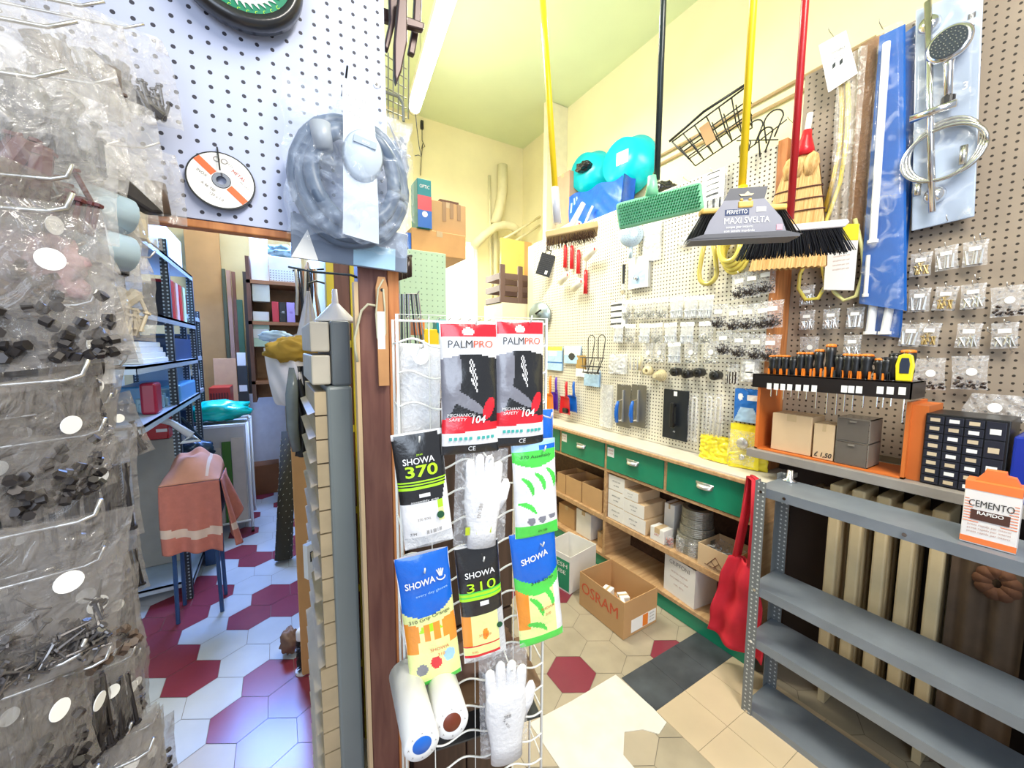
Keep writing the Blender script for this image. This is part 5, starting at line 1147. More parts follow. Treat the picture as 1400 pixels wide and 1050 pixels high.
for q, a in enumerate((-.5, -.2, .1, .4)): b.tube([(w_*.30+.004*sin(a), D(w_*.3, -h*.17)-.003, -h*.18), (w_*.30+.014*sin(a), D(w_*.3, -h*.17)-.003, -h*.18+.015*cos(a))], .0014, 5)
b.tube([(w_*.30+.008*cos(q*.35), D(w_*.3, -h*.17)-.003, -h*.185+.007*sin(q*.35)) for q in range(9, 19)], .0013, 5)
b.build('hand_emblem', pap, t)
tx('every day gloves', t, mat('print_text_sky', (.35, .6, .9)), .007, w_*.1, -h*.28, D, maxw=w_*.6, rotd=5); tx('310 Grip Orange', t, inkk, .0105, 0, -h*.46, D, maxw=w_*.78, rotd=6); tx('SHOWA', t, redt, .010, w_*.12, -h*.72, D); tx('310', t, redt, .010, w_*.14, -h*.77, D)
def f_310(u, v):
    if v > .985: return 10
    if v > .42:
        if .545 < v < .62: return 4 if int(v*110) % 2 == 0 else 9
        return 2
    if v < .05: return 10
    if u > .84: return 10
    if v < .16: return 0 if v < .07 or v > .145 else 6
    if u < .2: return 7
    return 7 if el(u, v, .52, .24, .07, .05) else 6
t, w_, h, D = gbag('black-topped glove pack with lime numerals at the lower middle', (651, 742), 60, 160, -4.5, f_310, 41, off=-.05)
tx('SHOWA', t, pap, .017, 0, -h*.235, D, maxw=w_*.68, bold=.01); tx('310', t, limet, .028, 0, -h*.34, D, maxw=w_*.66, bold=.0); M().box(-w_*.06, D(0, -h*.48)-.003, -h*.50, w_*.14, D(0, -h*.48)-.002, -h*.465).build('white_tab', pw, t); tx('310 grip', t, redt, .008, 0, -h*.76, D); tx('9/XL', t, redt, .007, -w_*.25, -h*.90, D)
M().lathe([(0, 0), (.006, 0), (.006, .001), (0, .001)], c=(w_*.36, D(w_*.36, -h*.72)-.003, -h*.72), n=18, ax='y').build('size_mark', mat('dark_green', ()), t)
def f_grip(u, v):
    if v > .64-.08*(1-(2*u-1)**2): return 5
    if v > .53-.08*(1-(2*u-1)**2): return 9
    if v < .07: return 9
    for (a, c_, an) in ((.46, .36, .6), (.74, .42, .55), (.42, .18, 1.15)):
        if leaf(u, v, a, c_, an): return 9
    return 7 if u < .26 and v > .15 else 6 if u < .85 else 1
t, w_, h, D = gbag('blue and green topped glove pack with orange gloves at the lower right', (727, 724), 62, 155, -6, f_grip, 51, off=-.04)
tx('SHOWA', t, pap, .018, -w_*.04, -h*.22, D, maxw=w_*.60, bold=.02, shear=.1, rotd=10); tx('310 Grip', t, inkk, .009, w_*.08, -h*.43, D, maxw=w_*.5, rotd=5); tx('SHOWA', t, redt, .009, w_*.15, -h*.68, D); tx('310', t, redt, .009, w_*.15, -h*.74, D)
t, w_, h, D = gbag('blue glove pack peeking out behind the upper right red pack', (737, 560), 40, 60, 0, lambda u, v: 5 if v > .2 else 8, 61, off=-.012, nu=14, nv=20)
t, w_, h, D = gbag('large clear film pack with a round white sticker at the upper left of the rack', (574, 470), 62, 128, 2, lambda u, v: 10, 71, off=.02, cat='film pack', nu=20, nv=40, group='film pack in the rack')
M().lathe([(0, 0), (.016, 0), (.016, .001), (0, .001)], c=(0, -.022, -.025), n=24, ax='y').build('round_sticker', paper, t)
M().box(-w_*.4, .008, -h*.95, w_*.4, .018, -h*.1).build('brown_contents', mat('dull_brown', (.20, .11, .07), .6), t)
# two white rolls lying in the bottom of the rack
for k, (e0, e1, col, lb_) in enumerate((((577, 1018, .66), (553, 920, .80), blue, 'white paper roll with a blue end plug at the bottom left of the rack'), ((618, 987, .70), (596, 905, .86), mat('red_brown_plug', (.16, .03, .01), .4), 'white paper roll with a red-brown end plug at the bottom of the rack'))):
    A_, B_ = PD(*e0), PD(*e1); ax = (A_-B_); Ln = ax.length; q = ax.to_track_quat('-Y', 'Z')
    t = thing('paper_roll', lb_, 'roll', B_, rot=q.to_euler(), group='white rolls in the rack'); r = .031
    M().lathe([(r*.55, -Ln-.001), (r*.93, -Ln-.001), (r, -Ln+.003), (r, 0), (0, 0)], n=30, ax='y').build('roll', mat('roll_white', (.80, .80, .80), .35), t, smooth=True)
    M().lathe([(0, -Ln-.002), (r*.50, -Ln-.002), (r*.56, -Ln), (r*.56, -Ln+.01)], n=26, ax='y').build('end_plug', col, t, smooth=True)
    for a in range(8): text('A', t, mat('grey_ink', ()), .005, r*.75*cos(a*.785), r*.75*sin(a*.785), -Ln-.002, name='printed_mark')
tag(M().box(.285, 1.03, 0, .62, 1.42, 1.36).box(.285, 1.018, .01, .45, 1.03, .66).box(.455, 1.018, .01, .618, 1.03, .66).box(.285, 1.018, .67, .45, 1.03, 1.35).box(.455, 1.018, .67, .618, 1.03, 1.35).build('dark_cabinet', wood('cabinet_brown', (.045, .025, .015), (.08, .045, .03)), bev=.003), 'dark brown cabinet standing behind the wire glove rack', 'cabinet')
lump('brown_bag', 'crumpled brown paper bag in the bottom of the wire rack', 'bag', GW(.19, .085, .7045), .05, mat('dull_brown', ()), s=(1.6, .8, .9), seed=9)
for k, x in enumerate((.20, .245)): tag(M().box(-.018, 0, 0, .018, .03, .10).build('blue_box', mat('petrol_blue', (.01, .10, .25), .4), bev=.002), ['left', 'right'][k]+' small petrol blue box at the very bottom of the wire rack', 'box', 'blue boxes in the rack', loc=GW(x, .03, .622), rz=RA)
tag(M().box(.0, .005, 0, W, .07, .004).build('wire_shelf', dkgrey), 'dark lower tray of the wire rack under the small blue boxes', 'tray', loc=GW(0, .0, .616), rz=RA)
# ================================================================ LEFT FOREGROUND: STAND OF HANGING BAGS
tag(M().box(-.46, .36, .04, -.445, .935, 2.75).build('pegboard', pegN), 'side pegboard at the far left carrying the hanging blister bags', 'pegboard')
gf = film('grey_film', (.27, .25, .24), .70, .10, 34, .9); gf2 = film('grey_film_pale', (.66, .64, .63), .80, .12, 30, .8)
dkc = mat('dark_contents', (.035, .03, .03), .4, .4, var=.3, scale=40); grc = mat('grey_contents', (.16, .15, .15), .3, .7, var=.3, scale=60); brc = mat('brown_contents', (.10, .065, .045), .5, var=.3, scale=50)
LP = [bagproto('x', k, m, w_=.088, h=.115, n=n, sticker='round', fm=gf, puff=.012) for k, m, n in (('bolt', grc, 40), ('nut', dkc, 60), ('screw', grc, 110), ('nut', brc, 40), ('long', dkc, 16))]
for q_ in LP:
    for o_ in q_.children:
        if o_.name.startswith('sticker'): o_.data.transform(Matrix.Diagonal((.72, 1, .72, 1)))
lused = set(); rows_ = [.30+.118*k for k in range(12)]; cols = [.44, .53, .62, .71, .80, .89]
def visible(P, m=70):
    v = P-CAM; f_ = v.dot(_f)
    if f_ < .1: return False
    x, y = 700+FPX*v.dot(_r)/f_, 525-FPX*v.dot(_u)/f_
    return -m < x < 1460 and -m < y < 1120+m
for ri, z in enumerate(rows_):
    for ci, y in enumerate(cols):
        zz = z+R.uniform(-.018, .018)+.05*(ci % 2); tip = -.222*y-.028+R.uniform(-.02, .012)
        if z > 1.1: tip -= .012
        any_ = False
        for k in range(3):
            P = Vector((tip-.022-.062*k+R.uniform(-.01, .01), y+R.uniform(-.008, .008), zz-.006+.010*k))
            if not visible(P): continue
            any_ = True; i = R.randrange(5)
            t = dup(LP[i]) if i in lused else LP[i]
            if i not in lused: lused.add(i); kids(LP[i])
            t['label'] = f'{["outermost","middle","innermost"][k]} grey blister bag, {ORD[ri+1]} row from the floor, {ORD[ci+1]} hook from the shopper'
            t['group'] = 'blister bags on the left stand'; t.location = P; t.rotation_euler = (R.uniform(-.15, .15), R.uniform(-.2, .2), R.uniform(.45, 1.35)); s_ = R.uniform(.85, 1.08); t.scale = (s_,)*3
        if any_: hook(Vector((-.445, y, zz-.022)), 1, 'x', 'long wire hooks of the left stand', LW) if False else tag(M().tube([(-.448, y, zz-.020), (-.30, y, zz-.012), (tip-.01, y, zz), (tip, y, zz+.004), (tip+.004, y, zz+.016)], .0019, 6).tube([(-.445, y-.012, zz-.022), (-.443, y+.012, zz-.022)], .0025, 5).build('peg_hook', wire, smooth=True), 'long wire hook of the left stand carrying grey blister bags', 'hook', 'long wire hooks of the left stand')
# larger packs above
big = [  # px, py of hang point, Y, w, h, contents, label
 (45, 40, .60, .15, .13, dkc, 'large clear bag of dark parts at the very top left'), (95, 10, .72, .12, .12, brc, 'large clear bag of brown fittings beside the dark parts at the top left'),
 (25, 110, .55, .13, .13, mat('maroon_parts', (.10, .02, .02), .4), 'clear bag with maroon parts near the left edge'), (110, 118, .66, .15, .12, dkc, 'clear bag with glossy black pieces pointing right'),
 (160, 40, .86, .13, .12, grc, 'round-cornered clear blister with grey clips on the blue board'), (60, 195, .62, .17, .12, mat('pale_blue_rolls', (.50, .66, .80), .4), 'clear bag with pale blue rolls'), 
 (120, 205, .74, .12, .12, mat('cream_parts', (.60, .52, .38), .5), 'clear bag with cream parts behind the pale blue rolls'), (185, 205, .90, .12, .11, brc, 'clear bag with two brown cylinders against the blue board'),
 (30, 285, .56, .12, .10, mat('pink_parts', (.62, .38, .40), .4), 'clear bag with a pink item at the left edge'), (110, 262, .68, .12, .10, dkc, 'dark comb-shaped pack below the pale blue rolls'),
 (60, 352, .60, .13, .10, mat('amber_parts', (.42, .26, .10), .4), 'clear bag with amber pieces at the left edge'), (140, 348, .80, .13, .12, mat('cream_parts', ()), 'clear bag with gold and cream hinges above the shelf'), (20, 395, .58, .12, .10, dkc, 'clear bag with black fittings under the amber pieces')]
for i, (px_, py_, Y_, w_, h, m, lb_) in enumerate(big):
    P = AY(px_, py_, Y_); t = thing('parts_bag', lb_, 'bag', P, rot=(R.uniform(-.1, .1), R.uniform(-.12, .12), R.uniform(.25, .8)), group='large packs at the top left')
    def f_(s): return lambda u, v: ((u-.5)*w_*(1-.15*(2*v-1)**2*(v > .7)), s*.020*sin(pi*u)*(.4+sin(pi*min(1, (1-v)*1.1)))+.003*sin(u*21+v*13+i), -h+v*(h+.01))
    b = M().grid(f_(-1), 14, 12); b.grid(f_(1), 14, 12); b.build('bag_film', gf2, t, smooth=True)
    if i in (5, 12): 
        for q in (0, 1): M().tube([(-w_*.42, 0, -h*(.35+.38*q)), (w_*.42, 0, -h*(.42+.38*q))], .022 if i == 5 else .01, 14).build('roll', m, t, smooth=True)
    elif i == 7:
        for q in (-.18, .2): M().cyl((q*w_, -.006, -h*.9), (q*w_-.004, -.006, -h*.45), .014, n=14).build('brown_cylinder', m, t, smooth=True)
    elif i in (8,): 
        o = lump('pink_item', 'x', 'x', (0, 0, 0), .035, m, s=(1.3, .5, 1), seed=4); del o['label']; del o['category']; o.parent = t; o.location = (0, 0, -h*.9)
    elif i == 3:
        M().prism([(-.05, -h*.45), (-.01, -h*.42), (.075, -h*.98), (.06, -h*1.02), (-.02, -h*.75)], -.01, .01).build('black_piece', m, t, bev=.004); M().box(-.02, -.013, -h*.62, .0, -.0105, -h*.52).build('white_patch', paper, t)
    else:
        c = bits('bolt', w_*.9, h, 70 if i in (0, 1, 2) else 45, -.012, .012)
        for q in range(4): c.cyl((R.uniform(-.35, .35)*w_, 0, h*.1), (R.uniform(-.35, .35)*w_, 0, h*.6), .010, n=8)
        c.v = [(x, y, z-h) for x, y, z in c.v]; tag(c.build('contents', m, t), kind='stuff')
    y = P.y; e = P+Vector((.02, 0, .006))
    tag(M().tube([(-.448, y, P.z-.03), (-.33, y, P.z-.015), (e.x-.01, y, e.z), (e.x+.012, y, e.z+.014)], .0019, 6).build('peg_hook', wire, smooth=True), 'long wire hook of the left stand holding a large pack', 'hook', 'upper wire hooks of the left stand')
for i, (x, y, Y_) in enumerate(((160, 330, .85), (185, 342, .88), (205, 352, .9), (165, 500, .86))):
    P = AY(x, y, Y_); tag(M().tube([(-.448, P.y, P.z-.03), (-.30, P.y, P.z-.01), (P.x, P.y, P.z), (P.x+.008, P.y, P.z+.012)], .0019, 6).build('peg_hook', wire, smooth=True), 'empty long wire hook reaching out over the storeroom shelves', 'hook', 'empty hooks of the left stand')

# ================================================================ ON THE BLUE BOARD
p = AY(303, 248, .944)
r = .054; t = thing('cutting_disc', 'white cutting disc with an orange-red stripe hanging on the blue board', 'disc', p, rot=(radians(-6), 0, 0))
M().lathe([(.009, -.003), (r, -.003), (r, 0), (.009, 0), (.009, -.003)], n=48, ax='y').build('abrasive_edge', black, t)
lab = M(); lab.lathe([(.015, -.0036), (r*.95, -.0036), (r*.95, -.003), (.015, -.003), (.015, -.0036)], n=48, ax='y'); lab.build('paper_face', paper, t)
sr = mat('stripe_orange', (.85, .14, .03), .5); an = radians(-45); u0 = Vector((cos(an), 0, sin(an))); n0 = Vector((-sin(an), 0, cos(an)))
for s_ in (-1, 1):
    b = M(); P = [u0*(s_*.016)-n0*.0062, u0*(s_*r*.94)-n0*.0062, u0*(s_*r*.94)+n0*.0062, u0*(s_*.016)+n0*.0062]
    b.prism([(q.x, q.z) for q in P], -.0042, -.0037); b.build('orange_stripe', sr, t)
M().lathe([(.008, -.0045), (.014, -.0045), (.014, -.0037), (.008, -.0037), (.008, -.0045)], n=30, ax='y').build('centre_ring', chrome, t)
for s_, x, z, rd, sz in (('INOX', -.040, .012, -35, .010), ('A 46 TBF', -.028, -.022, -35, .009), ('125 x 1,0', -.012, -.045, -30, .009), ('METAL', .038, .020, -40, .012), ('EN 12413', .050, -.004, -45, .006), ('OO', .0, .052, -10, .02), ('22,23', .02, .045, -45, .007)): text(s_, t, mat('grey_ink', ()) if s_ not in ('METAL',) else mat('red_ink', ()), sz*.72, x*.72, z*.72, -.0044, rotd=rd)

M().tube([p*0+Vector((0, -.02, .012)), Vector((-.004, -.004, .062))], .0015, 5).build('nail', black, t)
# green-centred saw disc pack at the top
p = AY(326, -40, .93); t = thing('saw_disc_pack', 'round black pack with a green face and white saw teeth at the top edge', 'saw blade', p, rot=(0, 0, 0))
r = .105
M().lathe([(r*.82, -.010), (r*.80, -.026), (r*.93, -.026), (r, -.015), (r, 0), (0, 0)], n=60, ax='y').build('black_case', mat('case_black', (.012, .012, .014), .3, coat=.4), t, smooth=True)
M().lathe([(0, -.018), (r*.82, -.018), (r*.82, -.01), (0, -.01)], n=60, ax='y').build('green_face', mat('case_green', (.0, .20, .10), .35), t)
b = M()
for k in range(40):
    a = 2*pi*k/40; a2 = a+.10; b.prism([(r*.60*cos(a), r*.60*sin(a)), (r*.60*cos(a2), r*.60*sin(a2)), (r*.70*cos(a2+.02), r*.70*sin(a2+.02))], -.020, -.0182)
b.build('saw_teeth', paper, t)
M().lathe([(r*.56, -.0195), (r*.61, -.0195), (r*.61, -.0182), (r*.56, -.0182), (r*.56, -.0195)], n=60, ax='y').build('blade_ring', paper, t)
for k in range(11): text('C', t, mat('print_text_lime', ()), .008, r*.745*cos(-2.5+k*.18), r*.745*sin(-2.5+k*.18), -.0186, rotd=math.degrees(-2.5+k*.18)+90, name='printed_mark')
# bagged hose
yb_ = .90; c = AY(474, 240, yb_); tp = AY(472, 112, yb_); bt = AY(474, 352, yb_)
t = thing('bagged_hose', 'grey-blue coiled suction hose in a crinkled clear bag hanging on the blue board', 'bagged hose', (tp.x, yb_, tp.z), rot=(0, radians(9), 0))
Rm = Matrix.Rotation(radians(9), 3, 'Y').inverted(); L2 = lambda x, y, Y_=yb_: Rm @ (AY(x, y, Y_)-t.location)
hosem = mat('grey_blue_hose', (.10, .14, .21), .4, var=.1, scale=20)
cc = L2(482, 250)
b = M()
for q, (rr, dz) in enumerate(((.108, 0), (.094, -.008), (.080, -.002))):
    pts = [(cc.x+rr*cos(a*pi/20)*(.98), .002-.018*q+.006*sin(a*.7), cc.z+dz+rr*1.12*sin(a*pi/20)) for a in range(41)]
    b.tube(pts, [.0145*(1+.035*((i % 2)*2-1)) for i in range(41)], 14)
b.build('hose', hosem, t, smooth=True)
e0 = L2(432, 205); M().cyl((e0.x, -.045, e0.z+.03), (e0.x+.012, -.045, e0.z-.015), .019, .017, 18).build('hose_cuff', mat('cuff_grey', (.36, .40, .46), .4), t, smooth=True)
l0, l1 = L2(483, 135), L2(490, 335)
M().grid(lambda u, v: (lerp(l0.x, l1.x, v)-.028+.056*u*(1+.25*v)-.01*v, -.052-.008*sin(pi*v)+.002*sin(v*14), lerp(l0.z, l1.z, v)), 8, 30).build('paper_label', mat('label_blue_grey', (.58, .64, .72), .5), t, smooth=True)
D = lambda x, z: -.060
for s_, zz, sz in (('HOSE SET', -.055, .009), ('cod. 51203', -.070, .007), ('TUBO', -.085, .008)): text(s_, t, mat('grey_ink', ()), sz, l0.x+.0, l0.z+zz+.02, -.062)
k_ = L2(490, 222); o = M().lathe([(0, -.012), (.042, -.010), (.050, 0), (.0, 0)], c=(k_.x, -.060, k_.z-.012), n=28, ax='y', sx=.78, sy=1.0).build('pale_disc', mat('pale_blue_plastic', (.50, .58, .68), .35), t, smooth=True)
M().box(k_.x-.022, -.074, k_.z+.003, k_.x+.020, -.071, k_.z+.016).build('grey_badge', mat('badge', (.35, .42, .52)), t); text('eco', t, paper, .010, k_.x, k_.z+.0095, -.0745)
BL, BR, TL, TR = L2(392, 318), L2(556, 352), L2(383, 96), L2(560, 170)
def bagf(s, amp):
    def g(u, v):
        x = lerp(lerp(BL.x, BR.x, u), lerp(TL.x, TR.x, u), v); z = lerp(lerp(BL.z, BR.z, u), lerp(TL.z, TR.z, u), v)
        n_ = noise.noise(Vector((u*6, v*7, 2.2+s)))+.6*abs(noise.noise(Vector((u*13, v*15, 5+s))))
        return (x+.004*sin(v*21)*(u < .03 or u > .97), s*(.012+.062*(sin(pi*u)*sin(pi*min(1, v+.12)))**.55)*(1 if s < 0 else .35)+amp*n_, z+.003*sin(u*31))
    return g
b = M().grid(bagf(-1, .014), 60, 70); b.grid(bagf(1, .006), 16, 16); b.build('bag_film', film('hose_bag_film', (.72, .82, 1.0), .88, .06, 16, .9), t, smooth=True)
tag(M().tube([(tp.x, .95, tp.z), (tp.x, .89, tp.z+.002), (tp.x, .868, tp.z+.012)], .002, 6).build('peg_hook', black, smooth=True), 'black peg hook through the top of the bagged hose', 'hook')
a_, b_ = AY(398, 354, .93), AY(556, 330, .93)
t = thing('flat_pack', 'dark blue-grey flat pack showing below the bagged hose', 'pack', ((a_.x+b_.x)/2, .93, a_.z), rot=(0, radians(2), 0)); w_ = b_.x-a_.x; h = .09
M().box(-w_/2, 0, 0, w_/2, .008, h).build('pack', mat('slate_print', (.16, .20, .28), .35, coat=.4), t, bev=.002); M().box(0, -.0012, .002, w_*.38, -.0002, .05).build('sky_panel', mat('sky_panel', (.38, .60, .78), .4), t); M().prism([(-w_/2, .0), (-w_/2+.05, .0), (-w_/2+.03, .06)], -.0014, -.0002).build('pale_corner', paper, t)

# ================================================================ NARROW DRAWER CABINET, YELLOW FRAME, AISLE SIDE OF THE POST
c0 = AY(400, 470, 1.05)
t = thing('drawer_cabinet', 'tall narrow grey cabinet with cream drawer fronts facing the storeroom aisle', 'cabinet', (.06, 1.15, 0))
x0 = AY(444, 600, 1.03).x; x1 = AY(484, 600, 1.03).x; zt = AY(460, 438, 1.03).z; zs = AY(460, 528, 1.03).z
gc = mat('cabinet_grey_green', (.20, .23, .23), .35, var=.06, scale=5)
wpart(M().box(x0+.008, 1.03, 0, x1, 1.42, zs), 'lower_body', gc, t, bev=.008); wpart(M().box(x0+.022, 1.035, zs, x1, 1.40, zt), 'upper_body', mat('cabinet_dark_grey', (.13, .15, .16), .35), t, bev=.006)
for k in range(2):
    z_ = zs+.004+k*(zt-zs)/2; wpart(M().box(x0-.022, 1.04, z_, x0+.02, 1.39, z_+(zt-zs)/2-.008), 'drawer', mat('drawer_cream', (.55, .50, .40), .5), t, bev=.004)
n = 23
for k in range(n):
    z_ = .02+k*(zs-.03)/n
    wpart(M().prism([(0, 0), (.0, 0)], 0, 0) if False else M().box(x0-.018-(.012 if k < 11 else 0), 1.04, z_, x0+.008, 1.41, z_+(zs-.03)/n-.004).q([(x0-.018-(.012 if k < 11 else 0), 1.04, z_+.008), (x0-.034-(.012 if k < 11 else 0), 1.04, z_+.002), (x0-.034-(.012 if k < 11 else 0), 1.41, z_+.002), (x0-.018-(.012 if k < 11 else 0), 1.41, z_+.008)], [(0, 1, 2, 3)]), 'drawer', mat('drawer_tan', (.46, .36, .22), .6, var=.12), t)
t2 = thing('funnel', 'white plastic funnel upside down on top of the narrow grey cabinet', 'funnel', ((x0+x1)/2+.012, 1.12, zt+.001))
M().lathe([(.052, 0), (.050, .004), (.012, .045), (.008, .05), (.006, .085), (.004, .085)], n=24).build('cone', mat('funnel_white', (.72, .68, .64), .4), t2, smooth=True)
ylf = mat('frame_yellow', (.60, .46, .02), .4, var=.08)
t = thing('yellow_ladder', 'yellow wooden folding ladder leaning behind the brown post', 'ladder', (.2, 1.48, 0))
xa, xb = AY(452, 420, 1.46).x, AY(484, 420, 1.46).x
for x in (xa, xb): wpart(M().box(x-.012, 1.45, 0, x+.012, 1.50, 2.35), 'side_rail', ylf, t, bev=.002)
for z in (.3, .6, .9, 1.2, 1.5, 1.8, 2.1): wpart(M().box(xa, 1.455, z, xb, 1.495, z+.025), 'rung', ylf, t)
wpart(M().box(xa+.012, 1.46, .0, xb-.012, 1.47, 2.3), 'dark_panel', brownw, t)
tag(M().tube([AY(395, 365, 1.2), AY(430, 372, 1.12), AY(480, 376, 1.0), AY(487, 379, .97)], .003, 6).build('iron_hook', black, smooth=True), 'long thin iron hook running from the post towards the plastic bag', 'hook')
# white plastic bag with yellow contents, jacket, dark patterned roll, cardboard
zb_ = AY(400, 553, 1.75).z; c = AY(404, 500, 1.75)
t = thing('carrier_bag', 'white carrier bag with mustard cloth spilling out, hanging in the storeroom aisle', 'bag', (c.x, 1.75, zb_))
lbm = mat('white_bag_plastic', (.74, .70, .68), .35, var=.05, bump=.25, scale=14)
L3 = lambda x, y: (AY(x, y, 1.75).x-c.x, AY(x, y, 1.75).z-zb_)
rimL, rimR = L3(360, 476), L3(442, 440); bot = L3(408, 552)
def cbag(s):
    def g(u, v):
        th = pi*u; lx = lerp(bot[0]-.07, rimL[0], v**.45); rx = lerp(bot[0]+.075, rimR[0], v**.5); zz = lerp(rimL[1], rimR[1], u)*v
        return (lerp(lx, rx, u), s*.085*sin(th)*(.3+.7*sin(pi*min(1, .15+v*.75)))+.006*sin(u*25+v*9), zz-(.02*sin(pi*u)*v if s < 0 else 0)+.0)
    return g
b = M().grid(cbag(-1), 34, 26); b.grid(cbag(1), 34, 26); b.build('body', lbm, t, smooth=True)
h1, h2 = L3(421, 398), L3(432, 480); M().grid(lambda u, v: (lerp(lerp(L3(400, 470)[0], L3(442, 470)[0], u), lerp(h1[0]-.004, h1[0]+.006, u), v), -.03*sin(pi*u)*(1-v)+.004*sin(u*20), lerp(h2[1], h1[1], v)), 14, 14).build('handle', lbm, t, smooth=True, solid=.002)
o = lump('mustard_cloth', 'x', 'x', (0, 0, 0), .085, mat('mustard_cloth', (.45, .27, .03), .8, var=.2), s=(1.0, .6, .55), seed=6); del o['label']; del o['category']; o.parent = t; o.location = (L3(398, 470)[0], -.055, L3(390, 497)[1])
o = lump('blue_cloth', 'x', 'x', (0, 0, 0), .045, mat('pale_blue_cloth', (.40, .55, .68), .7), s=(1.2, .6, .5), seed=2); del o['label']; del o['category']; o.parent = t; o.location = (L3(377, 465)[0], .06, L3(377, 468)[1])
tag(M().tube([AY(421, 396, 1.75), AY(421, 388, 1.75), AY(432, 384, 1.78), AY(446, 388, 1.8)], .004, 6).box(AY(438, 0, 1.8).x, 1.74, 0, AY(447, 0, 1.8).x+.012, 1.83, 2.35).build('hanger_post', black), 'dark hook bracket on a thin post holding the carrier bag and jacket', 'bracket')
c = AY(418, 560, 1.70); j = mat('black_jacket', (.015, .015, .016), .45, var=.2, bump=.3)
t = thing('jacket', 'black jacket with a shiny grey sleeve hanging beside the cream drawers', 'jacket', (c.x, 1.70, AY(418, 622, 1.70).z))
hh = AY(418, 500, 1.70).z-t.location.z
M().grid(lambda u, v: ((u-.5)*lerp(.085, .07, v)+.01*sin(v*5), -.03*sin(pi*u)+.008*sin(u*21+v*4), v*hh), 20, 20).build('body', j, t, smooth=True, solid=.012)
M().tube([(-.035, -.02, hh*.98), (-.045, -.03, hh*.7), (-.048, -.03, hh*.35), (-.038, -.03, hh*.08)], [.016, .022, .020, .016], 12).build('sleeve', mat('shiny_grey_sleeve', (.20, .23, .23), .2, var=.2), t, smooth=True)
xb0 = AY(402, 700, 1.9).x; xb1 = AY(432, 700, 1.9).x
tag(M().box(xb0, 1.9, 0.001, xb1+.05, 1.915, AY(410, 575, 1.9).z).build('cardboard_sheet', cardo, bev=.003), 'upright orange-brown cardboard sheet between the dark roll and the cream drawers', 'cardboard')
c = AZ(388, 768, 0); e = AY(394, 590, c.y+.25)
b = M().tube([Vector((c.x, c.y, 0.02)), (c+e)/2+Vector((0, 0, 0)), e], [.055, .052, .045], 18)
o = tag(b.build('carpet_roll', mat('dark_olive_carpet', (.035, .028, .012), .85), smooth=True), 'leaning dark roll with rows of pale stitches in the storeroom aisle', 'carpet roll')
dr = (e-c).normalized(); sd_ = dr.orthogonal().normalized(); up_ = dr.cross(sd_); b = M()
for k in range(22):
    for q in range(8):
        a = q*pi/4+(k % 2)*pi/8; P = c.lerp(e, .03+k*.043)+(sd_*cos(a)+up_*sin(a))*lerp(.0555, .0462, .03+k*.043); b.cyl(P-dr*.006-sd_.cross(dr)*.004, P+dr*.006+sd_.cross(dr)*.004, .0022, n=4)
tag(b.build('stitches', mat('pale_stitch', (.45, .42, .30), .7), o), kind='stuff')

# small things on the floor by the drawers
p = AZ(414, 918, 0); t = thing('bottle_brush', 'white-topped brush with dark bristles standing by the foot of the cream drawers', 'brush', (p.x, p.y, 0))
M().cyl((0, 0, .0), (0, 0, .012), .03, n=16).build('base', paper, t); b = M()
for k in range(700): a = R.random()*6.283; z_ = .015+.145*R.random(); b.cyl((.005*cos(a), .005*sin(a), z_), (.024*cos(a), .024*sin(a), z_+R.uniform(-.01, .01)), .0011, n=3, cap=False)
b.build('bristles', mat('bristle_grey', (.10, .10, .10), .3, .4), t); M().lathe([(.016, .16), (.021, .165), (.021, .20), (.014, .212), (0, .213)], n=16).build('cap', white, t, smooth=True)
p = AZ(398, 905, 0); lump('crumpled_wrapping', 'crumpled brown wrapping on the floor beside the white-topped brush', 'wrapping', (p.x-.0, p.y+.06, .001), .045, mat('dull_brown', ()), s=(1, 1, 1.3), seed=8)
p = AY(426, 745, 1.3); tag(M().box(-.02, 0, -.05, .02, .02, .05).box(-.012, -.002, .0, .012, 0, .03, 1).build('switch_box', [white, black], bev=.002), 'small white box fixed near the middle of the cream drawer fronts', 'box', loc=(p.x-.0, 1.2, p.z), rz=.5)
# ================================================================ STOREROOM AT THE LEFT REAR
def front(name, label, cat, r, Y, m, d=.2, parts=None, zb=None, bev=.003, group=None, rz=0, top=None):
    "upright box whose front face is seen at distance Y; origin bottom-front-centre"
    xc, w_, z0, z1 = RECT(1, Y, *r)
    if zb is not None: z0 = zb
    if top is not None: z1 = top
    o = M().box(-w_/2, 0, 0, w_/2, d, z1-z0).build(name, m, bev=bev)
    return tag(o, label, cat, group, loc=(xc, Y, z0), rz=rz), w_, z1-z0
slotb = pegmat('dark_slotted_steel', (.05, .06, .07), (.45, .55, .60), .020, .0045, 'XZ'); shm = mat('pale_shelf', (.40, .47, .52), .4, .3)
t = thing('metal_shelf_unit', 'dark slotted-steel shelf unit along the left of the storeroom aisle', 'shelf unit', (-.72, 3.0, 0))
for y, zt_ in ((2.86, 2.09), (3.57, 2.0)):
    for x in (-.50, -.97): wpart(M().box(x-.034, y, 0, x, y+.003, zt_).box(x-.003, y, 0, x, y+.034, zt_), 'upright', slotb, t)
wpart(M().box(-.97, 2.15, 0, -.94, 2.18, 2.0), 'upright', slotb, t)
SZ = (2.0, 1.66, 1.42, 1.17, .10)
for z in SZ: y_ = 2.15 if z > 1 else 2.9; wpart(M().box(-1.0, y_, z-.012, -.498, 3.57, z).box(-.501, y_, z-.035, -.498, 3.57, z).box(-1.0, y_, z-.035, -.498, y_+.003, z), 'shelf', shm, t)
t = thing('metal_shelf_unit', 'lower slotted-steel shelf unit farther down the storeroom aisle', 'shelf unit', (-.72, 3.9, 0))
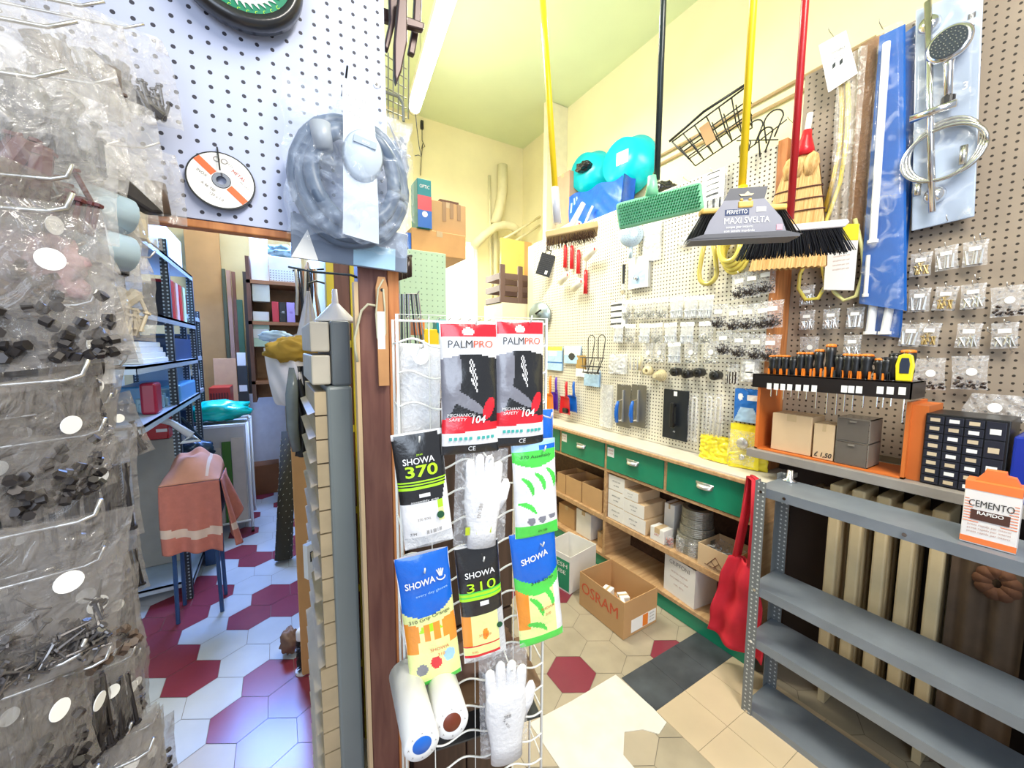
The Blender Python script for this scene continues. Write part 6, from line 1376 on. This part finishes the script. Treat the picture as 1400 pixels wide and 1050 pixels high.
for y in (3.62, 4.22):
    for x in (-.56, -.97): wpart(M().box(x-.034, y, 0, x, y+.003, 1.80).box(x-.003, y, 0, x, y+.034, 1.80), 'upright', slotb, t)
for z in (1.74, 1.42, 1.15, .85, .4): wpart(M().box(-.97, 3.6, z-.03, -.56, 4.25, z), 'shelf', shm, t)
def sbox(name, label, cat, x0, x1, y0, y1, z, h, m, bev=.003, group=None):
    return tag(M().box(0, 0, 0, x1-x0, y1-y0, h).build(name, m, bev=bev), label, cat, group, loc=(x0, y0, z+.0005))
sbox('long_carton', 'very long white carton lying on top of the storeroom shelf unit', 'carton', -.93, -.536, 2.19, 3.5, 2.0, .21, mat('off_white_card', (.80, .79, .70), .5))  # plain off-white cardboard colour
sbox('folder', 'grey-white panel box in the second storeroom shelf near the bags', 'box', -.92, -.60, 2.4, 2.8, 1.66, .27, mat('grey_card', (.42, .40, .38), .5))
sbox('dark_box', 'black box in the second storeroom shelf behind the near upright', 'box', -.72, -.54, 2.9, 3.02, 1.66, .2, black)
for k, (y, m, lb_) in enumerate(((3.08, red, 'red pack standing in the upper storeroom shelf, nearest'), (3.2, mat('pale_pink_pack', (.75, .45, .42)), 'pale pink pack standing in the upper storeroom shelf'), (3.3, red, 'red pack standing in the upper storeroom shelf, farthest'), (3.42, mat('pale_green_pack', (.55, .68, .50)), 'pale green tall pack at the far end of the upper storeroom shelf'))): sbox('tall_pack', lb_, 'pack', -.62, -.53, y, y+.07, 1.66, .24, m)
sbox('blue_tray', 'dark blue box in the middle storeroom shelf', 'box', -.85, -.52, 3.0, 3.5, 1.42, .13, mat('navy_box', (.02, .06, .16), .4))
for k in range(4): sbox('paper_stack', ['lowest', 'second', 'third', 'topmost'][k]+' of four white paper wads in the storeroom shelf at the bags', 'paper', -.90+.02*k, -.52-.01*k, 2.35+.03*k, 2.82, 1.42+.026*k, .025, paper, group='white paper wads')
t, w_, h = front('tin', 'dark red round tin in the lower storeroom shelf', 'tin', (190, 524, 214, 552), 2.5, mat('dark_red_tin', (.30, .01, .04), .35), .1, zb=1.1705, bev=.012)
sbox('blue_bin', 'bright blue plastic tray in the lower storeroom shelf', 'tray', -.80, -.51, 3.0, 3.5, 1.17, .10, mat('sky_tray', (.10, .35, .65), .3), .01)
for k in range(9): sbox('small_jar', f'pale blue plastic jar, {ORD[k+1]} in the row on the lower storeroom shelf', 'jar', -.60-.02*(k % 2), -.54-.02*(k % 2), 2.56+.045*k, 2.595+.045*k, 1.17, .05+.02*(k % 3), mat('jar_blue', (.25, .42, .50), .25), .006, 'pale blue jars')
for k, (y0, h_, m, z) in enumerate(((3.65, .16, dkgrey, 1.42), (3.85, .12, paper, 1.42), (4.02, .18, mat('navy_box', ()), 1.42), (3.65, .2, mat('ice_blue', (.45, .62, .72)), 1.15), (3.9, .12, black, 1.15), (4.05, .16, paper, 1.15), (3.7, .18, mat('navy_box', ()), .85), (3.95, .14, mat('ice_blue', ()), .85), (3.66, .10, mat('ice_blue', ()), 1.74), (3.9, .16, brownw, 1.74))):
    sbox('stored_box', f'{["dark grey","white","navy","ice blue","black","white","navy","ice blue","ice blue","brown"][k]} box on the {dict([(1.74,"top"),(1.42,"second"),(1.15,"third"),(.85,"fourth")])[z]} shelf of the farther storeroom unit', 'box', -.84, -.58, y0, y0+.15, z, h_, m)
# clutter at the near end of the aisle
t, w_, h = front('grey_carton', 'grey-brown carton under the red plastic bin by the storeroom shelves', 'carton', (180, 602, 243, 700), 3.20, mat('grey_carton', (.30, .28, .24), .7), .3, zb=.102)
ztop = t.location.z+h
tb = thing('red_bin', 'red plastic bin with tools standing on the grey-brown carton', 'bin', (t.location.x+.0, 3.22, ztop+.001)); w2 = w_*.78
b = M(); b.prism([(-w2*.4, 0), (w2*.4, 0), (w2*.5, .12), (-w2*.5, .09)], 0, .004).prism([(-w2*.4, 0), (w2*.4, 0), (w2*.5, .15), (-w2*.5, .12)], .16, .164).box(-w2*.42, 0, 0, w2*.42, .164, .004).box(w2*.42, 0, 0, w2*.46, .164, .12).box(-w2*.46, 0, 0, -w2*.42, .164, .09)
b.build('body', mat('bin_red', (.50, .01, .02), .2), tb, bev=.002); M().box(w2*.1, -.003, .045, w2*.42, -.001, .065).build('white_tag', paper, tb)
for k, (x, m_) in enumerate(((-.04, red), (.0, brownw), (.05, mat('bin_red', ())))): M().tube([(x, .05+.02*k, .01), (x+.02, .06, .15)], .016, 8).build('tool_handle', m_, tb, smooth=True)
c = AY(243, 597, 2.8)
tag(M().tube([(-.10, 0, .12), (-.02, 0, .08), (.06, 0, .0)], [.022, .016, .022], 8).tube([(.06, 0, 0), (.02, -.03, -.03), (.10, -.02, -.03), (.06, 0, .0)], .010, 8).build('white_clamp', mat('clamp_white', (.62, .66, .70), .3), smooth=True), 'white plastic clamp tool lying across the dark tools', 'clamp', loc=c)
for k in range(3):
    a, e = AY(240+8*k, 565+6*k, 3.45), AY(278+4*k, 603+10*k, 3.45); tag(M().tube([(0, 0, 0), e-a], .010, 6).build('dark_rod', mat('navy_steel', (.02, .04, .07), .3, .5)), ['upper', 'middle', 'lower'][k]+' dark steel tool leaning beside the white clamp', 'tool', 'dark leaning tools', loc=a)
lx = AY(266, 618, 3.35); lump('dark_machine', 'dark blue-black power tool under the white clamp tool', 'power tool', (lx.x, 3.35, lx.z-.10), .09, mat('navy_steel', ()), s=(1.2, 1, .9), seed=14)
sbox('low_cabinet', 'dark low cabinet carrying the power tool behind the pink towel', 'cabinet', -.49, lx.x+.11, 3.25, 3.5, 0, max(.1, lx.z-.105), mat('navy_box', ()))
# towel-covered box
A_ = AZ(322, 700, .30); 
tz = .52; P1_, P2_ = AZ(216, 668, tz), AZ(303, 655, tz); P3_ = AZ(340, 652, tz)
P1_, P2_ = AY(216, 664, 2.6), AY(300, 658, 2.6); zt_ = (P1_.z+P2_.z)/2; zl = AY(250, 752, 2.6).z
t = thing('towel_stool', 'stool draped with a salmon pink towel with a cream stripe in the storeroom aisle', 'stool', ((P1_.x+P2_.x)/2, 2.6, 0)); w_ = P2_.x-P1_.x; dpt = .24
M().box(-w_/2+.012, .012, zt_-.20, w_/2-.0, dpt-.01, zt_-.012).build('stool_top', mat('navy_box', ()), t)
for x_ in (-w_/2+.03, w_/2-.03):
    for y_ in (.03, dpt-.03): M().cyl((x_, y_, .001), (x_*.92, y_, zt_-.2), .010, n=8).build('leg', mat('navy_box', ()), t)
tow = mat('towel_salmon', (.52, .17, .12), .95, var=.08, scale=30, bump=.4); tows = mat('towel_stripe', (.70, .52, .40), .95, bump=.3)
H_ = zt_-max(zl, .08)
def fr(u, v): return ((u-.5)*w_*(1+.03*sin(v*3)), -.006-.020*sin(u*14)*v-.012*v, zt_-v*H_*(1.0+.10*u))
M().grid(fr, 40, 40, lambda u, v: 1 if .66 < v+.10*(abs(u-.6))-.02 < .78 else 0).build('towel_front', [tow, tows], t, smooth=True, solid=.004)
def sd2(u, v): return (w_/2+.006+.03*sin(u*11)*v+.05*v, u*dpt, zt_-v*H_*(1.10+.1*sin(u*6)-.45*u)+.0)
M().grid(sd2, 40, 30, lambda u, v: 1 if .66 < v < .78 and u < .5 else 0).build('towel_side', [tow, tows], t, smooth=True, solid=.004)
def tp2(u, v): return ((u-.5)*w_, v*dpt, zt_+.002+.05*sin(pi*u)**2*sin(pi*min(1, v*1.2))+.13*(v > 0)*v*sin(pi*u)**.5+.012*sin(u*16+v*5)*v)
M().grid(tp2, 40, 30, lambda u, v: 1 if abs(u-.78) < .03 and v > .1 else 0).build('towel_top', [mat('towel_light', (.62, .28, .18), .95, bump=.3), tows], t, smooth=True, solid=.004)
# trolley with turquoise cover, red crate, panels
xc, w_, z0, z1 = RECT(1, 3.7, 262, 582, 340, 668)
t = thing('wire_trolley', 'white tubular trolley holding cream and green sacks', 'trolley', (xc, 3.7, 0)); ztp = z1
fr_ = M()
for x in (-w_/2, w_/2): fr_.tube([(x, 0, .03), (x, 0, ztp), (x, .4, ztp), (x, .4, .03)], .011, 8)
fr_.tube([(-w_/2, 0, .10), (w_/2, 0, .10)], .009, 6).tube([(-w_/2, 0, ztp), (w_/2, 0, ztp)], .009, 6).tube([(-w_/2, .4, ztp), (w_/2, .4, ztp)], .009, 6); fr_.build('frame', white, t, smooth=True)
for x in (-w_/2, w_/2): M().cyl((x-.01, 0, .022), (x+.01, 0, .022), .022, n=12).build('wheel', black, t)
M().box(-w_/2+.015, .02, .10, w_/2-.015, .38, ztp-.01).build('basket_liner', mat('liner_grey', (.48, .46, .44), .7), t, bev=.01)
M().box(w_*.02, .008, .10, w_*.18, .018, ztp*.85).build('green_sack', mat('sack_green', (.06, .17, .02), .6), t); M().box(w_*.19, .006, .10, w_*.42, .016, ztp*.88).build('cream_sack', mat('sack_cream', (.58, .50, .42), .7), t); M().box(-w_*.22, .006, .10, 0, .016, ztp*.80).build('cream_sack', mat('sack_cream', ()), t)
lump('turquoise_bag', 'folded turquoise plastic bag lying on the white trolley', 'bag', (xc-.01, 3.9, ztp+.002), .17, mat('turquoise_film', (.0, .48, .40), .25, bump=.3), s=(1.3, .8, .48), seed=21, amp=.3)
cr, w2, h2 = front('crate', 'red plastic crate standing behind the turquoise bag', 'crate', (286, 530, 315, 562), 4.3, mat('crate_red', (.45, .02, .01), .4), .3)
zc = cr.location.z
for k in range(7): M().box(-w2*.44+k*w2*.13, -.004, .02, -w2*.44+k*w2*.13+.012, 0, h2*.78).build('slot', mat('deep_red', (.15, .005, .005)), cr)
sbox('low_table', 'plain low table carrying the red crate at the end of the storeroom', 'table', cr.location.x-.25, cr.location.x+.2, 4.28, 4.65, 0, zc-.001, cardl)
front('cardboard_sheet', 'peach cardboard panel standing behind the red crate', 'cardboard', (296, 490, 327, 640), 4.75, mat('peach_card', (.62, .36, .20), .8), .02, zb=.001)
t, w_, h = front('grey_binder', 'dark grey box file with a white label beside the peach cardboard panel', 'box file', (328, 500, 342, 640), 4.78, dkgrey, .05, zb=.001)
M().box(-w_/2+.01, -.002, h*.80, w_/2-.01, 0, h*.85).build('white_label', paper, t)
t, w_, h = front('white_board', 'large white panel standing at the end of the storeroom aisle', 'panel', (316, 538, 392, 655), 4.9, mat('panel_blue_white', (.70, .74, .84), .35), .03, zb=.001)
front('low_carton', 'low brown open carton lying at the foot of the white panel', 'carton', (343, 636, 382, 662), 4.6, mat('brown_red_card', (.22, .09, .04), .8), .2, zb=.001)
front('brown_board', 'tall brown cardboard door panel leaning at the end of the storeroom', 'panel', (262, 308, 309, 640), 5.05, mat('door_brown', (.36, .20, .07), .6, var=.15, scale=4), .03, zb=.001)
for k, (x0_, x1_, y0_, m, lb_) in enumerate(((311, 316, 368, mat('olive_plank', (.05, .06, .03), .5), 'leftmost dark olive plank in the storeroom stack'), (317, 323, 370, mat('pinkish_plank', (.32, .19, .14), .6), 'pinkish brown plank in the storeroom stack'), (324, 329, 372, brownw, 'narrow dark brown plank in the storeroom stack'), (330, 338, 410, mat('green_plank', (.04, .10, .05), .5), 'dark green plank in the storeroom stack'), (339, 346, 372, mat('black_plank', (.03, .02, .012), .5), 'nearly black plank at the right of the storeroom stack'))):
    front('plank', lb_, 'plank', (x0_, y0_, x1_, 640), 5.0-.02*k, m, .04, zb=.001, group='planks at the storeroom end')
front('white_bottle_box', 'white spray bottle pack hung on the dark green plank', 'bottle', (324, 482, 336, 500), 4.93, paper, .03)
# right-hand shelf at the end of the aisle
t = thing('wall_shelf_unit', 'brown shelf unit with stacked boxes at the right end of the storeroom', 'shelf unit', (.05, 4.3, 0))
xl, xr = AY(343, 500, 4.2).x, AY(440, 500, 4.2).x
wpart(M().box(xl+.0, 4.2, 1.0, xl+.03, 4.6, 2.3), 'side', brownw, t)
for k, yy in enumerate((385, 440, 520)):
    z = AY(380, yy, 4.2).z; wpart(M().box(xl, 4.2, z-.03, min(xr, .29), 4.6, z), 'shelf', mat('shelf_redbrown', (.33, .13, .05), .5), t)
wpart(M().box(xl, 4.58, 1.0, min(xr, .29), 4.6, 2.3).box(.27, 4.2, 0, .29, 4.6, 2.3), 'back', mat('shelf_back', (.30, .15, .06), .7, var=.2), t)
z1_ = AY(380, 385, 4.2).z; z2_ = AY(380, 440, 4.2).z; z3_ = AY(380, 520, 4.2).z
t, w_, h = front('patterned_box', 'wide cream box with a dotted lower band on the upper brown shelf', 'box', (368, 350, 412, 385), 4.22, mat('cream_box', (.62, .50, .38), .6), .3, zb=z1_+.001, top=AY(390, 352, 4.22).z)
M().box(-w_/2, -.002, .01, w_/2, 0, h*.5).build('dotted_band', pegmat('dotted_print', (.60, .55, .50), (.20, .13, .10), .022, .005, 'XZ'), t)
lump('tool_heap', 'heap of dark and teal things on the patterned cream box', 'heap', ((t.location.x), 4.35, t.location.z+h), .09, mat('heap_dark', (.10, .13, .12), .5, var=.5, scale=30), s=(1.5, .8, .6), seed=33, amp=.6)
for k, (a, c_, m, lb_) in enumerate(((372, 381, mat('box_red', (.60, .04, .05)), 'red box on the middle brown shelf beside the black one'), (382, 391, black, 'black box with white lettering between the red and lilac boxes'), (392, 403, mat('box_lilac', (.50, .33, .66)), 'lilac box on the middle brown shelf beside the black one'))):
    t, w_, h = front('small_box', lb_, 'box', (a, 412, c_, 438), 4.21, m, .15, zb=z2_+.001, top=AY(385, 413, 4.21).z)
    if k == 1: text('Linea', t, paper, .04, 0, h*.5, -.002, rotd=90, maxw=.02)
    if k == 2: text('abc', t, mat('ink_purple', (.2, .05, .3)), .04, 0, h*.5, -.002, rotd=90, maxw=.02)
front('white_pack', 'white boxy pack at the left of the brown shelf unit', 'pack', (343, 325, 367, 412), 4.25, mat('warm_white', (.75, .70, .58)), .1)
for k in range(4): front('green_pack', ['lowest', 'second lowest', 'third', 'uppermost']
 [k]+' flat white and green pack left of the red box', 'pack', (346, 402-12*k+60, 368, 414-12*k+60), 4.26, [mat('pale_green_pack', ()), paper][k % 2], .12, bev=.002, group='flat packs left of the red box')
b = M()
for k in range(9):
    p = AY(404+3.5*k, 370, 1.95)+Vector((0, 0, .006)); q = p+Vector((R.uniform(-.01, .02), 0, -.16-.14*R.random())); b = M().tube([p, (p+q)/2+Vector((R.uniform(-.012, .012), 0, 0)), q], R.uniform(.003, .007), 6)
    tag(b.build('hanging_tool', [mat('pale_stick', (.60, .55, .45)), black, dkgrey, orangew][k % 4], smooth=True), f'slim tool, {ORD[k+1]} from the left, hanging above the carrier bag', 'tool', 'slim tools hanging over the carrier bag')
a, e = AY(400, 370, 1.95), AY(446, 368, 1.95); tag(M().tube([a, e], .004, 6).build('tool_rail', black), 'thin black rail the slim tools hang from above the carrier bag', 'rail')

# ================================================================ REAR OF THE SHOP AND CEILING
A_, B_ = AZ(566, 150, 3.36), AZ(612, 0, 3.36); dr = (B_-A_).normalized(); E_ = A_+dr*2.0; an = math.atan2(dr.y, dr.x)
t = thing('ceiling_lamp', 'long glowing fluorescent tube lamp under the ceiling', 'ceiling lamp', A_, an)
Ln = 1.75
M().box(0, -.04, .045, Ln, .04, .10).build('housing', mat('lamp_housing', (.75, .75, .70), .4), t, bev=.004)
M().cyl((.03, 0, .0), (Ln-.03, 0, .0), .042, n=20).build('glowing_tube', mat('tube_glow', (1, 1, 1), .4, emis=((.98, 1, .93), 14)), t, smooth=True)
for x in (0, Ln-.03): M().cyl((x, 0, 0), (x+.03, 0, 0), .046, n=20).build('end_cap', chrome, t, smooth=True)
for x in (.3, Ln-.3): M().cyl((x, 0, .09), (x, 0, 3.72-A_.z), .006, n=6).build('bracket', chrome, t)
Yc = A_.y-.02
tag(M().tube([AY(x, y, Yc) for x, y in ((568, 155), (570, 175), (573, 200), (576, 214), (572, 212), (567, 213))], .0035, 5).build('lamp_cable', black, smooth=True), 'thin dark cable dangling from the end of the tube lamp', 'cable')
tag(M().tube([AY(x, y, 3.835) for x, y in ((577, 176), (577, 192), (581, 200), (576, 204), (578, 196), (576, 215), (575, 240))], .0035, 5).box(*(AY(577, 176, 3.83)-Vector((.012, .01, 0))), *(AY(577, 165, 3.83)+Vector((.012, .018, 0)))).build('hanging_wire', black, smooth=True), 'thin looped wire with a black end hanging by the rear wall', 'wire')
# pipes on the rear wall
ppm = mat('cream_pipe', (.72, .66, .42), .5, var=.06)
def rp(pts, r, label, Y=None): Y = Y or 3.848-r; return tag(M().tube([AY(x, y, Y) for x, y in pts], r, 12).build('pipe', ppm, smooth=True), label, 'pipe', 'cream pipes on the rear wall')
rp([(687, 226), (687, 262), (682, 290), (677, 306)], .055, 'thick cream duct bending down from the rear ceiling corner')
rp([(648, 336), (662, 322), (676, 311), (690, 308), (702, 310), (708, 318)], .045, 'thick cream pipe elbow crossing the rear wall', 3.68)
rp([(669, 240), (670, 330), (672, 420), (673, 520)], .014, 'left thin vertical pipe in the rear corner')
rp([(677, 310), (678, 400), (679, 520)], .028, 'thicker vertical pipe in the rear corner')
rp([(684, 330), (685, 400), (686, 520)], .012, 'right thin vertical pipe in the rear corner')
for k in range(2): rp([(686, 340-12*k), (704, 330-12*k), (738, 308-12*k)], .012, ['lower', 'upper'][k]+' slim pipe rising to the right in the rear recess', 3.5)
# stack of boxes with pale green perforated panel
pgp = pegmat('pale_green_perforated', (.50, .68, .46), (.22, .34, .22), .03, .0035, 'XZ')
Yg = 2.05; xc, w_, z0, z1 = RECT(1, Yg, 548, 343, 610, 445)
t = thing('display_cabinet', 'cabinet with a pale green perforated side panel behind the wire rack', 'cabinet', (xc, Yg, 0))
M().box(-w_/2, .012, 0.001, w_/2, .50, z1-.002).build('body', mat('cabinet_cream', (.62, .62, .50), .6), t); M().box(-w_/2-.004, 0, .5, w_/2, .011, z1).build('green_panel', pgp, t, bev=.002)
gz = z1
xa_, xb_ = AY(563, 345, 2.12).x, AY(637, 345, 2.12).x; h1_ = AY(600, 317, 2.12).z-gz
t = carton('large_carton', 'large orange-brown carton on the pale green cabinet', xb_-xa_, .32, h1_, ((xa_+xb_)/2, 2.12, gz+.002), 0, mat('fresh_card', (.62, .33, .12), .7))
xa_, xb_ = AY(590, 300, 2.16).x, AY(637, 300, 2.16).x; h2_ = AY(612, 278, 2.16).z-(gz+h1_)
t = carton('large_carton', 'smaller tan carton with torn tape on top of the large orange-brown carton', xb_-xa_, .22, h2_, ((xa_+xb_)/2, 2.16, gz+h1_+.004), 0, card)
for x, z_, hh_ in ((-.04, .5, .4), (.005, .62, .36), (.05, .6, .5)): M().box(x, -.002, h2_*z_-h2_*.1, x+.022, -.0004, h2_).build('torn_tape', mat('torn_tape', (.34, .20, .10), .6), t)
M().box(-.055, .0, h2_, .06, .05, h2_+.012).build('dark_top', brownw, t)
t, w_, h = front('printed_box', 'tall narrow teal, red and blue printed box left of the tan carton', 'box', (571, 245, 590, 316), 2.10, mat('teal_print', (.0, .22, .24), .4), .12, zb=gz+h1_+.003)
M().box(-w_/2, -.002, h*.36, w_/2, -.0004, h*.66).build('red_band', mat('pink_red', (.70, .08, .10), .4), t); M().box(-w_/2, -.002, .0, w_/2, -.0004, h*.36).build('blue_band', mat('royal_print', (.02, .14, .50), .4), t); M().lathe([(0, -.003), (w_*.2, -.003), (w_*.2, -.001), (0, -.001)], c=(0, 0, h*.28), n=16, ax='y').build('white_cloud', paper, t); text('OPTIC', t, paper, .025, 0, h*.84, -.003, maxw=w_*.7)
t2, w2_, h2b = front('blue_slab', 'thin blue and white box left of the large orange-brown carton', 'box', (556, 318, 563, 345), 2.13, blue, .1, zb=gz+.002)
# rods, black bars, brackets beside the blue board
for k in range(9):
    x = 546+k*3.2; a, e = AY(x, 402, 1.48), AY(x+ (4 if k > 4 else 0)+k*.6, 474, 1.48); tag(M().cyl((0, 0, 0), a-e, .0035, n=6).build('metal_rod', [wire, dkgrey][k % 2]), f'thin grey metal rod, {ORD[k+1]} from the left behind the wire rack', 'rod', 'thin rods behind the wire rack', loc=e)
a, e = AY(543, 474, 1.47), AY(586, 474, 1.50); tag(M().box(a.x, 1.46, .0, e.x, 1.52, a.z-.001).build('rod_stand', mat('rod_stand_brown', (.06, .04, .03))), 'dark stand carrying the thin metal rods behind the wire rack', 'stand')
for k in range(5):
    x = 532+k*6.5; a = AY(x, 352, 1.12+.02*k); e = AY(x, 388-k*2, 1.12+.02*k); tag(M().lathe([(0, 0), (.012, .004), (.013, .03), (.012, (a.z-e.z)), (0, (a.z-e.z))], n=12).build('dark_bar', mat('dark_bar', (.04, .025, .02), .25, .3), smooth=True), f'short dark metal bar, {ORD[k+1]} from the left under the bagged hose', 'bar', 'short dark bars under the bagged hose', loc=e)
a, e = AY(528, 352, 1.13), AY(562, 350, 1.22); tag(M().tube([(.29, 1.0, a.z), a, e], .005, 6).build('bar_rail', black), 'black rail holding the short dark bars', 'rail')
irn = mat('dark_iron', (.055, .03, .028), .35, .3)
Yi = 1.08
def flat(label, pts, Y, th=.018):
    P = [AY(x, y, Y) for x, y in pts]; c = sum(P, Vector())/len(P); b = M().prism([(p.x-c.x, p.z-c.z) for p in P], -th/2, th/2)
    return tag(b.build('iron_strap', irn, bev=.004), label, 'iron strap', 'dark iron straps beside the blue board', loc=(c.x, Y, c.z))
flat('long pointed dark iron strap hanging beside the blue board', [(544, -6), (556, -6), (556, 60), (548, 100), (541, 118), (538, 104), (538, 60)], Yi)
flat('crossing horizontal dark iron arm beside the blue board', [(522, 12), (580, 34), (578, 44), (522, 30)], Yi+.06)
flat('short dark iron prong left of the pointed strap', [(531, -6), (545, -6), (540, 35), (530, 72), (524, 66), (532, 30)], Yi+.03)
flat('short rusty iron prong right of the pointed strap', [(566, -6), (576, -6), (575, 30), (566, 78), (557, 74), (564, 34)], Yi+.09)
t = thing('wire_basket', 'thin wire basket hanging beside the blue board under the iron hinges', 'wire basket', AY(540, 110, 1.2)); L4 = lambda x, y: AY(x, y, 1.2)-t.location
b = M()
for k in range(6): b.tube([L4(522, 72+k*15), L4(562, 80+k*14)+Vector((0, .05, 0))], .002, 4); b.tube([L4(524+k*7, 72), L4(526+k*7, 158)+Vector((0, .02, 0))], .002, 4)
b.tube([L4(522, 124), L4(545, 132), L4(551, 142), L4(552, 166)], .0045, 6); b.build('wires', mat('dull_wire', (.30, .30, .22), .4, .5), t)
p = AY(549, 225, 1.1); t = thing('clear_pack', 'clear pack with a dark shoe-shaped item beside the bagged hose', 'pack', p)
o = lump('dark_insole', 'x', 'x', (0, 0, 0), .045, mat('dark_rubber', (.03, .03, .03), .4), s=(.5, .4, 1.3), seed=17); del o['label']; del o['category']; o.parent = t; o.location = (-.005, 0, -.06)
M().grid(lambda u, v: ((u-.5)*.065, -.03*sin(pi*u), -.15+.21*v), 12, 12).build('film', clear, t, smooth=True)
tag(M().tube([(.245, .97, p.z+.03), (p.x, 1.1, p.z+.03), (p.x+.03, 1.12, p.z+.035)], .003, 6).build('peg_hook', wire), 'wire arm holding the clear pack beside the bagged hose', 'hook')
tag(M().tube([AY(555, 402, 2.052), AY(570, 402, 2.04), AY(573, 398, 2.04)], .004, 6).build('bent_wire', wire), 'short bent wire on the pale green panel', 'wire')
# brown crate, yellow box, wheel, cream cabinet
Yk = 3.10; xl_, xr_ = AY(684, 400, Yk).x, AY(748, 400, Yk).x; zc = AY(700, 414, Yk).z
tag(M().box(xl_+.02, Yk, .001, 2.43, Yk+.36, zc-.001).build('tall_cupboard', mat('cupboard_cream', (.70, .64, .46), .6), bev=.003), 'tall cream cupboard at the far end of the drawer counter', 'cupboard')
t = thing('crate', 'dark brown slatted plastic crate on the tall cream cupboard', 'crate', ((xl_+xr_)/2, Yk+.02, zc)); w_ = xr_-xl_-.02; h = AY(700, 362, Yk).z-zc
cb_ = mat('crate_brown', (.12, .07, .06), .45)
b = M()
for z_ in (0, .3, .62): b.box(-w_/2, 0, z_*h, w_/2, .012, z_*h+h*.16).box(-w_/2, .28, z_*h, w_/2, .292, z_*h+h*.16).box(-w_/2, 0, z_*h, -w_/2+.012, .29, z_*h+h*.16).box(w_/2-.012, 0, z_*h, w_/2, .29, z_*h+h*.16)
for x in (-w_/2, -w_*.12, w_/2-.05): b.box(x, -.004, 0, x+.05, .014, h)
b.box(-w_/2, 0, 0, w_/2, .29, .008); b.build('slatted_body', cb_, t, bev=.003)
t, w_, h = front('yellow_carton', 'yellow carton with an orange side behind the brown crate', 'carton', (690, 326, 732, 380), 3.46-.10, mat('yellow_card', (.78, .62, .15), .6), .1, zb=zc+.001); t.location.y = 3.43; t.scale.y = .25
M().box(w_/2-.09, -.002, 0, w_/2, 0, h).build('orange_side', cardo, t)
p = AX(738, 430, 1.93); t = thing('reel', 'grey metal reel with two discs at the far end of the pegboard', 'reel', (1.93, min(p.y, 2.98), p.z), RW+.5)
gm = mat('reel_grey', (.30, .36, .36), .3, .6)
M().lathe([(0, -.012), (.10, -.012), (.105, 0), (.10, .008), (0, .008)], n=30, ax='y').build('disc', gm, t, smooth=True); M().lathe([(0, .05), (.085, .05), (.085, .062), (0, .062)], n=30, ax='y').build('disc', gm, t, smooth=True)
M().cyl((0, -.06, 0), (0, .08, 0), .02, n=14).build('axle', gm, t); M().tube([(0, -.05, 0), (.0, -.08, .0), (.05, -.08, .03)], .008, 6).build('crank', black, t)
# packs showing just behind the top of the wire rack
for k, (r, m, lb_) in enumerate((((566, 436, 581, 458), orange, 'small orange-red pack behind the top of the wire rack'), ((597, 437, 612, 456), mat('teal_pack', (.0, .30, .38), .3), 'small teal pack behind the top of the wire rack'), ((578, 450, 600, 475), yellow, 'small yellow pack behind the top of the wire rack'))):
    xc, w_, z0, z1 = RECT(1, 1.62, *r); tag(M().box(-w_/2, 0, 0, w_/2, .05, z1-z0).build('small_pack', m, bev=.003), lb_, 'pack', loc=(xc, 1.62, z0))
xc, w_, z0, z1 = RECT(1, 1.62, 560, 470, 640, 480); tag(M().box(xc-.16, 1.60, .001, xc+.16, 1.72, AY(590, 474, 1.62).z).build('pack_stand', mat('stand_grey_brown', (.25, .20, .16), .6)), 'plain grey-brown stand behind the dark cabinet', 'stand')
